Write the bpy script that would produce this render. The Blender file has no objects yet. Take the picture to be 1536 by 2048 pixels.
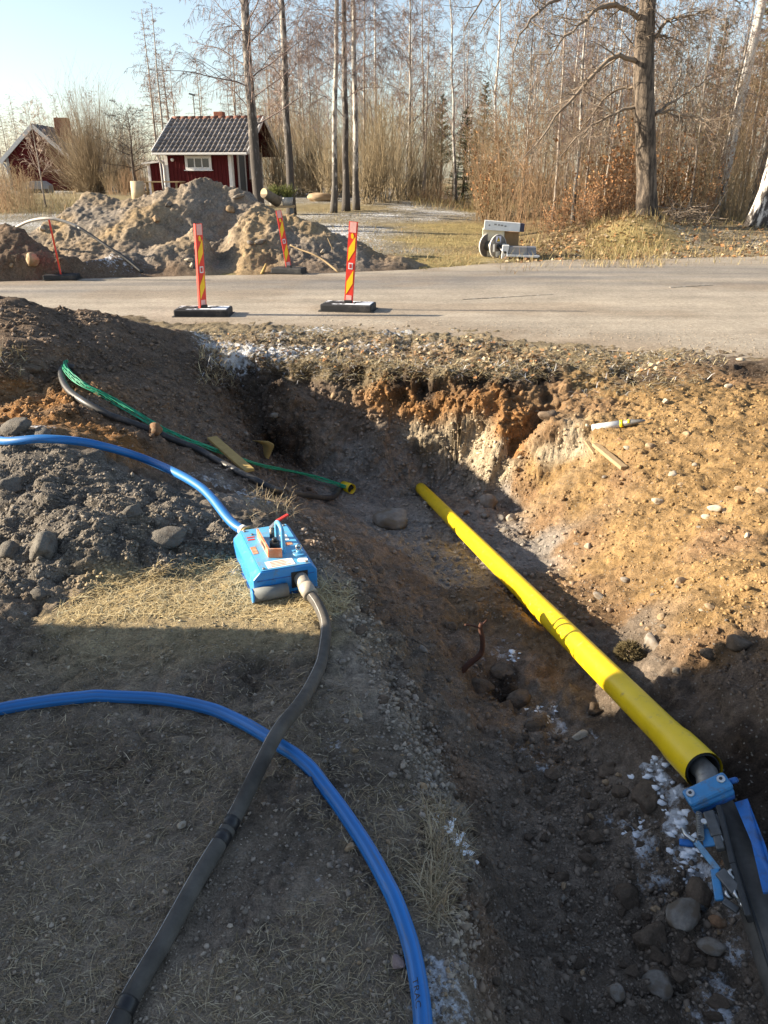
import bpy, bmesh, math, random
import numpy as np
from mathutils import Vector, Matrix, Euler, Quaternion
from mathutils.bvhtree import BVHTree
from mathutils.geometry import delaunay_2d_cdt

# ------------------------------------------------------------------ camera, sky, sun, exposure
SC = bpy.context.scene
COL = SC.collection
EYE = 1.6
PITCH = math.radians(23.7)
FPX, CXP, CYP = 1540.0, 768.0, 1024.0
cam_d = bpy.data.cameras.new('camera')
cam_d.sensor_fit = 'VERTICAL'
cam_d.sensor_height = 36.0
cam_d.lens = 36.0 * FPX / 2048.0
cam_d.clip_start = 0.05
cam_d.clip_end = 600.0
cam = bpy.data.objects.new('camera', cam_d)
cam.location = (0, 0, EYE)
cam.rotation_euler = (math.radians(90) - PITCH, 0, 0)
COL.objects.link(cam)
SC.camera = cam

SUN_EL = math.radians(20.0)
SUN_AZ = math.radians(272.0)          # clockwise from +Y: the sun stands to the left
world = bpy.data.worlds.new('World')
SC.world = world
world.use_nodes = True
wn = world.node_tree
wn.nodes.clear()
w_out = wn.nodes.new('ShaderNodeOutputWorld')
w_bg = wn.nodes.new('ShaderNodeBackground')
w_sky = wn.nodes.new('ShaderNodeTexSky')
w_sky.sky_type = 'NISHITA'
w_sky.sun_disc = False
w_sky.sun_elevation = SUN_EL
w_sky.sun_rotation = SUN_AZ
w_sky.altitude = 100
w_sky.air_density = 1.0
w_sky.dust_density = 0.8
w_sky.ozone_density = 1.7
w_bg.inputs['Strength'].default_value = 0.074
w_hs = wn.nodes.new('ShaderNodeHueSaturation')      # the camera's white balance
w_hs.inputs['Saturation'].default_value = 0.80
wn.links.new(w_sky.outputs['Color'], w_hs.inputs['Color'])
wn.links.new(w_hs.outputs['Color'], w_bg.inputs['Color'])
wn.links.new(w_bg.outputs['Background'], w_out.inputs['Surface'])

sun_d = bpy.data.lights.new('sun', 'SUN')
sun_d.energy = 5.0
sun_d.angle = math.radians(0.53)
sun_d.color = (1.0, 0.87, 0.68)
sun = bpy.data.objects.new('sun', sun_d)
sdir = Vector((math.sin(SUN_AZ) * math.cos(SUN_EL), math.cos(SUN_AZ) * math.cos(SUN_EL), math.sin(SUN_EL)))
sun.rotation_euler = sdir.to_track_quat('Z', 'Y').to_euler()
sun.location = (-20, 5, 20)
COL.objects.link(sun)

SC.view_settings.view_transform = 'Standard'
SC.view_settings.look = 'None'
SC.view_settings.exposure = 1.65
SC.view_settings.gamma = 1.0
SC.view_settings.use_curve_mapping = False
SC.cycles.max_bounces = 6
SC.cycles.diffuse_bounces = 3
SC.cycles.glossy_bounces = 3

# ------------------------------------------------------------------ helpers
RNG = np.random.default_rng(7)
random.seed(7)
CP, SP = math.cos(PITCH), math.sin(PITCH)


def P(px, py, z=None, y=None, t=None):
    """a point of the place seen in the direction (px, py): at height z, at distance y or at depth t"""
    X = (px - CXP) / FPX
    Y = (CYP - py) / FPX
    f = CP + Y * SP
    u = Y * CP - SP
    if t is None:
        t = (z - EYE) / u if z is not None else y / f
    return Vector((X * t, f * t, EYE + u * t))


def tag(o, label=None, cat=None, group=None, kind=None):
    if label: o['label'] = label
    if cat: o['category'] = cat
    if group: o['group'] = group
    if kind: o['kind'] = kind
    return o


def thing(name, label, cat, loc=(0, 0, 0), rotz=0.0, group=None):
    o = bpy.data.objects.new(name, None)
    o.empty_display_size = 0.1
    COL.objects.link(o)
    o.location = loc
    o.rotation_euler = (0, 0, rotz)
    return tag(o, label, cat, group)


def link_mesh(name, me, mat=None, parent=None):
    o = bpy.data.objects.new(name, me)
    COL.objects.link(o)
    if mat is not None:
        me.materials.append(mat)
    if parent is not None:
        o.parent = parent
    return o


def mesh_arrays(name, V, F, smooth=False):
    """mesh from arrays; F is an (n, k) array of equal sized faces"""
    V = np.asarray(V, dtype=np.float32)
    F = np.asarray(F, dtype=np.int32)
    me = bpy.data.meshes.new(name)
    n, k = F.shape
    me.vertices.add(len(V))
    me.vertices.foreach_set('co', V.ravel())
    me.loops.add(n * k)
    me.loops.foreach_set('vertex_index', F.ravel())
    me.polygons.add(n)
    me.polygons.foreach_set('loop_start', np.arange(0, n * k, k, dtype=np.int32))
    me.polygons.foreach_set('loop_total', np.full(n, k, dtype=np.int32))
    if smooth:
        me.polygons.foreach_set('use_smooth', np.ones(n, dtype=bool))
    me.update(calc_edges=True)
    return me


def vcol(me, name, arr):
    """point attribute: (n,) float or (n,3) colour"""
    arr = np.asarray(arr, dtype=np.float32)
    if arr.ndim == 1:
        a = me.attributes.new(name, 'FLOAT', 'POINT')
        a.data.foreach_set('value', arr)
    else:
        a = me.attributes.new(name, 'FLOAT_COLOR', 'POINT')
        full = np.ones((len(arr), 4), dtype=np.float32)
        full[:, :3] = arr
        a.data.foreach_set('color', full.ravel())


class MB:
    """collects shapes, links them as one mesh object"""
    def __init__(self):
        self.v, self.f, self.sm = [], [], []

    def add(self, vs, fs, smooth=False):
        b = len(self.v)
        self.v += [Vector(v) for v in vs]
        self.f += [tuple(i + b for i in f) for f in fs]
        self.sm += [smooth] * len(fs)
        return self

    def box(self, c, s, rot=None, bev=0.0):
        c = Vector(c)
        hx, hy, hz = s[0] / 2, s[1] / 2, s[2] / 2
        R = Matrix.Identity(3) if rot is None else (rot if isinstance(rot, Matrix) else Euler(rot).to_matrix())
        if bev <= 0:
            vs = [(x * hx, y * hy, z * hz) for z in (-1, 1) for y in (-1, 1) for x in (-1, 1)]
            fs = [(0, 2, 3, 1), (4, 5, 7, 6), (0, 1, 5, 4), (2, 6, 7, 3), (0, 4, 6, 2), (1, 3, 7, 5)]
            return self.add([c + R @ Vector(v) for v in vs], fs)
        bm = bmesh.new()
        bmesh.ops.create_cube(bm, size=1.0)
        for v in bm.verts:
            v.co = Vector((v.co.x * s[0], v.co.y * s[1], v.co.z * s[2]))
        bmesh.ops.bevel(bm, geom=list(bm.edges), offset=bev, segments=2, affect='EDGES', profile=0.5)
        bm.verts.index_update()
        vs = [c + R @ v.co for v in bm.verts]
        fs = [tuple(v.index for v in f.verts) for f in bm.faces]
        bm.free()
        return self.add(vs, fs)

    def bar(self, p0, p1, w, th, up=(0, 0, 1), bev=0.0):
        """a flat bar from p0 to p1, w wide, th thick along 'up'"""
        p0, p1 = Vector(p0), Vector(p1)
        d = p1 - p0
        L = d.length
        d.normalize()
        up = Vector(up)
        s = d.cross(up).normalized()
        n = s.cross(d).normalized()
        R = Matrix((s, d, n)).transposed()
        return self.box((p0 + p1) / 2, (w, L, th), R, bev)

    def tube(self, pts, rad, n=12, caps=True, smooth=True, flat=None):
        pts = [Vector(p) for p in pts]
        m = len(pts)
        if not hasattr(rad, '__len__'):
            rad = [rad] * m
        prev = None
        vs, fs = [], []
        for i, p in enumerate(pts):
            d = (pts[min(i + 1, m - 1)] - pts[max(i - 1, 0)])
            d.normalize()
            if prev is None:
                a = d.cross(Vector((0, 0, 1)))
                if a.length < 1e-3:
                    a = d.cross(Vector((1, 0, 0)))
            else:
                a = prev - d * prev.dot(d)
            a.normalize()
            b = a.cross(d)
            prev = a
            for k in range(n):
                th = 2 * math.pi * k / n
                vs.append(p + (a * math.cos(th) + b * math.sin(th)) * rad[i])
        for i in range(m - 1):
            for k in range(n):
                q = (k + 1) % n
                fs.append((i * n + k, i * n + q, (i + 1) * n + q, (i + 1) * n + k))
        self.add(vs, fs, smooth)
        if caps:
            b = len(self.v) - len(vs)
            self.f.append(tuple(b + k for k in range(n))[::-1]); self.sm.append(False)
            self.f.append(tuple(b + (m - 1) * n + k for k in range(n))); self.sm.append(False)
        return self

    def cyl(self, p0, p1, r0, r1=None, n=16, caps=True):
        return self.tube([p0, p1], [r0, r0 if r1 is None else r1], n, caps)

    def ring(self, p0, p1, ro, ri, n=20):
        """open pipe wall from p0 to p1"""
        p0, p1 = Vector(p0), Vector(p1)
        d = (p1 - p0).normalized()
        a = d.cross(Vector((0, 0, 1)))
        if a.length < 1e-3: a = Vector((1, 0, 0))
        a.normalize(); b = a.cross(d)
        vs, fs = [], []
        for k in range(n):
            th = 2 * math.pi * k / n
            e = a * math.cos(th) + b * math.sin(th)
            vs += [p0 + e * ro, p1 + e * ro, p1 + e * ri, p0 + e * ri]
        for k in range(n):
            q = (k + 1) % n
            for j in range(4):
                fs.append((k * 4 + j, q * 4 + j, q * 4 + (j + 1) % 4, k * 4 + (j + 1) % 4))
        return self.add(vs, fs, True)

    def prism(self, poly, y0, y1, M=None):
        """polygon in x,z extruded along y"""
        n = len(poly)
        vs = [Vector((x, y0, z)) for x, z in poly] + [Vector((x, y1, z)) for x, z in poly]
        fs = [tuple(range(n)), tuple(range(n, 2 * n))[::-1]]
        fs += [(i, n + i, n + (i + 1) % n, (i + 1) % n) for i in range(n)]
        if M is not None:
            vs = [M @ v for v in vs]
        return self.add(vs, fs)

    def build(self, name, mat, parent=None, at=None):
        """at: world point that becomes the object's origin; with a parent, world coords are taken into its space when at is 'world'"""
        vs = self.v
        if at == 'world' and parent is not None:
            Mi = (Matrix.Translation(parent.location) @ parent.rotation_euler.to_matrix().to_4x4()).inverted()
            vs = [Mi @ v for v in vs]
            at = None
        me = bpy.data.meshes.new(name)
        off = Vector(at) if at is not None else Vector((0, 0, 0))
        me.from_pydata([tuple(v - off) for v in vs], [], self.f)
        me.polygons.foreach_set('use_smooth', np.array(self.sm, dtype=bool))
        bm = bmesh.new(); bm.from_mesh(me)
        bmesh.ops.recalc_face_normals(bm, faces=list(bm.faces))
        bm.to_mesh(me); bm.free()
        me.update()
        o = link_mesh(name, me, mat, parent)
        if at is not None:
            o.location = off
        return o


def spline(pts, n):
    """Catmull-Rom through pts, n samples"""
    pts = [Vector(p) for p in pts]
    if len(pts) == 2:
        return [pts[0].lerp(pts[1], i / (n - 1)) for i in range(n)]
    Q = [pts[0] * 2 - pts[1]] + pts + [pts[-1] * 2 - pts[-2]]
    out = []
    m = len(pts) - 1
    for i in range(n):
        s = i / (n - 1) * m
        k = min(int(s), m - 1)
        t = s - k
        a, b, c, d = Q[k], Q[k + 1], Q[k + 2], Q[k + 3]
        out.append(0.5 * ((2 * b) + (c - a) * t + (2 * a - 5 * b + 4 * c - d) * t * t + (3 * b - a - 3 * c + d) * t ** 3))
    return out


# ---- noise in numpy
def _hash(ix, iy, iz, s):
    h = (ix.astype(np.int64) * 374761393 + iy.astype(np.int64) * 668265263 + iz.astype(np.int64) * 2147483647 + s * 974634777) & 0xFFFFFFFF
    h = ((h ^ (h >> 13)) * 1274126177) & 0xFFFFFFFF
    h = ((h ^ (h >> 16)) * 2246822519) & 0xFFFFFFFF
    return ((h ^ (h >> 15)) & 0xFFFFFF).astype(np.float32) / 0xFFFFFF


def vnoise(p, s=0):
    """value noise -1..1 of (n,3) points"""
    i = np.floor(p)
    f = (p - i).astype(np.float32)
    f = f * f * f * (f * (f * 6 - 15) + 10)
    i = i.astype(np.int64)
    out = np.zeros(len(p), np.float32)
    for dx in (0, 1):
        wx = f[:, 0] if dx else 1 - f[:, 0]
        for dy in (0, 1):
            wy = f[:, 1] if dy else 1 - f[:, 1]
            for dz in (0, 1):
                wz = f[:, 2] if dz else 1 - f[:, 2]
                out += wx * wy * wz * _hash(i[:, 0] + dx, i[:, 1] + dy, i[:, 2] + dz, s)
    return out * 2 - 1


def fbm(p, freq, oct=4, gain=0.5, s=0):
    out = np.zeros(len(p), np.float32)
    a, tot = 1.0, 0.0
    for o in range(oct):
        out += a * vnoise(p * freq + 17.3 * o, s + o)
        tot += a
        a *= gain
        freq *= 2.03
    return out / tot


def clods(p, freq, s=0):
    """rounded lumps: 1 in a lump's middle, 0 between lumps; each lump its own size"""
    q = p * freq
    i = np.floor(q).astype(np.int64)
    best = np.zeros(len(p), np.float32)
    for dx in (-1, 0, 1):
        for dy in (-1, 0, 1):
            for dz in (-1, 0, 1):
                c = i + np.array([dx, dy, dz])
                ox = _hash(c[:, 0], c[:, 1], c[:, 2], s + 1)
                oy = _hash(c[:, 0], c[:, 1], c[:, 2], s + 2)
                oz = _hash(c[:, 0], c[:, 1], c[:, 2], s + 3)
                r = 0.25 + 0.55 * _hash(c[:, 0], c[:, 1], c[:, 2], s + 4) ** 2
                d2 = (q[:, 0] - c[:, 0] - ox) ** 2 + (q[:, 1] - c[:, 1] - oy) ** 2 + (q[:, 2] - c[:, 2] - oz) ** 2
                h = np.sqrt(np.maximum(r * r - d2, 0)).astype(np.float32)
                best = np.maximum(best, h)
    return best


# ------------------------------------------------------------------ materials
def nodes_of(name):
    m = bpy.data.materials.new(name)
    m.use_nodes = True
    nt = m.node_tree
    return m, nt, nt.nodes['Principled BSDF']


def mat_plain(name, rgb, rough=0.6, metal=0.0, var=0.15, scale=30.0, bump=0.0, spec=0.5, dirt=None, dirt_amt=0.5, dirt_scale=6.0):
    m, nt, b = nodes_of(name)
    N, L = nt.nodes, nt.links
    tc = N.new('ShaderNodeTexCoord')
    nz = N.new('ShaderNodeTexNoise'); nz.inputs['Scale'].default_value = scale; nz.inputs['Detail'].default_value = 5
    L.new(tc.outputs['Object'], nz.inputs['Vector'])
    rp = N.new('ShaderNodeValToRGB')
    rp.color_ramp.elements[0].position = 0.3; rp.color_ramp.elements[1].position = 0.7
    rp.color_ramp.elements[0].color = [c * (1 - var) for c in rgb] + [1]
    rp.color_ramp.elements[1].color = [min(1, c * (1 + var)) for c in rgb] + [1]
    L.new(nz.outputs['Fac'], rp.inputs['Fac'])
    src = rp.outputs['Color']
    if dirt is not None:
        n2 = N.new('ShaderNodeTexNoise'); n2.inputs['Scale'].default_value = dirt_scale; n2.inputs['Detail'].default_value = 8
        n2.inputs['Roughness'].default_value = 0.7
        L.new(tc.outputs['Object'], n2.inputs['Vector'])
        mr = N.new('ShaderNodeMapRange'); mr.inputs['From Min'].default_value = 0.62 - 0.3 * dirt_amt; mr.inputs['From Max'].default_value = 0.72
        L.new(n2.outputs['Fac'], mr.inputs['Value'])
        mx = N.new('ShaderNodeMix'); mx.data_type = 'RGBA'
        L.new(mr.outputs['Result'], mx.inputs['Factor'])
        L.new(src, mx.inputs['A']); mx.inputs['B'].default_value = list(dirt) + [1]
        src = mx.outputs['Result']
    L.new(src, b.inputs['Base Color'])
    b.inputs['Roughness'].default_value = rough
    b.inputs['Metallic'].default_value = metal
    b.inputs['Specular IOR Level'].default_value = spec
    if bump > 0:
        bp = N.new('ShaderNodeBump'); bp.inputs['Strength'].default_value = bump; bp.inputs['Distance'].default_value = 0.01
        L.new(nz.outputs['Fac'], bp.inputs['Height'])
        L.new(bp.outputs['Normal'], b.inputs['Normal'])
    return m


def mat_soil(name, grain=1.0, bump=1.0, frost_col=(0.80, 0.83, 0.88)):
    """soil: tint from the point colour 'tint', frost from 'frost', grain and grit by noise"""
    m, nt, b = nodes_of(name)
    N, L = nt.nodes, nt.links
    geo = N.new('ShaderNodeNewGeometry')
    at = N.new('ShaderNodeAttribute'); at.attribute_name = 'tint'
    fr = N.new('ShaderNodeAttribute'); fr.attribute_name = 'frost'

    def noise(scale, det=4, rough=0.6):
        n = N.new('ShaderNodeTexNoise'); n.inputs['Scale'].default_value = scale
        n.inputs['Detail'].default_value = det; n.inputs['Roughness'].default_value = rough
        L.new(geo.outputs['Position'], n.inputs['Vector'])
        return n

    def maprange(src, a, c, lo, hi):
        r = N.new('ShaderNodeMapRange')
        r.inputs['From Min'].default_value = a; r.inputs['From Max'].default_value = c
        r.inputs['To Min'].default_value = lo; r.inputs['To Max'].default_value = hi
        L.new(src, r.inputs['Value'])
        return r.outputs['Result']

    def mul(a, c):
        k = N.new('ShaderNodeMath'); k.operation = 'MULTIPLY'
        L.new(a, k.inputs[0])
        if isinstance(c, float): k.inputs[1].default_value = c
        else: L.new(c, k.inputs[1])
        return k.outputs[0]

    def addn(a, c):
        k = N.new('ShaderNodeMath'); k.operation = 'ADD'
        L.new(a, k.inputs[0]); L.new(c, k.inputs[1])
        return k.outputs[0]
    big = noise(3.0, 6)
    mid = noise(26.0, 6, 0.7)
    fine = noise(170.0, 4, 0.7)
    v = mul(maprange(big.outputs['Fac'], 0.3, 0.7, 0.78, 1.22), maprange(mid.outputs['Fac'], 0.3, 0.7, 0.58, 1.42))
    v = mul(v, maprange(fine.outputs['Fac'], 0.3, 0.7, 0.62, 1.38))
    mx = N.new('ShaderNodeMix'); mx.data_type = 'RGBA'; mx.blend_type = 'MULTIPLY'; mx.inputs['Factor'].default_value = 1
    L.new(at.outputs['Color'], mx.inputs['A'])
    cb = N.new('ShaderNodeCombineColor')
    for i in range(3): L.new(v, cb.inputs[i])
    L.new(cb.outputs['Color'], mx.inputs['B'])
    # pale grit: single grains lighter than the soil
    vo = N.new('ShaderNodeTexVoronoi'); vo.inputs['Scale'].default_value = 90.0
    L.new(geo.outputs['Position'], vo.inputs['Vector'])
    gsep = N.new('ShaderNodeSeparateColor'); L.new(vo.outputs['Color'], gsep.inputs['Color'])
    g1 = maprange(gsep.outputs['Red'], 0.86, 0.88, 0.0, 1.0)
    g2 = maprange(vo.outputs['Distance'], 0.30, 0.42, 0.75 * grain, 0.0)
    gm = mul(g1, g2)
    mg = N.new('ShaderNodeMix'); mg.data_type = 'RGBA'
    L.new(gm, mg.inputs['Factor']); L.new(mx.outputs['Result'], mg.inputs['A']); mg.inputs['B'].default_value = (0.30, 0.27, 0.23, 1)
    # frost in patches
    fz = noise(20.0, 7, 0.72)
    fsum = addn(fr.outputs['Fac'], maprange(fz.outputs['Fac'], 0.25, 0.75, -0.65, 0.65))
    fm = maprange(fsum, 0.42, 0.78, 0.0, 0.88)
    mf = N.new('ShaderNodeMix'); mf.data_type = 'RGBA'
    L.new(fm, mf.inputs['Factor']); L.new(mg.outputs['Result'], mf.inputs['A']); mf.inputs['B'].default_value = list(frost_col) + [1]
    L.new(mf.outputs['Result'], b.inputs['Base Color'])
    b.inputs['Roughness'].default_value = 0.95
    b.inputs['Specular IOR Level'].default_value = 0.15
    b1 = N.new('ShaderNodeBump'); b1.inputs['Strength'].default_value = 0.9 * bump; b1.inputs['Distance'].default_value = 0.03
    L.new(mid.outputs['Fac'], b1.inputs['Height'])
    b2 = N.new('ShaderNodeBump'); b2.inputs['Strength'].default_value = 0.9 * bump; b2.inputs['Distance'].default_value = 0.008
    L.new(fine.outputs['Fac'], b2.inputs['Height']); L.new(b1.outputs['Normal'], b2.inputs['Normal'])
    b3 = N.new('ShaderNodeBump'); b3.inputs['Strength'].default_value = 0.8 * bump; b3.inputs['Distance'].default_value = 0.004
    L.new(gm, b3.inputs['Height']); L.new(b2.outputs['Normal'], b3.inputs['Normal'])
    L.new(b3.outputs['Normal'], b.inputs['Normal'])
    return m


def mat_tinted(name, rough=0.9, var=0.25, scale=60.0, bump=0.4, rgb=None, two=None, two_thr=(0.45, 0.6), vec='Object', stretch=None, spec=0.2, per_object=0.0):
    """a mottled material: rgb, with patches of 'two'"""
    m, nt, b = nodes_of(name)
    N, L = nt.nodes, nt.links
    tc = N.new('ShaderNodeTexCoord')
    src = tc.outputs[vec]
    if stretch:
        mp = N.new('ShaderNodeMapping'); mp.inputs['Scale'].default_value = stretch
        L.new(src, mp.inputs['Vector']); src = mp.outputs['Vector']
    nz = N.new('ShaderNodeTexNoise'); nz.inputs['Scale'].default_value = scale; nz.inputs['Detail'].default_value = 7; nz.inputs['Roughness'].default_value = 0.7
    L.new(src, nz.inputs['Vector'])
    rp = N.new('ShaderNodeValToRGB')
    e = rp.color_ramp.elements
    e[0].position = 0.28; e[1].position = 0.72
    e[0].color = [c * (1 - var) for c in rgb] + [1]; e[1].color = [min(1, c * (1 + var)) for c in rgb] + [1]
    L.new(nz.outputs['Fac'], rp.inputs['Fac'])
    col = rp.outputs['Color']
    if two is not None:
        n2 = N.new('ShaderNodeTexNoise'); n2.inputs['Scale'].default_value = scale * 0.35; n2.inputs['Detail'].default_value = 5
        L.new(src, n2.inputs['Vector'])
        mr = N.new('ShaderNodeMapRange'); mr.inputs['From Min'].default_value = two_thr[0]; mr.inputs['From Max'].default_value = two_thr[1]
        L.new(n2.outputs['Fac'], mr.inputs['Value'])
        mx = N.new('ShaderNodeMix'); mx.data_type = 'RGBA'
        L.new(mr.outputs['Result'], mx.inputs['Factor']); L.new(col, mx.inputs['A']); mx.inputs['B'].default_value = list(two) + [1]
        col = mx.outputs['Result']
    if per_object:
        oi = N.new('ShaderNodeObjectInfo')
        mr2 = N.new('ShaderNodeMapRange'); mr2.inputs['To Min'].default_value = 1 - per_object; mr2.inputs['To Max'].default_value = 1 + per_object
        L.new(oi.outputs['Random'], mr2.inputs['Value'])
        hs = N.new('ShaderNodeHueSaturation'); L.new(mr2.outputs['Result'], hs.inputs['Value']); L.new(col, hs.inputs['Color'])
        col = hs.outputs['Color']
    L.new(col, b.inputs['Base Color'])
    b.inputs['Roughness'].default_value = rough
    b.inputs['Specular IOR Level'].default_value = spec
    if bump:
        bp = N.new('ShaderNodeBump'); bp.inputs['Strength'].default_value = bump; bp.inputs['Distance'].default_value = 0.01
        L.new(nz.outputs['Fac'], bp.inputs['Height']); L.new(bp.outputs['Normal'], b.inputs['Normal'])
    return m


def mat_attr(name, rough=0.85, spec=0.2):
    """colour straight from the point colour 'tint' (straw, leaves, pebbles: each piece its own colour)"""
    m, nt, b = nodes_of(name)
    N, L = nt.nodes, nt.links
    at = N.new('ShaderNodeAttribute'); at.attribute_name = 'tint'
    L.new(at.outputs['Color'], b.inputs['Base Color'])
    b.inputs['Roughness'].default_value = rough
    b.inputs['Specular IOR Level'].default_value = spec
    return m
# ------------------------------------------------------------------ the ground: one height field near the pit, one far
# axis of the yellow pipe, needed for the trough it lies over
PA, PB0 = P(1408, 1542, t=2.36), P(841, 976, t=7.3)
PB2, PB1 = PA.lerp(PB0, .33), PA.lerp(PB0, .66)
TINT = {
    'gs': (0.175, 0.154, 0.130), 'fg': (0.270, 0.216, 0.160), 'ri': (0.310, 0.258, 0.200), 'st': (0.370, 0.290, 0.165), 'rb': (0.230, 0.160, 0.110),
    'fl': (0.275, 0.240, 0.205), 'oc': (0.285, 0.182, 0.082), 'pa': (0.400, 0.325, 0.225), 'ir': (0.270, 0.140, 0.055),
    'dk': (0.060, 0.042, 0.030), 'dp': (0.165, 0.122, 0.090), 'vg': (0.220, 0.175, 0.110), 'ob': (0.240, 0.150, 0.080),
    'gd': (0.190, 0.150, 0.114), 'gr': (0.200, 0.165, 0.085), 'gh': (0.185, 0.155, 0.130),
}
AMP = {'ri': .014, 'gs': .036, 'fg': .009, 'st': .008, 'rb': .032, 'fl': .024, 'oc': .036, 'pa': .035, 'ir': .045, 'dk': .045,
       'dp': .032, 'vg': .018, 'ob': .036, 'gd': .030, 'gr': .02, 'gh': .05}
# (px, py, height, soil)
CTRL = [
 # trampled ground the camera stands on
 (0,2048,0,'fg'),(300,2048,0,'fg'),(600,2048,0,'fg'),(860,2048,-.01,'fg'),(0,1700,0,'fg'),(400,1700,0,'fg'),(700,1700,0,'fg'),
 (0,1420,0,'fg'),(300,1400,0,'fg'),(550,1400,0,'fg'),(0,1260,.02,'gd'),(200,1230,0,'st'),(420,1215,0,'st'),(480,1240,0,'st'),(620,1245,0,'st'),
 # upper edge of the pit on the camera's side
 (560,1000,-.10,'dp'),(610,1060,-.05,'dp'),(655,1140,-.01,'ri'),(690,1220,-.01,'ri'),(730,1330,-.02,'ri'),(790,1450,-.02,'ri'),
 (840,1560,-.02,'ri'),(885,1640,-.03,'ri'),(900,1700,-.03,'ri'),(875,1790,-.02,'fg'),(900,1900,-.02,'fg'),(950,2048,-.05,'fg'),
 # slope below that edge
 (640,1050,-.2,'rb'),(700,1080,-.25,'rb'),(760,1100,-.45,'rb'),(800,1200,-.32,'rb'),(880,1180,-.5,'rb'),(900,1290,-.33,'rb'),
 (940,1420,-.31,'rb'),(960,1600,-.28,'gd'),(980,1800,-.26,'gd'),(1010,2000,-.2,'gd'),
 # pit bottom
 (1200,1600,-.36,'gd'),(1050,1650,-.36,'gd'),(1200,1900,-.37,'gd'),(1350,2040,-.37,'gd'),(1130,2040,-.34,'gd'),(1500,2000,-.36,'gd'),
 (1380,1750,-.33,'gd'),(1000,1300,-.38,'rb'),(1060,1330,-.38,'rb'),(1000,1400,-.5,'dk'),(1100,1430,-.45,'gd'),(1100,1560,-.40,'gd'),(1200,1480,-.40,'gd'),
 (700,1010,-1.05,'fl'),(760,1060,-.9,'fl'),(850,1100,-.8,'fl'),(900,1180,-.62,'fl'),(960,1000,-1.08,'fl'),(1030,1020,-1.03,'fl'),
 (1080,1100,-.80,'fl'),(1160,1170,-.56,'ob'),(1240,1230,-.43,'ob'),(1260,1290,-.36,'gd'),(860,985,-1.15,'fl'),
 # bank on the right
 (1450,1420,-.05,'dp'),(1536,1400,.05,'dp'),(1536,1300,.05,'ob'),(1400,1300,-.08,'ob'),(1380,1420,-.2,'dp'),
 (1130,930,-.6,'oc'),(1100,850,-.3,'ob'),(1200,850,-.25,'oc'),(1300,930,-.3,'oc'),(1250,1050,-.42,'oc'),(1400,1050,-.2,'oc'),(1536,1050,-.05,'oc'),
 (1400,1150,-.1,'oc'),(1400,1240,-.09,'oc'),(1536,1150,0,'oc'),(1400,850,-.15,'oc'),(1536,900,-.08,'oc'),(1536,800,-.06,'oc'),(1300,720,-.02,'vg'),
 (1300,790,-.1,'oc'),(1150,722,-.02,'vg'),(1150,790,-.2,'ob'),(1450,720,0,'dp'),(1536,725,0,'dp'),
 # far wall of the pit
 (1000,738,-.04,'vg'),(1000,790,-.2,'ir'),(1000,850,-.4,'ir'),(1000,930,-.75,'pa'),(1000,980,-.97,'fl'),
 (900,742,-.04,'vg'),(900,790,-.25,'ir'),(900,870,-.6,'pa'),(900,950,-.98,'fl'),
 (760,730,-.06,'vg'),(760,790,-.3,'ir'),(760,870,-.62,'gd'),(760,950,-.95,'fl'),(760,1000,-1.12,'fl'),
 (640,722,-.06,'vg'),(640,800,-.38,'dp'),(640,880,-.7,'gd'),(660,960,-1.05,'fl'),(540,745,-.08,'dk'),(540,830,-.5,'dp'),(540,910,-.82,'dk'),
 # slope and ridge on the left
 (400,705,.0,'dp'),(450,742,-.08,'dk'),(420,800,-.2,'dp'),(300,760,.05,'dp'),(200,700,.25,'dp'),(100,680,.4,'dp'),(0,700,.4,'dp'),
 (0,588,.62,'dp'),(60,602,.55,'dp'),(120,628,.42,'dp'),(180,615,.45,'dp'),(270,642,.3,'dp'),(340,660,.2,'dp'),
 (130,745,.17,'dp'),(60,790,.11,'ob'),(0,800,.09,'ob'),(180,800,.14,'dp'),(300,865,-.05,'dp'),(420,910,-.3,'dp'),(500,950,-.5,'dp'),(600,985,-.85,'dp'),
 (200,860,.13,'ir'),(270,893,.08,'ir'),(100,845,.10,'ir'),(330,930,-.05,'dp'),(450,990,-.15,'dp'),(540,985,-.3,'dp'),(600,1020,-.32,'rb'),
 # grey sand heap
 (0,860,.24,'gs'),(60,885,.29,'gs'),(110,895,.28,'gs'),(200,930,.2,'gs'),(330,980,.12,'gs'),(450,1040,.05,'gs'),(500,1085,0,'gs'),(100,1000,.17,'gs'),(170,1030,.20,'gs'),(230,1080,.14,'gs'),
 (330,1100,.08,'gs'),(430,1115,.01,'gs'),(0,1000,.14,'gs'),(0,1120,.07,'gs'),(100,1150,.05,'gs'),(150,1205,.01,'gd'),(250,1165,.01,'st'),(400,1145,0,'st'),
 # verge
 (400,652,-.005,'vg'),(650,654,-.01,'vg'),(900,664,-.012,'vg'),(1100,690,-.012,'vg'),(1300,706,-.012,'vg'),(1536,722,-.012,'vg'),
]
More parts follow.
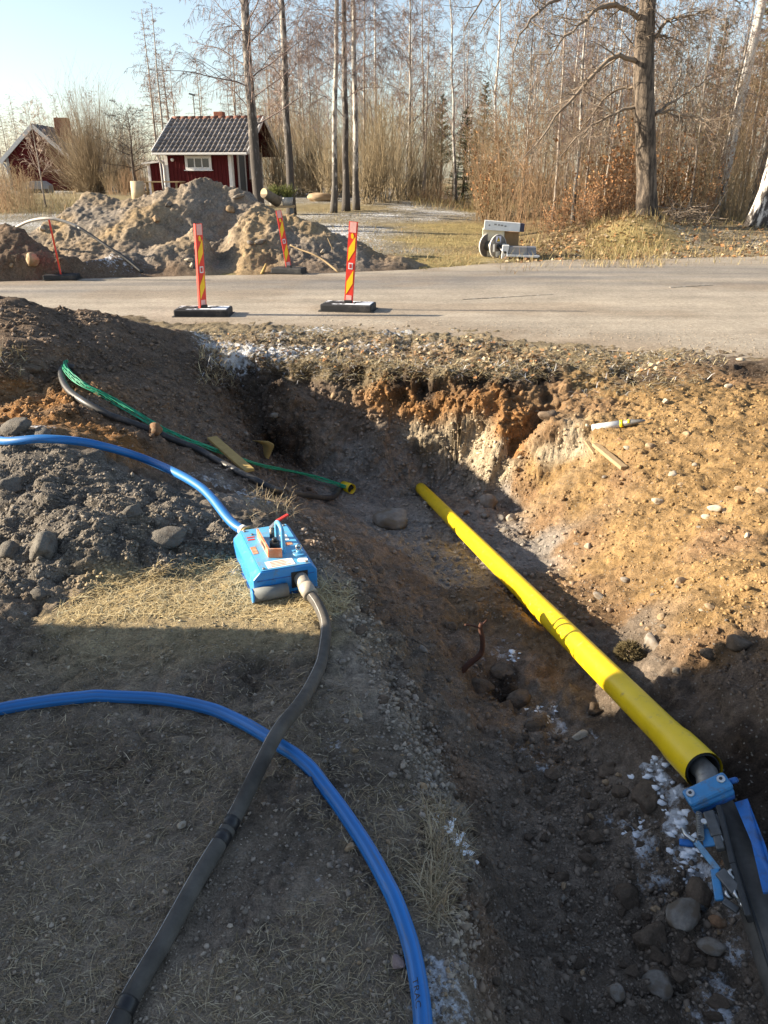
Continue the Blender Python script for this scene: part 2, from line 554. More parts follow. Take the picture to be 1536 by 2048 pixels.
WCTRL = [  # the same in metres, outside the picture
 (-5,.2,0,'fg'),(-2,.2,0,'fg'),(0,.2,0,'fg'),(.3,.6,-.01,'fg'),(-3,1,0,'fg'),(5.6,.2,.1,'ob'),(2.2,1,.12,'ob'),(2.2,2,.12,'ob'),(2.6,3,.05,'ob'),
 (3.3,4,.02,'ob'),(4,5,0,'ob'),(5.6,5,0,'vg'),(5.6,7,-.02,'vg'),(5.6,10.2,-.05,'vg'),(-5.2,10.2,-.05,'vg'),(1.5,.2,.0,'gd'),(.8,.2,-.3,'gd'),(.95,.7,-.33,'gd'),(.5,.6,-.3,'gd'),
 (.22,.6,-.02,'fg'),(1.35,1,.02,'dp'),(1.4,1.5,.06,'dp'),(1.2,.8,-.12,'dp'),(1.18,1.5,-.14,'dp'),
 (-2.6,3.5,.15,'gs'),(-2.6,2.8,.08,'gs'),(-3.5,3.5,.08,'gs'),(-3.5,2.6,.1,'gs'),(-2.4,2.3,.02,'fg'),(-5.2,2,0,'fg'),(-5.2,4,.03,'gs'),
 (-3.5,8.5,.12,'dp'),(-3,8.7,.02,'vg'),(-2.4,8.4,0,'vg'),(-4.6,8.6,.1,'dp'),(-5.2,7,.6,'dp'),(-5.2,9,0,'vg'),(-5.2,5.4,.08,'dp'),(-3.4,4.8,.06,'ob'),
 (-2,8.7,0,'vg'),(0,10.2,-.05,'vg'),(2.5,10.2,-.05,'vg'),(4.8,6.4,0,'vg'),(-2.5,10.2,-.05,'vg'),
]
cp = [(tuple(P(a, b, z=c)), k) for a, b, c, k in CTRL] + [((a, b, c), k) for a, b, c, k in WCTRL]
cv = np.array([c[0] for c in cp])


def tin(pts, xs, ys):
    """heights of the triangulated points on the grid xs, ys"""
    r = delaunay_2d_cdt([Vector(p[:2]) for p in pts], [], [], 0, 1e-6)
    zz = [pts[o[0]][2] for o in r[3]]
    H = np.full((len(ys), len(xs)), np.nan)
    for f in r[2]:
        a, b, c = [np.array(r[0][i]) for i in f]
        za, zb, zc = [zz[i] for i in f]
        den = (b[1] - c[1]) * (a[0] - c[0]) + (c[0] - b[0]) * (a[1] - c[1])
        if abs(den) < 1e-12: continue
        i0, i1 = np.searchsorted(xs, [min(a[0], b[0], c[0]) - 1e-6, max(a[0], b[0], c[0]) + 1e-6])
        j0, j1 = np.searchsorted(ys, [min(a[1], b[1], c[1]) - 1e-6, max(a[1], b[1], c[1]) + 1e-6])
        if i1 <= i0 or j1 <= j0: continue
        X, Y = np.meshgrid(xs[i0:i1], ys[j0:j1])
        w0 = ((b[1] - c[1]) * (X - c[0]) + (c[0] - b[0]) * (Y - c[1])) / den
        w1 = ((c[1] - a[1]) * (X - c[0]) + (a[0] - c[0]) * (Y - c[1])) / den
        w2 = 1 - w0 - w1
        ok = (w0 > -1e-5) & (w1 > -1e-5) & (w2 > -1e-5)
        Z = w0 * za + w1 * zb + w2 * zc
        H[j0:j1, i0:i1] = np.where(ok, Z, H[j0:j1, i0:i1])
    return H


def blur(H, n):
    for _ in range(n):
        K = np.pad(H, 1, mode='edge')
        K = (K[:-2] + 2 * K[1:-1] + K[2:]) / 4
        H = (K[:, :-2] + 2 * K[:, 1:-1] + K[:, 2:]) / 4
    return H


def steps(*segs):
    """grid lines: (start, end, spacing) pieces joined"""
    out = []
    for a, b, s in segs:
        n = max(1, int(round((b - a) / s)))
        out += list(a + (b - a) * np.arange(n) / n)
    out.append(segs[-1][1])
    return np.array(out)


gx = steps((-5.0, -2.6, .05), (-2.6, -1.6, .022), (-1.6, 2.2, .0145), (2.2, 3.2, .022), (3.2, 5.5, .05))
gy = steps((.2, .9, .03), (.9, 2.2, .0125), (2.2, 3.6, .0145), (3.6, 6.1, .02), (6.1, 7.3, .009), (7.3, 8.6, .022), (8.6, 10.2, .06))
H = tin([c[0] for c in cp], gx, gy)
# fill what the triangulation missed at the rim
bad = np.isnan(H)
if bad.any(): H[bad] = 0.0
H = blur(H, 5)
NXg, NYg = len(gx), len(gy)
X, Y = np.meshgrid(gx, gy)
pts = np.stack([X.ravel(), Y.ravel(), H.ravel()], 1)


def idw(pts, cpos, cval, power=4.0, warp=0.0, s=5):
    q = pts.astype(np.float32)
    if warp:
        q = q + warp * np.stack([fbm(pts, 2.2, 4, .6, s), fbm(pts, 2.2, 4, .6, s + 20), fbm(pts, 2.2, 4, .6, s + 40)], 1)
    out = np.zeros((len(q), cval.shape[1]), np.float32)
    for i in range(0, len(q), 40000):
        d2 = ((q[i:i + 40000, None, :] - cpos[None]) ** 2).sum(2) + 1e-4
        w = d2 ** (-power / 2)
        out[i:i + 40000] = (w @ cval) / w.sum(1, keepdims=True)
    return out


def grid_quads(nx, ny):
    j, i = np.meshgrid(np.arange(ny - 1), np.arange(nx - 1), indexing='ij')
    a = (j * nx + i).ravel()
    return np.stack([a, a + 1, a + nx + 1, a + nx], 1)


def normals_of(V, nx, ny):
    G = V.reshape(ny, nx, 3)
    dx = np.gradient(G, axis=1); dy = np.gradient(G, axis=0)
    n = np.cross(dx, dy).reshape(-1, 3)
    return n / np.maximum(np.linalg.norm(n, axis=1, keepdims=True), 1e-9)


def bvh_of(V, Q):
    T = np.concatenate([Q[:, [0, 1, 2]], Q[:, [0, 2, 3]]])
    return BVHTree.FromPolygons([tuple(v) for v in V.tolist()], T.tolist())


def ray_px(bvh, px, py):
    d = (P(px, py, t=1.0) - Vector((0, 0, EYE))).normalized()
    h = bvh.ray_cast(Vector((0, 0, EYE)), d)
    return h[0], h[1]


Qn = grid_quads(NXg, NYg)
step = 3
sub = pts.reshape(NYg, NXg, 3)[::step, ::step]
bv0 = bvh_of(sub.reshape(-1, 3), grid_quads(sub.shape[1], sub.shape[0]))

# more soil colour, some dk for deep shade, where the photograph shows it: (px, py, soil)
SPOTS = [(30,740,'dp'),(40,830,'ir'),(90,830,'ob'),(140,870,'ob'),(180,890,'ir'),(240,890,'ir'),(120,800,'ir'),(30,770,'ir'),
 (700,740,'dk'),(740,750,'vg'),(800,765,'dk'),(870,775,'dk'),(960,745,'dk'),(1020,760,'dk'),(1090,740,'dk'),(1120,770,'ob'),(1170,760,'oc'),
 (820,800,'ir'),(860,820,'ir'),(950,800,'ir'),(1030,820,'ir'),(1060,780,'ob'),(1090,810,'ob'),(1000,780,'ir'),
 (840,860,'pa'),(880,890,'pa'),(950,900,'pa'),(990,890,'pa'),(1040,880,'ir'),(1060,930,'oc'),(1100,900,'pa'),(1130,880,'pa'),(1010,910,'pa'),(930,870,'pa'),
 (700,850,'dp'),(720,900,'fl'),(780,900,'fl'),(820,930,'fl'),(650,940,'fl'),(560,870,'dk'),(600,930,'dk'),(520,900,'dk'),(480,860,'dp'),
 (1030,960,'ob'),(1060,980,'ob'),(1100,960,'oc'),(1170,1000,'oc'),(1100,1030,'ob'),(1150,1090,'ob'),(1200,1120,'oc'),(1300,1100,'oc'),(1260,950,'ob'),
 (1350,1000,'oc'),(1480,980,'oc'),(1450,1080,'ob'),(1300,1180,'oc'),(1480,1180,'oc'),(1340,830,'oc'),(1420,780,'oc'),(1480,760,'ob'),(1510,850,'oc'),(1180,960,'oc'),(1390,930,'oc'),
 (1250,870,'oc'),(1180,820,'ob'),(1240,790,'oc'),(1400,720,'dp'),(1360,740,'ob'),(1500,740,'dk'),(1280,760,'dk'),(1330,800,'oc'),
 (1250,1270,'gd'),(1300,1350,'gd'),(1360,1370,'dp'),(1480,1340,'dp'),(1500,1500,'dk'),(1480,1440,'dk'),(1430,1360,'dp'),  # dk at the right edge paints deep shadow into the soil colour
 (850,1220,'rb'),(900,1240,'ob'),(960,1200,'ob'),(1020,1240,'ob'),(1080,1280,'ob'),(1120,1330,'ob'),(1160,1360,'gd'),(880,1340,'gd'),(830,1290,'gd'),(760,1230,'rb'),
 (700,1150,'rb'),(740,1180,'rb'),(680,1100,'rb'),(780,1350,'gd'),(860,1420,'gd'),(960,1480,'gd'),(1040,1500,'gd'),(920,1550,'rb'),(1000,1350,'dk'),(1060,1380,'gd'),
 (890,1740,'dk'),(905,1790,'rb'),(940,1850,'rb'),(900,1830,'dk'),(960,1950,'rb'),(1050,1800,'gd'),(1100,1750,'gd'),(1080,1900,'gd'),(1250,1800,'gd'),(1250,1700,'gd'),
 (940,1100,'fl'),(980,1150,'fl'),(860,1050,'fl'),(930,1030,'fl'),(820,1040,'fl'),(1000,1060,'fl'),(1040,1120,'fl'),(1000,1180,'ob'),(900,1130,'fl'),
 (300,1180,'st'),(350,1200,'st'),(550,1220,'st'),(660,1210,'st'),(150,1230,'st'),(470,1170,'st'),(60,1210,'gd'),
 (600,1090,'rb'),(500,1000,'fl'),(450,970,'fl'),(560,1030,'dp'),(380,960,'dp'),(400,880,'dp'),
 (500,1350,'gd'),(200,1500,'gd'),(100,1800,'fg'),(500,1800,'gd'),(600,1650,'gd'),(780,1600,'fg'),(700,1500,'fg'),(820,1700,'fg')]
kpos = [np.array(c[0]) for c in cp]; kkey = [c[1] for c in cp]
for a, b, k in SPOTS:
    h, _ = ray_px(bv0, a, b)
    if h is not None:
        kpos.append(np.array(h)); kkey.append(k)
kpos = np.array(kpos, dtype=np.float32)
kval = np.array([TINT[k] + (AMP[k],) for k in kkey], dtype=np.float32)
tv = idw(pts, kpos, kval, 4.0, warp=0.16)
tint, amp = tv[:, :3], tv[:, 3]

# relief: broad lumps, clods and crumbs along the surface normal
nrm = normals_of(pts, NXg, NYg)
wob_ = pts + .05 * np.stack([fbm(pts, 7, 3, .6, 231), fbm(pts, 7, 3, .6, 241), fbm(pts, 7, 3, .6, 251)], 1)
steep = np.clip((0.85 - nrm[:, 2]) / 0.6, 0, 1)
big = amp * (1.1 * fbm(pts, 3.0, 3, .5, 3) + 0.8 * fbm(pts, 9.0, 4, .55, 9))
c1 = clods(pts + 0.05 * np.stack([fbm(pts, 6, 2, .5, 60)] * 3, 1), 7.0, 11)
c2 = clods(pts, 16.0, 31)
c3 = clods(pts, 36.0, 41)
dens = np.clip(0.5 + 1.3 * fbm(pts, 1.6, 3, .5, 77), 0, 1)
rel = big + amp * dens * (1.3 * c1 + 1.35 * c2) + np.minimum(amp, .03) * 0.75 * c3 + (0.25 * amp + .004) * fbm(pts, 40, 3, .65, 15)
# shrinkage cracks and ledges
rel -= amp * 1.1 * np.clip(1 - np.abs(fbm(pts * np.array([1, 1.7, 1]), 3.2, 4, .55, 97)) * 7, 0, 1) * np.clip(.4 + 2 * fbm(pts, .9, 2, .5, 98), 0, 1)
rel += np.minimum(amp, .04) * .8 * (np.abs((pts[:, 2] * 9 + 1.2 * fbm(pts, 1.5, 3, .5, 99)) % 1 - .5) - .25) * steep
# bites out of the turf edge and the far wall
crag = steep * np.minimum(amp, .05) * 2.8 * fbm(pts * np.array([1, 1, .6]), 5.0, 4, .55, 91)
V = pts + nrm * (rel + crag)[:, None]
# hollows under the turf and in the far wall: (px, py, radius, depth)
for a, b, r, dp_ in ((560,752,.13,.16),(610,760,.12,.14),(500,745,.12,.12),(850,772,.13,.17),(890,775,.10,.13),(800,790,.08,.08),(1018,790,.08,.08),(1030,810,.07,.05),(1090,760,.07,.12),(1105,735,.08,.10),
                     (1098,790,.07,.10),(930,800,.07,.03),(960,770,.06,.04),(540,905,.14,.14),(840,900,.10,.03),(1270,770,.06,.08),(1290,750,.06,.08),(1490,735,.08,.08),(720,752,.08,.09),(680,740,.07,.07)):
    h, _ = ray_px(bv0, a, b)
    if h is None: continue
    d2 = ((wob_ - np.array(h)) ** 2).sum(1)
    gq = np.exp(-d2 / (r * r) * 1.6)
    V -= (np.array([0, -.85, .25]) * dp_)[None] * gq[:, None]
    tint = tint * (1 - .55 * gq[:, None]) + np.array(TINT['dk']) * .55 * gq[:, None]  # shade of each hollow painted in with the dark topsoil tint
V[:, 2] -= 0.4 * amp * dens
ax_pts = np.array([tuple(p) for p in spline([PA + (PA - PB2) * .12, PA, PB2, PB1, PB0], 120)])
near = (V[:, 0] > .1) & (V[:, 0] < 1.4) & (V[:, 1] > 1.5) & (V[:, 1] < 6.75)
idx = np.where(near)[0]
dd = ((V[idx, None, :2] - ax_pts[None, :, :2]) ** 2).sum(2)
kk = dd.argmin(1); dist = np.sqrt(dd[np.arange(len(idx)), kk])
lim = ax_pts[kk, 2] - .062 + np.maximum(dist - .05, 0) * 1.1
V[idx, 2] = np.where(dist < .35, np.minimum(V[idx, 2], lim), V[idx, 2])
# crumbs carry their own shade of the soil
tint = tint * (1 + 0.30 * fbm(pts, 7, 4, .6, 51)[:, None]) * (1 + 0.25 * fbm(pts, 1.7, 3, .5, 57)[:, None]) * (1 + 0.15 * (c2 > .1) * (_hash(*(np.floor(pts * 16).astype(np.int64).T), 3) - .3))[:, None]
damp = np.clip(fbm(pts, 1.1, 4, .6, 251) * 1.6 + .1, 0, 1) * np.clip(1 - amp / .03, 0, 1)      # damp dark patches on the trodden ground
tint = tint * (1 - .30 * damp[:, None])
tint = np.clip(tint, 0.015, .6)

# frost patches: (px, py, radius, strength)
FROST = [(430,690,.25,.9),(500,700,.3,.8),(560,705,.3,.75),(470,715,.25,.9),(620,700,.3,.6),(640,660,.4,.5),(720,690,.35,.5),(800,665,.35,.55),(860,690,.25,.5),(960,690,.2,.4),
 (760,700,.3,.45),(400,670,.3,.6),(1100,680,.2,.35),(550,670,.3,.5),(900,665,.2,.45),
 (1080,1425,.09,0.72),(1110,1460,.07,0.65),(1060,1520,.10,0.43),(1090,1500,.06,0.5),(1190,1490,.06,0.58),(1300,1540,.07,0.79),(1330,1580,.07,0.79),(1310,1560,.05,0.72),(1345,1640,.06,0.72),(1365,1690,.06,0.72),
 (1270,1650,.06,0.72),(1290,1700,.07,0.65),(1320,1760,.06,0.58),(1390,1730,.06,0.72),(1410,1790,.06,0.65),(1230,1640,.05,0.5),(1310,1800,.06,0.43),
 (1470,1860,.07,0.58),(1490,1920,.07,0.5),(1450,1990,.06,0.65),(1460,2020,.05,0.65),(1400,2030,.05,0.5),(1380,1700,.04,0.72),(1410,1740,.05,0.65),
 (900,1650,.08,.75),(920,1690,.07,.8),(880,1620,.07,.6),(860,1570,.07,.5),(890,1960,.09,.65),(900,2030,.08,.65),(880,1930,.06,.6),(860,1600,.1,.45),
 (900,1110,.2,.25),(950,1090,.15,.25),(930,1140,.2,.3),(1000,1300,.08,.6),(1030,1305,.05,.7),(1020,1270,.07,.5),
 (420,960,.2,.5),(480,985,.12,.6),(520,1000,.12,.55),(560,1010,.1,.55),(80,860,.12,.6),(60,855,.1,.6),(380,945,.15,.4),
 (300,1190,.08,.35),(390,1170,.08,.4),(480,1150,.06,.45),(690,1640,.0,.3),
 (700,1480,.12,.22),(650,1750,.1,.2)]
frost = np.zeros(len(pts), np.float32)
wq = V + 0.05 * np.stack([fbm(pts, 8, 3, .6, 131), fbm(pts, 8, 3, .6, 141), fbm(pts, 8, 3, .6, 151)], 1)
FROST_AT = []
for a, b, r, s in FROST:
    h, _ = ray_px(bv0, a, b)
    if h is None or r <= 0: continue
    FROST_AT.append((Vector(h), r, s))
    d2 = ((wq - np.array(h)) ** 2).sum(1)
    frost = np.maximum(frost, s * np.exp(-d2 / (r * r)))
frost = np.clip(frost, 0, 1.2)

M_SOIL = mat_soil('soil')
BVN = bvh_of(V, Qn)


def ground_at(px, py):
    """where the line of sight through (px, py) meets the ground near the pit"""
    h, n = ray_px(BVN, px, py)
    return h, n


def drop(x, y):
    h = BVN.ray_cast(Vector((x, y, 5)), Vector((0, 0, -1)))
    return h[0], h[1]


# split the sheet: the heaps are things, the rest is ground
fc = V[Qn].mean(1)


def inside(poly, x, y):
    poly = np.array(poly); c = np.zeros(len(x), bool)
    j = len(poly) - 1
    for i in range(len(poly)):
        xi, yi = poly[i]; xj, yj = poly[j]
        c ^= ((yi > y) != (yj > y)) & (x < (xj - xi) * (y - yi) / (yj - yi + 1e-12) + xi)
        j = i
    return c


wx = fc[:, 0] + .12 * fbm(fc, 3, 3, .5, 201)
wy = fc[:, 1] + .12 * fbm(fc, 3, 3, .5, 211)
GREY_POLY = [(-5.1, 2.5), (-2.2, 2.5), (-1.45, 2.72), (-1.1, 2.95), (-.75, 3.0), (-.62, 3.2), (-.8, 3.55), (-1.15, 3.85), (-1.6, 4.1), (-2.0, 4.25), (-5.1, 4.4)]
DARK_POLY = [(-5.1, 4.4), (-2.0, 4.25), (-1.75, 4.6), (-1.9, 5.0), (-1.75, 5.5), (-1.6, 6.3), (-1.75, 7.0), (-2.0, 7.8), (-2.4, 8.3), (-3.2, 8.7), (-5.1, 8.9)]
m_grey = inside(GREY_POLY, wx, wy)
m_dark = inside(DARK_POLY, wx, wy) & ~m_grey


def sub_mesh(name, mask, kind=None, label=None, cat=None):
    Q = Qn[mask]
    used = np.unique(Q)
    remap = np.full(len(V), -1, np.int64); remap[used] = np.arange(len(used))
    me = mesh_arrays(name, V[used], remap[Q], True)
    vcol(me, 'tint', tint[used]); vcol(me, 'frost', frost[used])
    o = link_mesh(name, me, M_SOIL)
    return tag(o, label, cat, kind=kind)


sub_mesh('ground', ~(m_grey | m_dark), kind='structure')
sub_mesh('soil_heap', m_grey, label='low heap of crumbly grey sand behind the sunlit straw strip', cat='soil heap')
sub_mesh('soil_heap', m_dark, label='dark brown spoil bank at the near road edge left of the pit', cat='soil heap')

# ------------------------------------------------------------------ far ground
ROAD_NEAR = [(-40, 4.5), (-30, 5.6), (-8, 8.75), (-5, 9.15), (-2.3, 9.2), (-.5, 8.9), (.75, 8.45), (2.3, 7.65), (3.7, 7.1), (5.2, 6.1), (9, 3.6), (16, -3.0), (24, -12)]
ROAD_FAR = [(-40, 7.6), (-30, 9.2), (-6.2, 12.9), (-4.9, 13.3), (-1.1, 14.05), (.65, 14.65), (1.9, 15.55), (3.4, 16.35), (8.2, 17.2), (14, 17.7), (24, 18.3), (40, 19.0), (60, 20.0)]


def ground_far(x, y):
    x = np.asarray(x, float); y = np.asarray(y, float)
    s = lambda a, b, v: (lambda t: t * t * (3 - 2 * t))(np.clip((v - a) / (b - a), 0, 1))
    left = s(6, -2, x)
    z = left * (.12 * s(16, 20, y) + .30 * s(19, 28, y) + .28 * s(27, 37, y))
    mid = s(-3, 0, x) * s(6, 4, x)
    right = s(3.2, 6, x)
    z = z + (1 - left) * (1 - right) * (.30 * s(17, 34, y)) + right * (.42 * s(17.2, 20.5, y) + .2 * s(21, 34, y))
    z = z + .34 * np.exp(-(((x - 6.1) / 1.0) ** 2 + ((y - 19.4) / .8) ** 2)) * right
    return z + .25 * s(40, 80, y)


fx = steps((-80, -20, 3), (-20, -8, .35), (-8, -5, .14), (-5, 5.5, .14), (5.5, 10, .14), (10, 16, .3), (16, 24, 1), (24, 80, 4))
fy = steps((-30, .2, 2), (.2, 10.2, 1.0), (10.2, 12.6, .2), (12.6, 20, .11), (20, 32, .2), (32, 48, .5), (48, 160, 6))
FXm, FYm = np.meshgrid(fx, fy)
FZ = ground_far(FXm, FYm)
fp = np.stack([FXm.ravel(), FYm.ravel(), FZ.ravel()], 1)
rn = np.interp(fp[:, 0], [a for a, b in ROAD_NEAR], [b for a, b in ROAD_NEAR])
rf = np.interp(fp[:, 0], [a for a, b in ROAD_FAR], [b for a, b in ROAD_FAR])
inroad = (fp[:, 1] > rn + .25) & (fp[:, 1] < rf - .25)
rough = .028 * fbm(fp, 1.3, 3, .5, 301) + .03 * np.abs(fbm(fp, 5, 3, .6, 311))
fp[:, 2] += np.where(inroad, -.09, rough)
edge = np.abs(fp[:, 1] - rf) < .26
fp[:, 2] += np.where(edge & ~inroad, -.02, 0)
hole = (fp[:, 0] > -5.001) & (fp[:, 0] < 5.501) & (fp[:, 1] < 10.201) & (fp[:, 1] > .199)
fp[:, 2] += np.where(fp[:, 1] < 10.4, -.06, 0)
FQ = grid_quads(len(fx), len(fy))
keep = ~hole[FQ].all(1)
ft = np.tile(np.array(TINT['gr'], np.float32), (len(fp), 1))
# colours of the far ground
FSPOT = [(560,410,'fgd'),(620,420,'fgd'),(700,460,'ffr'),(740,480,'ffr'),(780,440,'ffr'),(830,440,'ffr'),(860,430,'ffr'),(700,430,'gr'),(650,430,'gr'),
 (900,470,'yel'),(880,500,'yel'),(930,450,'yel'),(860,520,'yel'),(950,500,'yel'),(920,520,'yel'),(880,425,'ffr'),(940,425,'yel'),
 (1100,505,'gr'),(1200,500,'yel'),(1260,480,'yel'),(1400,490,'fle'),(1480,480,'fle'),(1350,490,'fle'),(1520,500,'fle'),(1000,500,'gr'),(1050,480,'lit'),(1130,470,'lit'),(1200,450,'lit'),(1400,450,'lit'),
 (60,430,'gr'),(120,420,'gr'),(20,430,'gr'),(100,400,'ffr'),(150,395,'ffr'),(250,380,'gr'),(400,400,'gr'),(560,395,'ffr'),(600,400,'ffr'),(120,445,'ffr'),(60,445,'ffr')]
FC = {'gr': (.24, .19, .10), 'yel': (.30, .235, .10), 'ffr': (.20, .175, .13), 'fgd': (.19, .165, .12), 'fle': (.26, .205, .13), 'lit': (.19, .135, .075)}
FF = {'gr': .12, 'yel': .0, 'ffr': .42, 'fgd': .36, 'fle': .30, 'lit': 0.0}
kp, kv = [], []
for a, b, k in FSPOT:
    w = P(a, b, z=.25)
    if w.y > 60 or w.y < 0: continue
    kp.append((w.x, w.y, 0)); kv.append(FC[k] + (FF[k],))
kp += [(-40, 40, 0), (40, 40, 0), (0, 60, 0), (-20, 20, 0), (20, 25, 0), (0, -20, 0), (-30, 0, 0), (30, 0, 0), (8, 23, 0), (4, 24, 0), (12, 24, 0)]
kv += [FC['gr'] + (0.1,)] * 8 + [FC['lit'] + (0.,)] * 3
fl2 = fp.copy(); fl2[:, 2] = 0
tv = idw(fl2 * np.array([1, 1, 1]), np.array(kp, np.float32), np.array(kv, np.float32), 4.0, warp=.5, s=400)
ft = tv[:, :3] * (1 + .25 * fbm(fp, 3, 4, .6, 411)[:, None])
ff = tv[:, 3] + .35 * fbm(fp, .9, 4, .6, 421) * (tv[:, 3] > .05)
used = np.unique(FQ[keep]); rm = np.full(len(fp), -1, np.int64); rm[used] = np.arange(len(used))
me = mesh_arrays('field', fp[used], rm[FQ[keep]], True)
vcol(me, 'tint', np.clip(ft[used], .02, .6)); vcol(me, 'frost', np.clip(ff[used], 0, 1))
tag(link_mesh('field', me, mat_soil('field_soil', 0.3, 1.0)), kind='structure')
BVF = bvh_of(fp, FQ[keep])


def drop_far(x, y):
    h = BVF.ray_cast(Vector((x, y, 30)), Vector((0, 0, -1)))
    return h[0] if h[0] is not None else Vector((x, y, float(ground_far(x, y))))


# ------------------------------------------------------------------ road
rx = steps((-40, -9, 1.0), (-9, 12, .07), (12, 24, .8))
nv = 70
rnear = np.interp(rx, [a for a, b in ROAD_NEAR], [b for a, b in ROAD_NEAR])
rfar = np.interp(rx, [a for a, b in ROAD_FAR], [b for a, b in ROAD_FAR])
k = np.ones(15) / 15
sm = lambda a: np.convolve(np.pad(a, 7, mode='edge'), k, 'valid')
rnear, rfar = sm(rnear), sm(rfar)
s = np.linspace(0, 1, nv)[:, None]
RX = np.tile(rx, (nv, 1)); RY = rnear * (1 - s) + rfar * s
rp = np.stack([RX.ravel(), RY.ravel(), np.zeros(RX.size)], 1)
ragn = (.10 * fbm(rp, 2.2, 4, .6, 501))
rp[:, 1] += ragn * ((s < .02) | (s > .98)).repeat(len(rx), 1).ravel()
rp[:, 2] = .012 * np.sin(np.pi * s.repeat(len(rx), 1).ravel()) + .004 * fbm(rp, 1.5, 3, .5, 511) + .006 - .025 * np.clip(1 - s.repeat(len(rx), 1).ravel() / .06, 0, 1)
m, nt, b = nodes_of('road_surface')
N, L = nt.nodes, nt.links
geo = N.new('ShaderNodeNewGeometry')
def rnoise(scale, det, stretch=None):
    mp = N.new('ShaderNodeMapping'); L.new(geo.outputs['Position'], mp.inputs['Vector'])
    if stretch: mp.inputs['Scale'].default_value = stretch; mp.inputs['Rotation'].default_value = (0, 0, -.13)
    n = N.new('ShaderNodeTexNoise'); n.inputs['Scale'].default_value = scale; n.inputs['Detail'].default_value = det; n.inputs['Roughness'].default_value = .65
    L.new(mp.outputs['Vector'], n.inputs['Vector']); return n.outputs['Fac']
at = N.new('ShaderNodeAttribute'); at.attribute_name = 'tint'
a1 = rnoise(1.0, 6, (.22, 2.0, 1)); a2 = rnoise(1.2, 7); a3 = rnoise(130, 3); a4 = rnoise(28, 5)
def mr(src, a, c, lo, hi):
    r = N.new('ShaderNodeMapRange'); r.inputs['From Min'].default_value = a; r.inputs['From Max'].default_value = c
    r.inputs['To Min'].default_value = lo; r.inputs['To Max'].default_value = hi; L.new(src, r.inputs['Value']); return r.outputs['Result']
def mlt(a, c):
    q = N.new('ShaderNodeMath'); q.operation = 'MULTIPLY'; L.new(a, q.inputs[0]); L.new(c, q.inputs[1]); return q.outputs[0]
vv = mlt(mlt(mr(a1, .35, .65, .84, 1.12), mr(a2, .3, .7, .85, 1.15)), mlt(mr(a3, .3, .7, .62, 1.38), mr(a4, .3, .7, .72, 1.28)))
cb = N.new('ShaderNodeCombineColor')
for i in range(3): L.new(vv, cb.inputs[i])
mx = N.new('ShaderNodeMix'); mx.data_type = 'RGBA'; mx.blend_type = 'MULTIPLY'; mx.inputs['Factor'].default_value = 1
L.new(at.outputs['Color'], mx.inputs['A']); L.new(cb.outputs['Color'], mx.inputs['B']); L.new(mx.outputs['Result'], b.inputs['Base Color'])
b.inputs['Roughness'].default_value = .85; b.inputs['Specular IOR Level'].default_value = .3
bp = N.new('ShaderNodeBump'); bp.inputs['Strength'].default_value = .8; bp.inputs['Distance'].default_value = .006
L.new(a3, bp.inputs['Height']); L.new(bp.outputs['Normal'], b.inputs['Normal'])
M_ROAD = m
sv = s.repeat(len(rx), 1).ravel()
w = np.clip(1.4 - np.abs(sv - .72) / .17, 0, 1) * .85          # the bare wheel-worn asphalt on the far side
w = np.maximum(w, np.clip(1 - np.abs(sv - .5) / .1, 0, 1) * .35)
w *= np.clip(.75 + .9 * fbm(rp * np.array([.25, 2, 1]), 1.2, 3, .5, 521), 0, 1)
dust = np.array([.345, .295, .232]); tar = np.array([.140, .134, .132])
rt = dust * (1 - w[:, None]) + tar * w[:, None]
stain = np.clip(fbm(rp * np.array([.5, 1, 1]), .8, 4, .6, 531) * 2.2 - .15, 0, .5)[:, None]
rt = rt * (1 - stain) + np.array([.24, .185, .13]) * stain
edge_d = np.clip(1 - sv / .11 + .9 * fbm(rp, 2.5, 4, .6, 541), 0, 1)[:, None] * .6
rt = rt * (1 - edge_d) + np.array([.19, .135, .085]) * edge_d
me = mesh_arrays('road', rp, grid_quads(len(rx), nv), True)
vcol(me, 'tint', rt)
tag(link_mesh('road', me, M_ROAD), kind='structure')
RYN = lambda x: float(np.interp(x, rx, rnear)); RYF = lambda x: float(np.interp(x, rx, rfar))
# worn remains of a painted edge line
M_LINE = mat_tinted('worn_road_paint', rough=.8, var=.2, scale=60, rgb=(.40, .37, .32), two=(.24, .205, .16), two_thr=(.42, .55), bump=.2)
for (p0, p1, wd) in (((925, 598), (1000, 594), .035), ((1000, 594), (1105, 588), .04), ((1340, 574), (1425, 569), .04)):
    a, c = P(*p0, z=.025), P(*p1, z=.025)
    lm = MB(); lm.bar(Vector((a.x, a.y, .021)), Vector((c.x, c.y, .021)), wd, .006)
    lm.build('road_marking', M_LINE)['kind'] = 'structure'

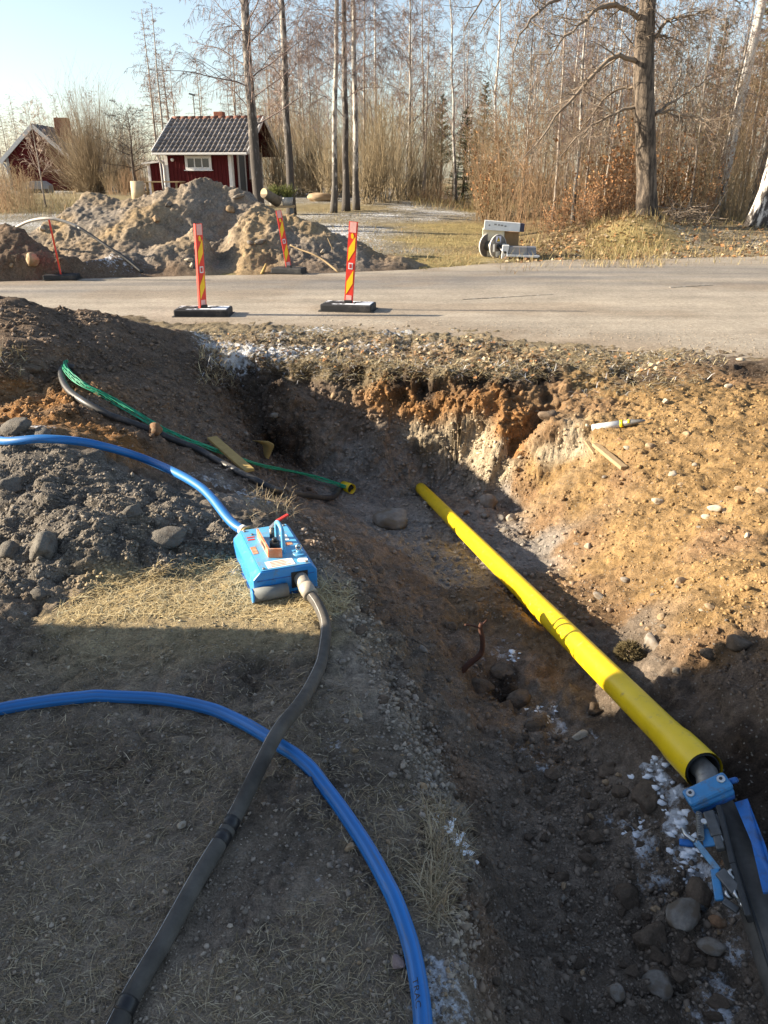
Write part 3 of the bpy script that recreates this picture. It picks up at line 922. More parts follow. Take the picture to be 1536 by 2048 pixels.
# ------------------------------------------------------------------ spoil heaps beyond the road
HC = [(180,388,16.6),(140,408,16.2),(240,402,16.4),(300,392,16.4),(345,372,16.4),(380,352,16.4),(405,346,16.5),(440,358,16.5),(480,380,16.4),(520,398,16.2),(560,424,15.9),(600,436,15.7),(640,462,15.4),
 (670,490,15.1),(700,512,14.9),(760,514,15.0),(800,512,15.0),(840,532,14.9),(100,436,15.9),
 (250,470,14.95),(300,430,15.6),(270,505,14.6),(350,500,15.15),(388,450,14.95),(455,465,15.8),(335,455,15.6),(500,470,15.1),(560,490,14.9),(600,500,14.8),(200,450,15.3),(180,490,14.9),
 (230,500,14.7),(440,510,15.15),(362,482,14.65),(480,430,15.6),(540,450,15.3),(640,505,14.7),(720,525,14.6),(160,430,15.7),
 (200,532,13.55),(250,537,13.8),(300,533,14.0),(165,522,13.6),(225,518,13.9),
 # low mound at the left
 (20,448,13.75),(-40,440,13.9),(60,474,13.6),(100,506,13.4),(140,530,13.35),(-90,450,14.2),(0,500,13.2),(50,520,13.15),(100,545,13.15),(-60,520,13.1)]
hp = [tuple(P(a, b, y=c)) for a, b, c in HC]
for xx in np.arange(-9.5, 1.3, .5):
    hp.append((xx, RYF(xx) + .02, 0.0))
hp += [(-9, 15.4, .0), (-7.7, 14.75, .06), (-6.8, 14.75, .06), (-6.0, 14.3, .04), (-5.3, 13.95, .03), (-7.6, 15.4, .03), (-7.2, 16.6, .05), (-9.5, 17, 0), (-9.5, 19.5, 0), (-7, 18.6, .05), (-5.5, 18.8, .1),
       (-3.7, 19.2, .15), (-2, 18.6, .12), (-.9, 17.4, .06), (.2, 16.2, .02), (1.2, 15.6, 0), (2.2, 19.5, 0), (2.2, 15.8, 0), (-9.5, 12.4, 0), (-8.6, 13.1, 0), (1.3, 14.8, .0)]
hx = steps((-9.4, -7.6, .06), (-7.6, 1.2, .028)); hy = steps((12.6, 16.8, .03), (16.8, 19.4, .08))
HH = tin(hp, hx, hy)
HH[np.isnan(HH)] = 0
HH = blur(HH, 4)
hX, hY = np.meshgrid(hx, hy)
base = ground_far(hX, hY)
hpt = np.stack([hX.ravel(), hY.ravel(), np.maximum(HH, 0).ravel()], 1)
hn = normals_of(hpt, len(hx), len(hy))
fade = np.clip(hpt[:, 2] / .25, 0, 1)
hd = np.clip(.45 + 1.4 * fbm(hpt, 1.1, 3, .5, 691), 0, 1)
hrel = fade * (.15 * fbm(hpt, 1.3, 3, .5, 601) + .06 * fbm(hpt, 4, 4, .6, 611) + hd * (.04 * clods(hpt, 5, 621) + .04 * clods(hpt, 9, 631)) + .028 * clods(hpt, 18, 641) + .04 * fbm(hpt, 14, 4, .7, 651))
hV = hpt + hn * hrel[:, None]
hV[:, 2] -= .05 * (1 - fade)
g = np.clip(.5 + 1.6 * fbm(hpt, .9, 3, .5, 661), 0, 1)[:, None]
grey, och, dkb = np.array([.235, .200, .165]), np.array([.33, .235, .13]), np.array([.16, .115, .08])
ht = grey * g + och * (1 - g)
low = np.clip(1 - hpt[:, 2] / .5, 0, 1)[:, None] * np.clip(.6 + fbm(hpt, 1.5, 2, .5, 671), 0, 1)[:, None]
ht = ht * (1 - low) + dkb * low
ctr = np.exp(-(((hpt[:, 0] + 3.4) / 1.0) ** 2 + ((hpt[:, 1] - 16) / 1.2) ** 2))[:, None]
ht = ht * (1 - .8 * ctr) + grey * .8 * ctr
mound_shade = np.clip((-3.0 - hpt[:, 0]) / .6, 0, 1)[:, None] * np.clip((14.2 - hpt[:, 1]) / .3, 0, 1)[:, None]  # painted shade: the left mound's front, turned from the sun, darkened in the tint
ht = ht * (1 - mound_shade) + np.array([.15, .105, .072]) * mound_shade
ht *= (1 + .25 * fbm(hpt, 6, 4, .6, 681)[:, None])
hf = np.clip(.55 * np.exp(-(((hpt[:, 0] + 5.0) / .9) ** 2 + ((hpt[:, 1] - 13.9) / .35) ** 2)), 0, 1)
HQ = grid_quads(len(hx), len(hy))
hc = hV[HQ].mean(1)
on = (hpt[:, 2][HQ].max(1) > .012)
lm_ = (hc[:, 0] < -4.55) & (hc[:, 1] < 13.95 + .35 * (hc[:, 0] + 5) * -.6)
rm_ = (hc[:, 0] > -.75)
for mask, lab in ((on & ~lm_ & ~rm_, 'big lumpy heap of grey and tan soil in front of the red cottage'),
                  (on & lm_, 'dark low soil mound beside the far road edge under the bent conduit'),
                  (on & rm_, 'low reddish tail of soil along the road by the frosty track')):
    Q = HQ[mask]; used = np.unique(Q); rm = np.full(len(hV), -1, np.int64); rm[used] = np.arange(len(used))
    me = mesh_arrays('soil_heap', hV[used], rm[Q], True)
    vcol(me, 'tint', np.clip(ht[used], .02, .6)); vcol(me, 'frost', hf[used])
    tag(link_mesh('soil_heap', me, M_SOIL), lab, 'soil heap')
BVH_HEAP = bvh_of(hV, HQ[on])


def heap_at(px, py):
    return ray_px(BVH_HEAP, px, py)
# ------------------------------------------------------------------ bare trees, shrubs, the wood
class Twigs:
    """round twigs gathered as segments, meshed in one go"""
    def __init__(self):
        self.s = []

    def seg(self, a, b, r0, r1):
        self.s.append((a[0], a[1], a[2], b[0], b[1], b[2], r0, r1))

    def poly(self, pts, r0, r1):
        m = len(pts) - 1
        for i in range(m):
            self.seg(pts[i], pts[i + 1], r0 + (r1 - r0) * i / m, r0 + (r1 - r0) * (i + 1) / m)

    def mesh(self, name, n=3):
        S = np.array(self.s, np.float32)
        a, b = S[:, :3], S[:, 3:6]
        d = b - a
        L = np.maximum(np.linalg.norm(d, axis=1, keepdims=True), 1e-6)
        d = d / L
        ref = np.where(np.abs(d[:, 2:3]) > .9, np.array([[1, 0, 0]], np.float32), np.array([[0, 0, 1]], np.float32))
        u = np.cross(d, ref); u /= np.maximum(np.linalg.norm(u, axis=1, keepdims=True), 1e-6)
        v = np.cross(d, u)
        N = len(S)
        V = np.zeros((N, 2 * n, 3), np.float32)
        for k in range(n):
            th = 2 * math.pi * k / n
            e = u * math.cos(th) + v * math.sin(th)
            V[:, k] = a + e * S[:, 6:7]
            V[:, n + k] = b + e * S[:, 7:8]
        idx = (np.arange(N) * 2 * n)[:, None]
        F = []
        for k in range(n):
            q = (k + 1) % n
            F.append(np.concatenate([idx + k, idx + q, idx + n + q, idx + n + k], 1))
        return mesh_arrays(name, V.reshape(-1, 3), np.concatenate(F), True)


def rvec(rng):
    v = Vector((rng.gauss(0, 1), rng.gauss(0, 1), rng.gauss(0, 1)))
    return v.normalized()


def branch(T, p, d, L, r, lvl, rng, cfg):
    """one branch with its side branches; cfg per level: segs, kids, kid length, kid angle, droop, wobble"""
    ns, kids, klen, kang, droop, wob = cfg[lvl]
    p = Vector(p); d = Vector(d).normalized()
    st = L / ns
    rr = r
    spots = sorted(rng.uniform(.12, 1.0) for _ in range(int(kids * rng.uniform(.75, 1.25) + .5)))
    ki = 0
    for i in range(ns):
        d = (d + rvec(rng) * wob + Vector((0, 0, -droop))).normalized()
        q = p + d * st
        r1 = r * (1 - .8 * (i + 1) / ns)
        T.seg(p, q, rr, max(r1, TIP))
        while ki < len(spots) and spots[ki] * ns <= i + 1:
            if lvl + 1 < len(cfg):
                f = spots[ki] * ns - i
                o = p.lerp(q, f)
                side = d.cross(rvec(rng))
                if side.length > 1e-3:
                    side.normalize()
                    kd = (d * math.cos(kang) + side * math.sin(kang)).normalized()
                    branch(T, o, kd, L * klen * rng.uniform(.6, 1.2) * (1.15 - .5 * spots[ki]), max(rr * .55, TIP * 1.25), lvl + 1, rng, cfg)
            ki += 1
        p = q
        rr = max(r1, TIP)
    return p


TIP = .0032
BIRCH = [(7, 8, .46, .7, .06, .17), (5, 5, .5, .7, .14, .18), (4, 4, .6, .55, .26, .15), (2, 0, 0, 0, .34, .13)]
WBIRCH = [(5, 6, .45, .65, .02, .13), (4, 5, .5, .6, .10, .15), (2, 0, 0, 0, .2, .12)]
THIN = [(5, 7, .45, .7, -.02, .16), (4, 5, .5, .75, .03, .18), (2, 0, 0, 0, .06, .18)]


def trunk_path(h, lean, rng, n=12, wob=.012):
    pts, off = [], Vector((0, 0, 0))
    for i in range(n + 1):
        f = i / n
        off += Vector((rng.gauss(0, wob), rng.gauss(0, wob), 0)) * h / n * 3
        pts.append(Vector((lean[0] * f * h, lean[1] * f * h, f * h)) + off * (f > 0))
    return pts


def make_tree(seed, h, r0, nb, cfg, start=.2, blen=.30, up=(.2, .75), lean=(0, 0), thin_top=.12, wob=.012, taper=.85, twig_r=.5, limb=(.20, .36)):
    """trunk mesh and crown mesh"""
    rng = random.Random(seed)
    tp = trunk_path(h, lean, rng, 14, wob)
    rad = [max(r0 * (1 - taper * (i / 14) ** .9), .008) * (1.25 if i == 0 else 1) for i in range(15)]
    rad[0] = r0 * 1.35
    mb = MB(); mb.tube(spline(tp, 40), list(np.interp(np.linspace(0, 1, 40), np.linspace(0, 1, 15), rad)), 10)
    T = Twigs()
    for k in range(nb):
        f = start + (1 - start) * ((k + rng.random()) / nb) ** .9
        i = min(int(f * 14), 13); g = f * 14 - i
        p = tp[i].lerp(tp[i + 1], g)
        az = k * 2.399 + rng.uniform(-.5, .5)
        el = rng.uniform(*up)
        d = Vector((math.cos(az) * math.cos(el), math.sin(az) * math.cos(el), math.sin(el)))
        L = h * blen * (1 - .62 * (f - start) / (1 - start)) * rng.uniform(.7, 1.2)
        r = max(np.interp(f, np.linspace(0, 1, 15), rad) * rng.uniform(*limb), .006)
        branch(T, p, d, L, r, 0, rng, cfg)
    return mb, T


def trunk_mesh(mb, name):
    me = bpy.data.meshes.new(name)
    me.from_pydata([tuple(v) for v in mb.v], [], mb.f)
    me.polygons.foreach_set('use_smooth', np.ones(len(mb.f), bool))
    me.update()
    return me


def mat_bark(name, pale, dark, base_h=2.0, scale=9.0, thr=(.42, .58), stretch=(1, 1, .35), bump=.6):
    """birch-like bark: pale with dark patches, dark and furrowed towards the foot"""
    m, nt, b = nodes_of(name)
    N, L = nt.nodes, nt.links
    tc = N.new('ShaderNodeTexCoord')
    mp = N.new('ShaderNodeMapping'); mp.inputs['Scale'].default_value = stretch
    L.new(tc.outputs['Object'], mp.inputs['Vector'])
    nz = N.new('ShaderNodeTexNoise'); nz.inputs['Scale'].default_value = scale; nz.inputs['Detail'].default_value = 6; nz.inputs['Roughness'].default_value = .7
    L.new(mp.outputs['Vector'], nz.inputs['Vector'])
    sx = N.new('ShaderNodeSeparateXYZ'); L.new(tc.outputs['Object'], sx.inputs['Vector'])
    hm = N.new('ShaderNodeMapRange'); hm.inputs['From Max'].default_value = base_h; hm.inputs['To Min'].default_value = .20; hm.inputs['To Max'].default_value = 0
    L.new(sx.outputs['Z'], hm.inputs['Value'])
    ad = N.new('ShaderNodeMath'); ad.operation = 'ADD'; L.new(nz.outputs['Fac'], ad.inputs[0]); L.new(hm.outputs['Result'], ad.inputs[1])
    mr = N.new('ShaderNodeMapRange'); mr.inputs['From Min'].default_value = thr[0]; mr.inputs['From Max'].default_value = thr[1]
    L.new(ad.outputs[0], mr.inputs['Value'])
    mx = N.new('ShaderNodeMix'); mx.data_type = 'RGBA'
    L.new(mr.outputs['Result'], mx.inputs['Factor']); mx.inputs['A'].default_value = list(pale) + [1]; mx.inputs['B'].default_value = list(dark) + [1]
    L.new(mx.outputs['Result'], b.inputs['Base Color'])
    b.inputs['Roughness'].default_value = .85; b.inputs['Specular IOR Level'].default_value = .25
    bp = N.new('ShaderNodeBump'); bp.inputs['Strength'].default_value = bump; bp.inputs['Distance'].default_value = .03
    L.new(nz.outputs['Fac'], bp.inputs['Height']); L.new(bp.outputs['Normal'], b.inputs['Normal'])
    return m


M_BIRCH_GREY = mat_bark('grey_birch_bark', (.33, .30, .27), (.075, .065, .058), 4.5, 10, (.44, .56))
M_BIRCH_WHITE = mat_bark('white_birch_bark', (.66, .62, .57), (.07, .06, .055), 1.6, 7, (.58, .67))
M_SAP = mat_bark('pale_sapling_bark', (.36, .31, .26), (.14, .11, .09), 1.0, 6, (.5, .65))
M_OAK = mat_bark('furrowed_bark', (.19, .15, .115), (.05, .040, .033), .8, 12, (.40, .58), (1, 1, .22), 1.0)
M_TWIG = mat_tinted('birch_twigs', rough=.8, var=.25, scale=3, rgb=(.20, .15, .135), bump=0)
M_TWIG_BROWN = mat_tinted('brown_twigs', rough=.8, var=.3, scale=2, rgb=(.27, .18, .115), bump=0, per_object=.2)
M_TWIG_OAK = mat_tinted('grey_twigs', rough=.8, var=.25, scale=3, rgb=(.215, .17, .13), bump=0)
M_LARCH = mat_tinted('larch_twigs', rough=.8, var=.3, scale=2, rgb=(.25, .18, .14), bump=0, per_object=.15)
M_WILLOW = mat_tinted('willow_stems', rough=.75, var=.25, scale=2, rgb=(.29, .225, .145), bump=0, per_object=.15)


def plant(name, label, cat, loc, meshes, rotz=0, scale=1.0, group=None):
    """a thing with its parts; meshes: [(part, mesh, material)]"""
    o = thing(name, label, cat, loc, rotz, group)
    o.scale = (scale,) * 3
    for part, me, mat in meshes:
        c = bpy.data.objects.new(part, me)
        if len(me.materials) == 0: me.materials.append(mat)
        COL.objects.link(c); c.parent = o
    return o


def birch_meshes(seed, h, r0, nb, bark, cfg=None, **kw):
    mb, T = make_tree(seed, h, r0, nb, cfg or BIRCH, **kw)
    return [('trunk', trunk_mesh(mb, 'trunk'), bark), ('crown', T.mesh('crown'), M_TWIG)]


# the tall birches by the cottage, each with its own place
def ground_z(x, y): return drop_far(x, y).z - .05
bA = birch_meshes(11, 12.5, .15, 54, M_BIRCH_GREY, limb=(.12, .22), start=.19, blen=.24, up=(.35, 1.0), wob=.006, taper=.8)
bB = birch_meshes(12, 13.0, .125, 46, M_BIRCH_GREY, limb=(.12, .24), start=.22, blen=.21, up=(.4, 1.0), wob=.008, taper=.8)
M_BIRCH_MID = mat_bark('mottled_birch_bark', (.44, .41, .37), (.10, .09, .08), 2.5, 9, (.49, .58))
bC = birch_meshes(13, 12.5, .10, 40, M_BIRCH_MID, limb=(.14, .26), start=.25, blen=.20, up=(.4, 1.0), wob=.012, taper=.8)
for px, py, yy, ms, rz, sc_, lab, lean in (
        (520, 430, 22.0, bA, .3, 1.0, 'thick grey birch right in front of the red cottage gable', -.01),
        (583, 428, 26.5, bB, 1.7, 1.05, 'slim grey birch just right of the cottage behind the far leaning marker post', -.012),
        (667, 426, 27.5, bC, 2.6, 1.0, 'thin white-stemmed birch leaning left beside a pair of birches', -.05),
        (692, 420, 28.2, bB, 4.1, .98, 'darker left stem of the birch pair above the frosty bank', .0),
        (713, 418, 28.8, bC, 5.0, 1.08, 'paler right stem of the birch pair above the frosty bank', -.02)):
    w = P(px, py, y=yy)
    o = plant('birch_tree', lab, 'birch tree', (w.x, w.y, ground_z(w.x, w.y)), ms, rz, sc_, 'tall birches by the cottage')
    o.rotation_euler = (0, lean, rz)

# white birches at the right edge
for px, py, yy, ms, rz, sc_, lab, lean in (
        (1437, 400, 24.0, birch_meshes(21, 12, .17, 22, M_BIRCH_WHITE, cfg=WBIRCH, start=.42, blen=.22, wob=.006, taper=.7), 1.0, 1.0, 'tall white birch leaning right behind the brush at the right', .055),
        (1512, 455, 20.3, birch_meshes(22, 11, .23, 22, M_BIRCH_WHITE, cfg=WBIRCH, start=.40, blen=.25, wob=.006, taper=.75), 2.0, 1.0, 'thick white birch with dark foot at the right picture edge', .085),
        (1500, 440, 23.5, bC, .8, 1.1, 'thinner white birch behind the thick right edge birch', .07)):
    w = P(px, py, y=yy)
    o = plant('birch_tree', lab, 'birch tree', (w.x, w.y, ground_z(w.x, w.y)), ms, rz, sc_, 'birches at the right edge')
    o.rotation_euler = (0, lean, 0)

# the big tree with spreading limbs by the road
rng = random.Random(5)
TY = 20.0
tp = [(1297, 462), (1294, 420), (1293, 350), (1290, 250), (1287, 150), (1290, 60), (1296, 0), (1300, -120), (1300, -260)]
tpt = [P(a, b, y=TY) for a, b in tp]
tb = Vector((tpt[0].x, TY, ground_z(tpt[0].x, TY) - .05))
tpt[0] = tb.copy()
big = MB()
big.tube([p - tb for p in spline(tpt, 60)], list(np.interp(np.linspace(0, 1, 60), [0, .06, .14, .25, .5, .62, .75, 1], [.42, .30, .25, .235, .225, .215, .17, .08])), 20)
me = trunk_mesh(big, 'trunk')
for v in me.vertices:      # furrows and flutes
    a = math.atan2(v.co.y, v.co.x)
    ax = big_axis = None
V0 = np.zeros(len(me.vertices) * 3, np.float32); me.vertices.foreach_get('co', V0); V0 = V0.reshape(-1, 3)
V0[:, :2] *= 1.0
V0 += (fbm(V0 * np.array([1, 1, .3]), 7, 3, .6, 700)[:, None] * .03) * np.array([1, 1, 0])
me.vertices.foreach_set('co', V0.astype(np.float32).ravel()); me.update()
T = Twigs()
OAK = [(6, 5, .42, .8, .03, .2), (4, 4, .5, .7, .05, .22), (3, 3, .5, .7, .08, .2), (2, 0, 0, 0, .1, .2)]
LIMBS = [
 ([(1283,130),(1250,113),(1215,120),(1172,168),(1130,215),(1100,248),(1070,290),(1048,318)], .085, .015, -1.2),
 ([(1280,175),(1240,176),(1200,205),(1165,255),(1140,300)], .055, .012, 1.0),
 ([(1277,212),(1230,225),(1190,245),(1150,280),(1112,325)], .055, .012, -.4),
 ([(1280,40),(1250,20),(1215,8),(1180,30),(1145,62),(1112,95),(1085,150)], .09, .015, -1.6),
 ([(1310,228),(1345,205),(1380,182),(1425,148)], .055, .012, .6),
 ([(1308,78),(1335,42),(1370,30),(1425,22)], .06, .012, -.8),
 ([(1308,72),(1340,76),(1372,92)], .045, .01, .8),
 ([(1310,230),(1340,222),(1395,238),(1425,242)], .05, .01, -.6),
 ([(1292,-30),(1220,-40),(1130,-10),(1060,40),(1025,110)], .09, .015, -2.2),
 ([(1292,-80),(1180,-110),(1060,-80),(980,-20),(930,60)], .09, .015, -1.5),
 ([(1300,-40),(1350,-60),(1420,-40),(1480,10)], .08, .015, -1.0),
 ([(1300,-120),(1240,-200),(1150,-220),(1060,-190)], .08, .015, 1.5),
 ([(1300,-150),(1360,-220),(1430,-230)], .08, .015, -1.5),
 ([(1294,-10),(1240,-20),(1180,-60),(1090,-60),(1010,-10),(960,70)], .07, .012, .8),
 ([(1285,140),(1262,90),(1240,60),(1205,60)], .04, .01, 1.2),
]
for pts_, r0, r1, dy in LIMBS:
    m = len(pts_) - 1
    W = [P(a, b, y=TY + dy * i / m) - tb for i, (a, b) in enumerate(pts_)]
    W = spline(W, 16)
    for i in range(1, 16): W[i] = W[i] + rvec(rng) * .035
    Tm = Twigs()
    r0 *= .7; r1 *= .8
    T.poly(W, r0, r1)
    for k in range(15):
        f = rng.uniform(.15, 1) * 15
        i = min(int(f), 14)
        p = W[i].lerp(W[i + 1], f - i)
        d = (W[i + 1] - W[i]).normalized()
        sd = d.cross(rvec(rng)).normalized()
        kd = (d * .6 + sd * .8).normalized()
        branch(T, p, kd, rng.uniform(.5, 1.35), max((r0 + (r1 - r0) * f / 15) * .45, .007), 0, rng, OAK)
plant('big_tree', 'big bare tree with spreading limbs and mossy foot beyond the road', 'tree', tb,
      [('trunk', me, M_OAK), ('crown', T.mesh('crown', 4), M_TWIG_OAK)])

# trees of the wood: a few grown forms, copied
def sap_meshes(seed, h, r0, nb, bark, twig, cfg=THIN, **kw):
    mb, T = make_tree(seed, h, r0, nb, cfg, **kw)
    return [('trunk', trunk_mesh(mb, 'trunk'), bark), ('crown', T.mesh('crown'), twig)]


TIP = .0045
wood_birch = [birch_meshes(31 + i, 10.5, .085, 40, (M_BIRCH_MID, M_SAP, M_BIRCH_WHITE)[i], cfg=WBIRCH, start=.22, blen=.2, up=(.45, 1.1), wob=.012) for i in range(3)]
wood_sap = [sap_meshes(41 + i, 8.2, .045, 34, M_SAP, M_TWIG_BROWN, start=.15, blen=.22, up=(.5, 1.1), wob=.015) for i in range(3)]
LCFG = [(5, 14, .2, 1.1, .03, .06), (2, 3, .5, .8, .02, .12), (1, 0, 0, 0, .0, .1)]
larch = [sap_meshes(51 + i, 10.5, .10, 62, M_SAP, M_LARCH, cfg=LCFG, start=.12, blen=.17, up=(-.05, .35), wob=.004) for i in range(2)]


def needle_tree(seed, h, rad, whorls, rgb_mat, start=.05, droop=.25):
    """spruce: whorls of boughs, each bough a spray of short needle twigs"""
    rng = random.Random(seed)
    mb = MB(); mb.tube([(0, 0, 0), (0, 0, h)], [h * .016, .01], 8)
    T = Twigs()
    for wv in range(whorls):
        f = start + (1 - start) * wv / whorls
        nb = rng.randint(6, 8)
        for k in range(nb):
            az = rng.uniform(0, 2 * math.pi)
            L = rad * (1 - f) ** .85 * rng.uniform(.7, 1.1) + .12
            d = Vector((math.cos(az), math.sin(az), .25 - droop * (1 - f) + rng.gauss(0, .12)))
            p = Vector((0, 0, max(.15, f * h + rng.uniform(-.3, .3))))
            ns = 5
            for i in range(ns):
                d = (d + Vector((0, 0, -.06 + .05 * i))).normalized()
                q = p + d * L / ns
                T.seg(p, q, .014, .012)
                for j in range(7):
                    o = p.lerp(q, rng.random())
                    sd = d.cross(Vector((0, 0, 1))).normalized() * rng.choice((-1, 1))
                    e = (d * .6 + sd * .8 + rvec(rng) * .7 + Vector((0, 0, -.15))).normalized()
                    l2 = rng.uniform(.12, .3) * (1.1 - .5 * f)
                    T.seg(o, o + e * l2, .022, .006)
                p = q
    return [('trunk', trunk_mesh(mb, 'trunk'), M_OAK), ('crown', T.mesh('crown'), rgb_mat)]


M_NEEDLE = mat_tinted('spruce_needles', rough=.7, var=.35, scale=4, rgb=(.045, .062, .026), bump=0, per_object=.15)
M_PINE = mat_tinted('pine_needles', rough=.7, var=.3, scale=4, rgb=(.085, .085, .035), bump=0)
spruce = [needle_tree(61, 9.0, 1.6, 26, M_NEEDLE), needle_tree(62, 8.0, 1.9, 22, M_NEEDLE)]
pine = [needle_tree(63, 8.5, 2.0, 15, M_PINE, start=.35, droop=-.2)]


def put(kind, ms, px, yy, h_scale, group, label, name, cat, rng):
    w = P(px, 400, y=yy)
    z = ground_z(w.x, w.y)
    o = plant(name, label, cat, (w.x, w.y, z), ms, rng.uniform(0, 6.28), h_scale, group)
    o.rotation_euler = (rng.gauss(0, .025), rng.gauss(0, .025), rng.uniform(0, 6.28))
    return o


rng = random.Random(99)
# thin trees right of the track
def zone(px, yy):
    a = 'between reel and big tree' if px < 1240 else ('behind the big tree' if px < 1360 else 'right of the big tree')
    return a, ('near row' if yy < 29 else ('middle' if yy < 36 else 'back'))
for i in range(100):
    px = rng.uniform(985, 1660); yy = rng.uniform(23, 46)
    if px > 985 and yy > 23 + (1660 - px) * .0 and not (px < 1040 and yy < 26):
        za, zb = zone(px, yy)
        if rng.random() < .5:
            put('b', rng.choice(wood_birch), px, yy, rng.uniform(.50, .80) * (.55 + yy / 75), 'thin birches in the wood ' + za, 'thin bare birch in the %s of the wood %s' % (zb, za), 'wood_birch', 'birch tree', rng)
        else:
            put('s', rng.choice(wood_sap), px, yy, rng.uniform(.50, .85) * (.55 + yy / 75), 'saplings in the wood ' + za, 'slender brown sapling in the %s of the wood %s' % (zb, za), 'sapling', 'sapling', rng)
# behind the track and the birches
for i in range(52):
    px = rng.uniform(540, 985); yy = rng.uniform(38, 66)
    za = 'behind the tall birches' if px < 740 else 'behind the frosty track'
    if 870 < px < 985 and yy < 50: continue
    if rng.random() < .6:
        put('b', rng.choice(wood_birch), px, yy, rng.uniform(.70, 1.0), 'birches ' + za, ('nearer' if yy < 52 else 'distant') + ' bare pale-stemmed birch standing ' + za, 'wood_birch', 'birch tree', rng)
    else:
        put('s', rng.choice(wood_sap), px, yy, rng.uniform(.65, 1.05), 'saplings ' + za, ('nearer' if yy < 52 else 'distant') + ' bare slim brown sapling standing ' + za, 'sapling', 'sapling', rng)
# behind the buildings
for i in range(46):
    px = rng.uniform(-80, 560); yy = rng.uniform(52, 84)
    za = 'behind the barn' if px < 140 else ('between barn and cottage' if px < 320 else 'behind the cottage')
    if 20 < px < 115 and yy < 60: yy += 16
    k = rng.random()
    if k < .5:
        put('l', rng.choice(larch), px, yy, (.62 + .38 * (px > 300)) * rng.uniform(.72, .98), 'larches ' + za, ('nearer' if yy < 66 else 'distant') + ' bare spire-shaped larch rising ' + za, 'larch_tree', 'larch tree', rng)
    else:
        put('b', rng.choice(wood_birch), px, yy, (.62 + .38 * (px > 300)) * rng.uniform(.7, 1.0), 'birches ' + za, ('nearer' if yy < 66 else 'distant') + ' bare hazy-crowned birch rising ' + za, 'wood_birch', 'birch tree', rng)
for px, yy, sc_, lab in ((1395, 46, .92, 'dark green spruce top poking above the wood at the right'), (1440, 52, .7, 'smaller dark spruce right of the taller spruce in the wood'),
                         (925, 40, .52, 'low dark green spruce behind the pale twin birch stems at the track end'), (950, 44, .42, 'lowest dark spruce at the far right end of the track')):
    put('sp', spruce[0 if sc_ > .6 else 1], px, yy, sc_, None, lab, 'spruce_tree', 'spruce tree', rng)
for px, yy, sc_, lab in ((880, 46, .6, 'greenish pine crown left of the track end in the wood'), (1485, 34, .98, 'tall pine with green top at the upper right corner'), (960, 60, .8, 'distant pine with see-through crown above the end of the track')):
    put('pi', pine[0], px, yy, sc_, None, lab, 'pine_tree', 'pine tree', rng)
for px, yy, sc_, i, lab in ((1150, 22.4, .66, 0, 'thin white-stemmed birch standing midway between reel and big tree'), (1210, 24.0, .62, 1, 'thin pale birch directly left of the big tree trunk'),
                            (912, 36, .92, 0, 'pale twin-stemmed birch in the gap at the end of the track'), (985, 40, 1.05, 2, 'slender birch right of the gap at the end of the track'), (822, 40, 1.1, 0, 'tall double birch at the left end of the track')):
    put('b', wood_birch[i], px, yy, sc_, None, lab, 'wood_birch', 'birch tree', rng)


# shrubs: fans of stems
def fan_shrub(seed, h, spread, n, twigs=7, r=.013, curve=.1, leaves=0):
    rng = random.Random(seed)
    T = Twigs(); lv = []
    for k in range(n):
        az = rng.uniform(0, 6.283); tl = abs(rng.gauss(0, spread))
        d = Vector((math.cos(az) * math.sin(tl), math.sin(az) * math.sin(tl), math.cos(tl)))
        p = Vector((rng.gauss(0, .16) * h * .3, rng.gauss(0, .16) * h * .3, 0))
        L = h * rng.uniform(.55, 1.05); ns = 6
        for i in range(ns):
            d = (d + rvec(rng) * .08 + Vector((0, 0, curve * .3))).normalized()
            q = p + d * L / ns
            r0 = r * (1 - i / ns * .8)
            T.seg(p, q, r0, r * (1 - (i + 1) / ns * .8))
            if i >= 1:
                for j in range(int(twigs / 5 + rng.random())):
                    o = p.lerp(q, rng.random()); sd = d.cross(rvec(rng)).normalized()
                    e = (d * .8 + sd * .5).normalized(); l2 = L * rng.uniform(.08, .26)
                    m_ = o + e * l2 * .5
                    e2 = (e + rvec(rng) * .2 + Vector((0, 0, .1))).normalized()
                    T.seg(o, m_, r0 * .5, r0 * .35); T.seg(m_, m_ + e2 * l2 * .5, r0 * .35, .0018)
                    for _ in range(leaves):
                        if rng.random() < .5: lv.append((m_ + e2 * l2 * rng.random() * .5, rvec(rng)))
            p = q
    return T, lv


def leaf_mesh(lv, size, rng, cols):
    """curled dry leaves: two facets folded on the midrib"""
    V, F, C = [], [], []
    for p, n in lv:
        n = Vector(n); a = n.cross(rvec(rng)).normalized(); b = n.cross(a)
        s_ = size * rng.uniform(.6, 1.3); w_ = s_ * rng.uniform(.28, .45); u_ = n * s_ * rng.uniform(.05, .3)
        i = len(V)
        V += [p - a * s_ * .5, p + b * w_ + u_, p + a * s_ * .5 + u_ * .3, p - b * w_ + u_]
        F += [(i, i + 1, i + 2, i + 3)]
        C += [cols[rng.randrange(len(cols))]] * 4
    return np.array([tuple(v) for v in V]), np.array(F), np.array(C)


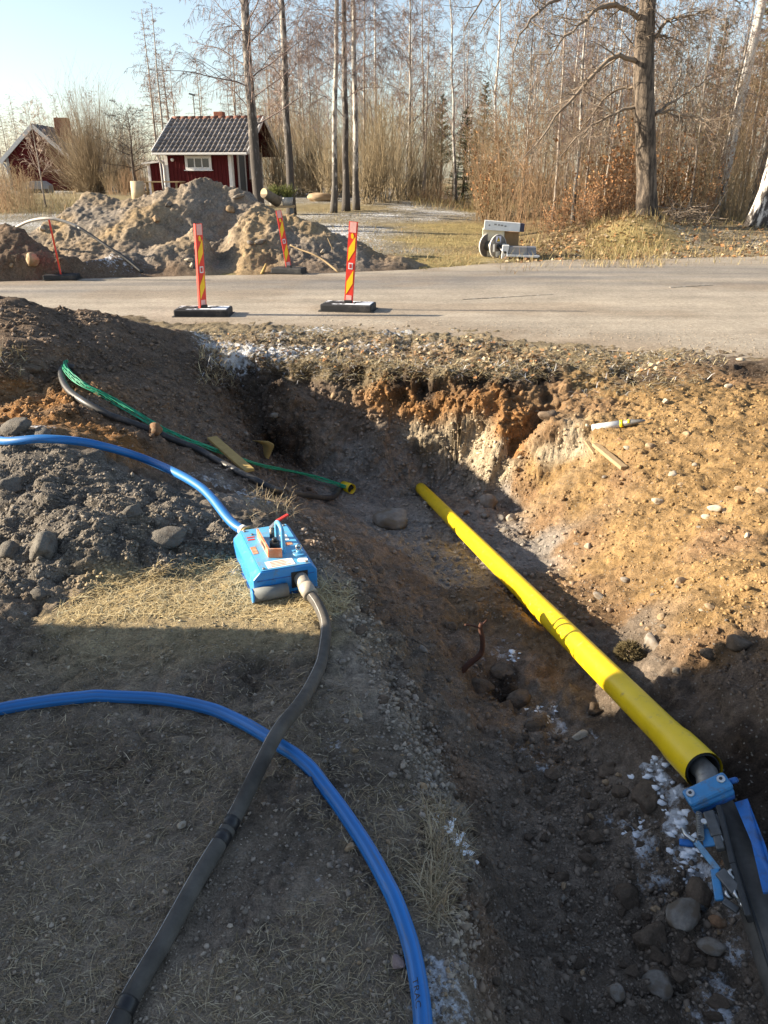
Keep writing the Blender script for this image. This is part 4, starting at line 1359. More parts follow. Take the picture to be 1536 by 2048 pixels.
M_LEAF = mat_attr('dry_leaves')
will = [fan_shrub(71, 5.4, .62, 190, 18, .016), fan_shrub(72, 4.8, .6, 150, 18, .015)]
willm = [('stems', t.mesh('stems'), M_WILLOW) for t, _ in will]
for px, yy, sc_, i, lab in ((195, 41, .90, 0, 'large bare fan-shaped shrub between the red barn and cottage'), (255, 44, .85, 1, 'bare shrub behind the dark fruit tree left of the cottage'),
                            (165, 44, .75, 1, 'bare shrub overlapping the roof of the red barn')):
    w = P(px, 400, y=yy)
    plant('shrub', lab, 'shrub', (w.x, w.y, ground_z(w.x, w.y)), [willm[i]], rng.uniform(0, 6), sc_)
hz_ = [fan_shrub(73, 3.9, .42, 46, 22, .013), fan_shrub(74, 3.2, .5, 40, 22, .012), fan_shrub(76, 4.6, .3, 34, 24, .015)]
M_HAZEL = mat_tinted('hazel_stems', rough=.75, var=.3, scale=2, rgb=(.235, .185, .115), bump=0, per_object=.2)
hzm = [('stems', t.mesh('stems'), M_HAZEL) for t, _ in hz_]
k = 0
for px, yy, sc_ in ((560, 38, .9), (600, 36, 1.0), (635, 37, .95), (660, 34, .9), (735, 32, 1.15), (770, 33, 1.25), (800, 35, 1.0), (830, 38, 1.1), (860, 42, 1.1), (745, 38, 1.3), (700, 36, 1.1), (545, 42, 1.2), (620, 42, 1.3), (680, 42, 1.2)):
    w = P(px, 400, y=yy)
    plant('hazel_shrub', 'many-stemmed bare shrub ' + ('between cottage and the first birches' if px < 640 else ('behind the birch pair' if px < 725 else 'right of the birch pair at the track end')), 'shrub', (w.x, w.y, ground_z(w.x, w.y)), [hzm[k % 3]], k * 1.3, sc_, 'shrubs right of the cottage')
    k += 1
# fruit tree and the small pale tree by the barn
def small_tree(seed, h, r0, nb, twig, bark, **kw):
    return sap_meshes(seed, h, r0, nb, bark, twig, **kw)
w = P(275, 385, y=37.5)
plant('fruit_tree', 'dark gnarled fruit tree left of the cottage', 'tree', (w.x, w.y, ground_z(w.x, w.y)), small_tree(81, 3.4, .10, 34, mat_tinted('dark_fruit_twigs', rough=.85, var=.3, scale=3, rgb=(.085, .07, .06), bump=0), M_OAK, start=.28, blen=.55, up=(.1, .8), wob=.018, taper=.9))
w = P(93, 412, y=30)
o = plant('young_tree', 'small pale forked tree in front of the red barn', 'tree', (w.x, w.y, ground_z(w.x, w.y)), small_tree(82, 3.2, .035, 14, mat_tinted('pale_twigs', rgb=(.42, .33, .27), rough=.8, var=.15, scale=3, bump=0), M_SAP, start=.3, blen=.42, up=(.5, 1.0), wob=.03))

# dense brown undergrowth of the wood: one mass nobody could count
rng = random.Random(123)
T = Twigs()
def thicket(n, pxr, yr, hr, r, twn, lean=.16):
    for _ in range(n):
        px = rng.uniform(*pxr); yy = yr[0] + (yr[1] - yr[0]) * rng.random() ** 1.3
        w = P(px, 400, y=yy)
        z = float(ground_far(w.x, w.y))
        h = hr[0] + (hr[1] - hr[0]) * rng.random() ** 1.6
        d = Vector((rng.gauss(0, lean), rng.gauss(0, lean), 1)).normalized()
        p = Vector((w.x, w.y, z - .03))
        ns = 4; r0 = r * rng.uniform(.55, 1.5)
        for i in range(ns):
            d = (d + rvec(rng) * .12).normalized()
            q = p + d * h / ns
            T.seg(p, q, r0 * (1 - i / ns * .8), max(r0 * (1 - (i + 1) / ns * .8), .003))
            for j in range(twn if i else twn // 2):
                o = p.lerp(q, rng.random()); sd = d.cross(rvec(rng)).normalized(); e = (d * .75 + sd * rng.uniform(.4, 1.0)).normalized(); l2 = h * rng.uniform(.05, .2)
                m_ = o + e * l2 * .55
                T.seg(o, m_, max(r0 * .4, .0032), .0032); T.seg(m_, m_ + (e + rvec(rng) * .45).normalized() * l2 * .45, .0032, .0026)
            p = q
thicket(1450, (1000, 1640), (22, 41), (1.0, 5.4), .010, 4)
thicket(330, (950, 1010), (25, 40), (1.0, 4.0), .010, 5)
thicket(330, (540, 960), (38, 60), (1.2, 5.0), .012, 5)
thicket(260, (-60, 560), (52, 75), (1.2, 4.5), .015, 3)
thicket(260, (-40, 70), (27, 34), (.8, 1.5), .007, 4)
thicket(160, (215, 300), (38, 41), (.8, 1.4), .007, 4)
thicket(200, (800, 905), (34, 38), (.4, .9), .006, 4)
me = T.mesh('undergrowth')
o = link_mesh('undergrowth', me, mat_tinted('undergrowth_twigs', rough=.8, var=.35, scale=.8, rgb=(.30, .195, .115), two=(.26, .205, .12), two_thr=(.45, .6), bump=0))
tag(o, kind='stuff')
# oak saplings that keep their dry leaves
M_OAKLEAF_COLS = [(.34, .17, .075), (.42, .24, .11), (.30, .14, .06), (.38, .22, .12)]
lt, lv = fan_shrub(75, 2.3, .35, 26, 10, .010, leaves=4)
lrng = random.Random(4)
LV, LF, LC = leaf_mesh(lv, .085, lrng, M_OAKLEAF_COLS)
lme = mesh_arrays('leaves', LV, LF); vcol(lme, 'tint', LC)
lst = lt.mesh('stems')
for px, yy, sc_ in ((1240, 21.6, .95), (1215, 22.4, 1.0), (1190, 21.4, .6), (1170, 20.9, .5), (1385, 24, 1.0), (1345, 23, .8), (985, 27, 1.1), (972, 26, .8), (1130, 20.8, .5), (1260, 23, 1.1), (1100, 20.4, .4), (1420, 22.5, .6)):
    w = P(px, 400, y=yy)
    plant('oak_sapling', 'young oak bush holding dry orange leaves ' + ('left of the big tree' if 1050 < px < 1290 else ('right of the big tree' if px > 1290 else 'left of the wood by the track')), 'oak bush', (w.x, w.y, ground_z(w.x, w.y)), [('stems', lst, M_TWIG_BROWN), ('leaves', lme, M_LEAF)], rng.uniform(0, 6), sc_, 'oak bushes with dry leaves')
# brush pile and mossy foot by the big tree
T = Twigs()
for _ in range(170):
    c = P(rng.uniform(1325, 1420), 455, y=rng.uniform(20.3, 21.6)); c.z = float(ground_far(c.x, c.y)) + rng.uniform(0, .55) * rng.random()
    d = Vector((rng.gauss(0, 1), rng.gauss(0, .5), rng.gauss(0, .3))).normalized(); L = rng.uniform(.3, .9)
    q = c + d * L * .5; q2 = q + (d + rvec(rng) * .3).normalized() * L * .5
    T.poly([c, q, q2], rng.uniform(.006, .018), .003)
tag(link_mesh('brush_pile', T.mesh('brush_pile', 4), M_TWIG_OAK), 'heap of dark fallen branches right of the big tree', 'brush pile')
# ------------------------------------------------------------------ things in and round the pit
M_YELLOW = mat_plain('yellow_pipe_plastic', (.82, .56, .008), .38, var=.07, scale=8, dirt=(.42, .29, .09), dirt_amt=.16, dirt_scale=30)
M_OPENING_SHADE = mat_plain('opening_shade', (.02, .02, .02), .6)  # near-black that stands in for the shade inside openings
M_BLUE_HOSE = mat_tinted('blue_hose_rubber', rough=.42, var=.12, scale=25, rgb=(.016, .155, .46), two=(.05, .17, .38), two_thr=(.62, .8), bump=.08, spec=.5)
M_BLUE = mat_plain('blue_paint', (.030, .245, .60), .38, var=.08, scale=20, dirt=(.14, .16, .16), dirt_amt=.34, dirt_scale=18)
M_BLUE_LT = mat_plain('pale_blue_paint', (.10, .40, .68), .4, var=.08, scale=20, dirt=(.22, .27, .29), dirt_amt=.5, dirt_scale=22)
M_BLUE_DK = mat_plain('worn_blue_paint', (.02, .13, .40), .45, var=.15, scale=25, dirt=(.06, .055, .05), dirt_amt=.45, dirt_scale=30)
M_LINK_D = mat_plain('dark_link_steel', (.10, .098, .095), .45, metal=.5, var=.3, scale=30)
M_CLAMP = mat_plain('worn_clamp_blue', (.040, .205, .43), .42, var=.12, scale=25, dirt=(.10, .10, .095), dirt_amt=.3, dirt_scale=28)
M_CLAMP_LT = mat_plain('worn_pale_blue', (.11, .27, .43), .45, var=.15, scale=25, dirt=(.13, .12, .11), dirt_amt=.5, dirt_scale=28)
M_STEEL = mat_plain('steel', (.55, .54, .52), .32, metal=.9, var=.15, scale=40)
M_STEEL_D = mat_plain('dull_steel', (.24, .235, .22), .5, metal=.6, var=.3, scale=30, dirt=(.10, .085, .07), dirt_amt=.4, dirt_scale=15)
M_BRASS = mat_plain('brass', (.50, .37, .16), .4, metal=.8, var=.2, scale=40)
M_RUBBER = mat_plain('black_rubber', (.018, .018, .018), .55, var=.3, scale=30, dirt=(.07, .06, .05), dirt_amt=.3, dirt_scale=10)
M_HOSE_BK = mat_tinted('worn_black_hose', rough=.75, var=.35, scale=14, rgb=(.090, .082, .072), two=(.035, .032, .030), two_thr=(.50, .66), bump=.35)
M_TAPE = mat_plain('black_tape', (.014, .013, .014), .45)
M_WHITE = mat_plain('white_paint', (.78, .77, .74), .5, var=.05, scale=20)
M_STICK = mat_plain('white_sticker', (.80, .78, .72), .5, var=.05, scale=30, dirt=(.50, .42, .30), dirt_amt=.25, dirt_scale=40)
M_RED = mat_plain('red_paint', (.52, .035, .025), .45, var=.1, scale=20)
M_RED_FL = mat_plain('red_reflective', (.74, .045, .025), .42, var=.06, scale=15)
M_YEL_FL = mat_plain('yellow_reflective', (.90, .58, .015), .42, var=.05, scale=15)
M_ORANGE = mat_plain('faded_orange', (.62, .22, .09), .55, var=.2, scale=25, dirt=(.65, .5, .38), dirt_amt=.5, dirt_scale=30)
M_GREEN = mat_plain('green_net_plastic', (.014, .31, .16), .5, var=.2, scale=30)
M_BLACKP = mat_plain('black_conduit', (.03, .03, .031), .5, var=.25, scale=20, dirt=(.12, .10, .08), dirt_amt=.35, dirt_scale=9)
M_WOOD = mat_tinted('weathered_wood', rough=.85, var=.3, scale=18, rgb=(.34, .245, .14), bump=.4, stretch=(6, 1, 6))
M_WOODY = mat_tinted('yellow_wood', rough=.8, var=.2, scale=14, rgb=(.38, .265, .10), bump=.3)


def streaked(parent, S, r, seed, n=48):
    mb = MB(); mb.tube(S, r, n); o = mb.build('hose_body', M_BLUE_STREAK, parent, 'world')
    rg = np.random.default_rng(seed)
    a = rg.uniform(.80, 1.12, n) + .12 * np.sin(np.arange(n) * math.pi / 3)
    m_ = len(S)
    co = np.array([tuple(p) for p in S])
    run = 1 + .25 * fbm(np.repeat(co, n, 0), 3, 3, .6, seed) 
    base = np.array([.016, .150, .44])
    t = base * (np.tile(a, m_) * run)[:, None]
    dirt_ = np.clip(fbm(np.repeat(co, n, 0) + np.tile(np.arange(n) * .03, m_)[:, None], 9, 4, .6, seed + 4) * 2.2 - .5, 0, .6)[:, None]
    vcol(o.data, 'tint', t * (1 - dirt_) + np.array([.10, .13, .16]) * dirt_)
    return o


M_BLUE_STREAK = mat_attr('blue_ribbed_hose', .45, .45)


def hose(pts, r, lift=0.0, n=110):
    """a hose laid on the ground: points of the picture, or world points"""
    W = []
    for p in pts:
        if isinstance(p, Vector): W.append(p); continue
        h, nn = ground_at(p[0], p[1])
        dz = p[2] if len(p) > 2 else 0.0
        if h is None:
            h = P(p[0], p[1], z=0)
        W.append(h + Vector((0, 0, r * .82 + dz + lift)))
    S = spline(W, n)
    for _ in range(3):
        S = [S[0]] + [Vector((S[i].x, S[i].y, (S[i - 1].z + 2 * S[i].z + S[i + 1].z) / 4)) for i in range(1, n - 1)] + [S[-1]]
    for q in S:          # never under the ground
        h, nn = drop(q.x, q.y)
        if h is not None and q.z < h.z + r * .7 and abs(q.z - h.z) < .12: q.z = h.z + r * .7
    for _ in range(4):
        S = [S[0]] + [Vector((S[i].x, S[i].y, (S[i - 1].z + 2 * S[i].z + S[i + 1].z) / 4)) for i in range(1, n - 1)] + [S[-1]]
    return S


# ---- yellow pipe running down into the far wall
PIPE_R = .053
pc = [PA, PB2, PB1, PB0]
root = thing('yellow_pipe', 'long yellow plastic pipe sloping down into the far wall of the pit', 'pipe', PA)
path = spline([PA] + [PB2, PB1, PB0], 60)
ext = PB0 + (PB0 - PB1).normalized() * .35
d0 = (PB2 - PA).normalized()
S0 = PA + d0 * .20
body = [S0 + d0 * .0] + [p for p in path if (p - PA).dot(d0) > .22] + [ext]
mb = MB(); mb.tube(body, PIPE_R, 28, caps=False); mb.tube(body[:12], PIPE_R - .006, 28, caps=False)
mb.build('pipe_body', M_YELLOW, root, 'world')
mb = MB()
sp = [PA, PA + d0 * .02, PA + d0 * .10, PA + d0 * .155, PA + d0 * .20, PA + d0 * .24]
mb.tube(sp, [.0615, .0610, .0608, .060, .0545, .0538], 28, caps=False)
mb.build('socket', M_YELLOW, root, 'world')
mb = MB(); mb.ring(PA + d0 * .002, PA + d0 * .19, .0535, .050, 28)
mb.build('socket_shade', M_OPENING_SHADE, root, 'world')  # black ring paints the shade inside the pipe mouth

# ---- bursting gear clamped on the hose that leaves the pipe
HP = [PA + d0 * .25, PA + d0 * .02, P(1436, 1612, t=2.27), P(1482, 1720, t=2.11), P(1522, 1835, t=1.96), P(1556, 1940, t=1.85), P(1606, 2090, t=1.69)]
HS = spline(HP, 50)
HR = .046
r_h = thing('black_hose', 'thick black hose coming out of the yellow pipe along the right picture edge', 'hose', HP[2])
mb = MB(); mb.tube(HS[12:], [.034] * 2 + [.040] * 2 + [HR] * (len(HS) - 16), 18); mb.build('hose_body', M_HOSE_BK, r_h, 'world')
mb = MB(); mb.tube([p + Vector((-.030, -.006, .030)) for p in HS[14:]], .006, 6); mb.build('rib', M_RUBBER, r_h, 'world')
rig = thing('pulling_clamp', 'blue two-bolt clamp with spring and linkage at the mouth of the yellow pipe', 'clamp', P(1420, 1592, t=2.27))
cc = P(1420, 1592, t=2.24)
u = (P(1450, 1660, t=2.16) - P(1400, 1540, t=2.34)).normalized()     # along the hose, towards the viewer
n_ = (Vector((0, 0, EYE)) - cc).normalized()
n_ = (n_ - u * n_.dot(u)).normalized()
s_ = u.cross(n_).normalized()
if s_.x < 0: s_ = -s_
RC = Matrix((s_, u, n_)).transposed()
mb = MB()
mb.tube([PA + d0 * .30, PA + d0 * .06, PA - d0 * .015, cc + u * .0 - n_ * .015], .034, 18)
mb.build('coupling_sleeve', M_STEEL_D, rig, 'world')
mb = MB()
tilt = Matrix.Rotation(math.radians(10), 3, n_)
# rounded upper shell, from corner to corner
prof = []
for k in range(7):
    a = math.pi * (1 - k / 6); prof.append((-.045 + .022 * math.cos(a) if k < 3 else 0, 0))
mb.box(cc + n_ * .030, (.135, .058, .020), tilt @ RC, .009)
mb.box(cc + n_ * .012, (.128, .066, .022), tilt @ RC, .008)
mb.build('clamp_shell', M_CLAMP, rig, 'world')
mb = MB(); mb.box(cc - n_ * .012, (.125, .056, .022), tilt @ RC, .007); mb.build('clamp_base', M_BLUE_DK, rig, 'world')
for sx in (-.048, .048):
    c = cc + tilt @ RC @ Vector((sx, -.004, .0405))
    nn = (tilt @ RC @ Vector((0, 0, 1)))
    mb = MB(); mb.cyl(c - nn * .004, c + nn * .005, .0125, .0115, 20)
    bolt = mb.build('bolt', M_STEEL, rig, 'world')
    mb = MB(); mb.cyl(c + nn * .0035, c + nn * .0056, .0050, .0050, 6); mb.build('bolt_recess', M_STEEL_D, bolt, None) if False else None
    mb = MB(); mb.cyl(c + nn * .0046, c + nn * .0060, .0055, .0055, 6); mb.build('hex_socket', M_RUBBER, rig, 'world')
mb = MB(); p = cc + tilt @ RC @ Vector((.068, -.012, .005)); mb.cyl(p, p + s_ * .022, .009, .009, 12); mb.cyl(p + s_ * .022, p + s_ * .026, .0065, .0065, 12)
mb.build('side_bolt', M_BLUE_DK, rig, 'world')
# spring
def coil(p0, p1, r, turns, wire):
    ax = (p1 - p0); L = ax.length; ax.normalize(); a = ax.cross(Vector((0, 0, 1))).normalized(); b = a.cross(ax)
    return [p0 + ax * L * i / (turns * 10) + (a * math.cos(i * .6283) + b * math.sin(i * .6283)) * r for i in range(turns * 10 + 1)]
def W_(zx, zy, t): return P(1280 + zx / 5.12, 1440 + zy / 5.12, t=t)
mb = MB(); mb.tube(coil(W_(605, 965, 2.19), W_(622, 1215, 2.10), .0085, 14, .0018), .0021, 6)
mb.build('spring', M_STEEL_D, rig, 'world')
mb = MB(); mb.bar(W_(575, 1250, 2.10), W_(805, 1545, 2.02), .017, .010, n_, .003)
mb.build('lever', M_CLAMP_LT, rig, 'world')
mb = MB(); mb.bar(W_(690, 1030, 2.17), W_(740, 1290, 2.08), .045, .006, n_, .002)
mb.build('side_plate', M_CLAMP, rig, 'world')
mb = MB(); mb.bar(W_(765, 1530, 2.02), W_(815, 1850, 1.95), .022, .012, n_, .004)
mb.build('lower_lever', M_CLAMP, rig, 'world')
mb = MB(); mb.bar(W_(400, 1250, 2.12), W_(560, 1270, 2.11), .020, .012, n_, .004)
mb.build('trigger', M_BLUE_DK, rig, 'world')
mb = MB(); mb.bar(W_(815, 900, 2.19), W_(960, 1500, 2.02), .016, .03, n_, .004); mb.bar(W_(960, 1500, 2.02), W_(1120, 2040, 1.88), .016, .03, n_, .004); mb.build('guide_rail', M_RUBBER, rig, 'world')
mb = MB(); mb.bar(W_(705, 950, 2.18), W_(790, 1200, 2.10), .030, .020, n_, .004); mb.bar(W_(790, 1200, 2.10), W_(830, 1330, 2.06), .022, .016, n_, .004); mb.build('pivot_bracket', M_LINK_D, rig, 'world')
mb = MB(); mb.bar(W_(815, 1550, 2.0), W_(990, 1760, 1.95), .030, .014, n_, .004); mb.build('cam_plate', M_LINK_D, rig, 'world')
mb = MB(); mb.bar(W_(850, 1850, 1.945), W_(1010, 1960, 1.92), .018, .012, n_, .004); mb.build('tail_link', M_LINK_D, rig, 'world')
mb = MB(); mb.cyl(W_(668, 1075, 2.13), W_(668, 1075, 2.13) + n_ * .02, .007, n=12); mb.build('pin', M_STEEL, rig, 'world')
mb = MB(); mb.tube([W_(430, 1110, 2.14), W_(470, 1180, 2.12), W_(560, 1240, 2.10)], .006, 8); mb.build('hook_wire', M_STEEL, rig, 'world')
def ringlink(c, ax, r, w, mat, name):
    mb = MB(); mb.ring(c - ax * w, c + ax * w, r, r * .55, 16); mb.build(name, mat, rig, 'world')
for (zx, zy, t_, r_) in ((670, 1075, 2.15, .011), (770, 1110, 2.14, .013), (800, 1180, 2.11, .014), (850, 1215, 2.10, .013), (860, 1580, 2.00, .012), (945, 1590, 1.99, .015), (905, 1790, 1.96, .012),
                         (1000, 1790, 1.95, .015), (590, 1270, 2.10, .010), (1060, 1900, 1.93, .011), (770, 985, 2.17, .013)):
    ringlink(W_(zx, zy, t_), (n_ * .5 + s_ * .8).normalized(), r_, .006, M_STEEL, 'link_ring')
for (a_, b_) in (((860, 1580, 2.0), (910, 1790, 1.96)), ((950, 1600, 1.985), (1005, 1790, 1.95)), ((1000, 1790, 1.945), (1065, 1910, 1.925)), ((780, 1110, 2.13), (850, 1210, 2.1)), ((760, 970, 2.17), (850, 1100, 2.13))):
    mb = MB(); mb.bar(W_(*a_), W_(*b_), .016, .008, n_, .003); mb.build('chain_plate', M_LINK_D, rig, 'world')
mb = MB()
q = [W_(950, 800, 2.2), W_(1085, 760, 2.19), W_(1270, 1240, 2.04), W_(1390, 1720, 1.93), W_(1240, 1720, 1.93), W_(1120, 1200, 2.05)]
off = -n_ * .02
vs = [p + off for p in q] + [p + off - n_ * .008 for p in q]
m6 = len(q)
mb.add(vs, [tuple(range(m6)), tuple(range(m6, 2 * m6))[::-1]] + [(i, (i + 1) % m6, m6 + (i + 1) % m6, m6 + i) for i in range(m6)])
mb.build('guard_plate', M_BLUE_DK, rig, 'world')

# ---- blue lubricator box on the straw
g0, _ = drop(-.42, 2.95)
BOX_YAW = math.radians(21)
bx_o = Vector((-.405, 2.80, 0.0))
bx_o.z = drop(bx_o.x, bx_o.y)[0].z + .004
box = thing('lubricator_box', 'bright blue steel air-line lubricator box with carrying handle on the straw', 'tool box', bx_o, BOX_YAW)
W2, D2, HT = .135, .43, .122
mb = MB()
mb.prism([(-W2, .006), (W2, .006), (W2, HT - .028), (W2 - .022, HT), (-W2 + .032, HT), (-W2, HT - .034)], 0, D2)
body = mb.build('housing', M_BLUE, box)
bv = body.modifiers.new('soft_edges', 'BEVEL'); bv.width = .006; bv.segments = 2
mb = MB(); mb.box((0, D2 / 2, .003), (2 * W2 + .012, D2 + .012, .005)); mb.build('base_plate', M_BLUE_DK, box)
mb = MB(); mb.prism([(-W2 + .036, HT + .0005), (W2 - .026, HT + .0005), (W2 - .026, HT + .0025), (-W2 + .036, HT + .0025)], .006, D2 - .008); mb.build('lid', M_BLUE_LT, box)
TOPZ = HT + .0025
# carrying handle
mb = MB(); hx_ = .028
mb.tube(spline([(hx_, .135, TOPZ - .01), (hx_, .137, TOPZ + .075), (hx_, .16, TOPZ + .105), (hx_, .225, TOPZ + .105), (hx_, .248, TOPZ + .075), (hx_, .25, TOPZ - .01)], 36), .0095, 12)
mb.build('handle', M_BLUE_LT, box)
# valve with red lever behind
mb = MB(); mb.cyl((hx_ - .01, .30, TOPZ), (hx_ - .01, .30, TOPZ + .045), .012); mb.build('valve_stem', M_STEEL_D, box)
mb = MB(); mb.bar((hx_ - .018, .30, TOPZ + .048), (hx_ + .02, .315, TOPZ + .07), .016, .006); lv_ = mb.build('valve_lever', M_STEEL, box)
mb = MB(); mb.bar((hx_ + .015, .313, TOPZ + .069), (hx_ + .075, .335, TOPZ + .084), .017, .009, bev=.003); mb.build('lever_grip', M_RED, lv_)
# slotted bracket with faded orange cover
mb = MB(); mb.bar((-.04, .115, TOPZ + .020), (-.04, .33, TOPZ + .020), .008, .040); mb.build('bracket', M_ORANGE, box)
mb = MB(); mb.bar((-.04, .112, TOPZ + .021), (.012, .095, TOPZ + .021), .008, .042); mb.build('bracket_end', M_ORANGE, box)
mb = MB(); mb.box((-.0445, .20, TOPZ + .020), (.003, .07, .014)); mb.build('bracket_slot', M_RUBBER, box)
mb = MB(); mb.cyl((.005, .20, TOPZ), (.005, .20, TOPZ + .028), .022); mb.cyl((.005, .20, TOPZ + .028), (.005, .20, TOPZ + .045), .010)
mb.build('gauge', M_RUBBER, box)
for (x0, y0, w_, d_, m_, nm) in ((.055, .28, .055, .06, M_STICK, 'sticker'), (.065, .215, .04, .03, M_ORANGE, 'sticker'), (-.01, .046, .115, .062, M_STICK, 'sticker'), (-.085, .20, .022, .07, M_ORANGE, 'sticker'), (-.075, .31, .03, .012, M_RED, 'red_mark'), (-.072, .335, .034, .010, M_RED, 'red_mark')):
    mb = MB(); mb.box((x0, y0, TOPZ + .0008), (w_, d_, .0012)); st = mb.build(nm, m_, box)
    if (x0, y0) == (-.01, .046):
        for j in range(4):
            mb = MB(); mb.box((x0 + (-.008 if j % 2 else 0), y0 - .02 + .013 * j, TOPZ + .0019), (.08 - .016 * (j % 2), .004, .0008)); mb.build('printed_line', M_ORANGE, st)
mb = MB(); mb.cyl((.085, .042, TOPZ), (.085, .042, TOPZ + .002), .022, n=20); mb.build('round_sticker', M_WHITE, box)
for bx_, by_ in ((-W2 + .05, .02), (W2 - .04, .02), (-W2 + .05, D2 - .025), (W2 - .04, D2 - .025), (.10, .16), (-.06, .36)):
    mb = MB(); mb.cyl((bx_, by_, TOPZ), (bx_, by_, TOPZ + .005), .007, .006, 6); mb.build('bolt', M_STEEL_D, box)
mb = MB(); mb.box((0, -.0012, HT - .040), (2 * W2 - .03, .003, .003)); mb.build('seam', M_BLUE_DK, box)
# filler cap with eye
mb = MB(); mb.cyl((.085, .10, TOPZ), (.085, .10, TOPZ + .008), .026, n=20); mb.cyl((.085, .10, TOPZ + .008), (.085, .10, TOPZ + .02), .012); cap = mb.build('filler_cap', M_BLUE_LT, box)
mb = MB(); mb.tube([Vector((.085 + .011 * math.cos(a), .10, TOPZ + .032 + .013 * math.sin(a))) for a in np.linspace(0, 2 * math.pi, 17)], .0035, 8, caps=False); mb.build('eye', M_STEEL, cap)
# dark plate standing in for the shade in the outlet hole, coupling
mb = MB(); mb.box((.058, -.0015, .062), (.070, .004, .072)); mb.build('outlet_shade', M_OPENING_SHADE, box)
mb = MB(); mb.tube([(.062, .02, .066), (.062, -.05, .062), (.064, -.075, .058)], .029, 18); mb.tube([(.064, -.07, .059), (.070, -.13, .047)], .031, 18); mb.build('coupling', mat_plain('dusty_coupling', (.34, .30, .24), .6, var=.2, scale=25), box)
# roller foot at the lower left corner
mb = MB(); mb.cyl((-W2 - .008, -.022, .034), (.0, -.022, .034), .029, n=20); ft_ = mb.build('roller', mat_plain('dusty_rubber', (.16, .17, .165), .7, var=.2, scale=25), box)
mb = MB(); mb.cyl((-W2 - .0155, -.022, .034), (-W2 - .008, -.022, .034), .0295, n=20); mb.build('roller_cap', M_BLUE, box)
# brass inlet at the back
mb = MB(); mb.cyl((-.055, D2 - .004, .085), (-.072, D2 + .05, .092), .022, n=14); mb.cyl((-.064, D2 + .028, .089), (-.066, D2 + .036, .09), .031, n=10); mb.build('inlet_coupling', M_BRASS, box)
bxM = Matrix.Translation(bx_o) @ Matrix.Rotation(BOX_YAW, 4, 'Z')

# ---- the hoses
pt0 = bxM @ Vector((.068, -.11, .050)); pt1 = bxM @ Vector((.078, -.22, .040))
blk = hose([pt0, pt1, (652, 1265), (643, 1335), (606, 1420, .022), (560, 1500, .056), (520, 1566, .036), (465, 1658, .006), (400, 1762), (330, 1890), (272, 1990), (232, 2070), (190, 2160), Vector((-.55, .55, .02)), Vector((-.95, .25, .02))], .022, n=150)
hz1 = thing('black_hose', 'worn dusty black hose with white line running from the blue box to the bottom left', 'hose', blk[60])
mb = MB(); mb.tube(blk, .022, 20); mb.build('hose_body', M_HOSE_BK, hz1, 'world')
mb = MB()
wl = []
for i in range(3, 148):
    d = (blk[i + 1] - blk[i - 1]).normalized(); side = d.cross(Vector((0, 0, 1))).normalized()
    if side.x > 0: side = -side
    wl.append(blk[i] + side * .0132 + Vector((0, 0, .0164)))
mb.tube(wl, .0018, 5)
mb.build('white_line', mat_plain('faded_white_line', (.42, .40, .37), .7, var=.3, scale=60), hz1, 'world')
it_ = min(range(len(blk)), key=lambda i: (blk[i] - ground_at(458, 1658)[0]).length)
ib_ = min(range(len(blk)), key=lambda i: (blk[i] - ground_at(262, 2005)[0]).length)
for i0 in (it_ - 1, it_ + 2):
    mb = MB(); mb.tube(blk[i0:i0 + 3], .0228, 20); mb.build('tape_band', M_TAPE, hz1, 'world')
mb = MB(); mb.tube(blk[ib_:ib_ + 5], .0228, 20); mb.build('tape_band', M_TAPE, hz1, 'world')

blu = hose([Vector((-3.3, 1.2, .02)), Vector((-2.6, 1.55, .02)), Vector((-1.9, 1.86, .02)), (-70, 1443), (0, 1427), (60, 1416), (150, 1404), (250, 1402), (350, 1410), (450, 1437), (556, 1496), (640, 1572), (720, 1682), (780, 1790), (818, 1890), (838, 1985), (846, 2070), (846, 2200)], .0202, n=190)
hz2 = thing('blue_hose', 'blue air hose curving across the trodden ground under the black hose', 'hose', blu[70])
streaked(hz2, blu, .0202, 3)
# printed letters along the hose
fc_ = bpy.data.curves.new('lettering', 'FONT'); fc_.body = 'TRAC'; fc_.size = 1.0; fc_.resolution_u = 3
fo = bpy.data.objects.new('lettering', fc_); COL.objects.link(fo)
bpy.context.view_layer.update()
lme_ = bpy.data.meshes.new_from_object(fo.evaluated_get(bpy.context.evaluated_depsgraph_get()))
bpy.data.objects.remove(fo)
bm = bmesh.new(); bm.from_mesh(lme_); bmesh.ops.triangulate(bm, faces=list(bm.faces)); bmesh.ops.subdivide_edges(bm, edges=[e for e in bm.edges if e.calc_length() > .2], cuts=2)
bm.to_mesh(lme_); bm.free()
cum = [0.0]
for i in range(1, len(blu)): cum.append(cum[-1] + (blu[i] - blu[i - 1]).length)
i_start = min(range(len(blu)), key=lambda i: (blu[i] - ground_at(838, 1990)[0]).length)
s_start = cum[i_start] - .012
for v in lme_.vertices:
    sx = s_start + v.co.x * .026
    i = max(1, min(len(blu) - 2, int(np.searchsorted(cum, sx)) - 1)); f = (sx - cum[i]) / max(cum[i + 1] - cum[i], 1e-6)
    c = blu[i].lerp(blu[i + 1], f); d = (blu[i + 1] - blu[i]).normalized()
    side = d.cross(Vector((0, 0, 1))).normalized()
    if side.x < 0: side = -side
    upv = side.cross(d).normalized()
    if upv.z < 0: upv = -upv
    th = (v.co.y - .35) * .0175 / .0202 - .42
    v.co = c + (side * math.sin(th) + upv * math.cos(th)) * .0206 - hz2.location
lo = link_mesh('lettering', lme_, M_TAPE, hz2)

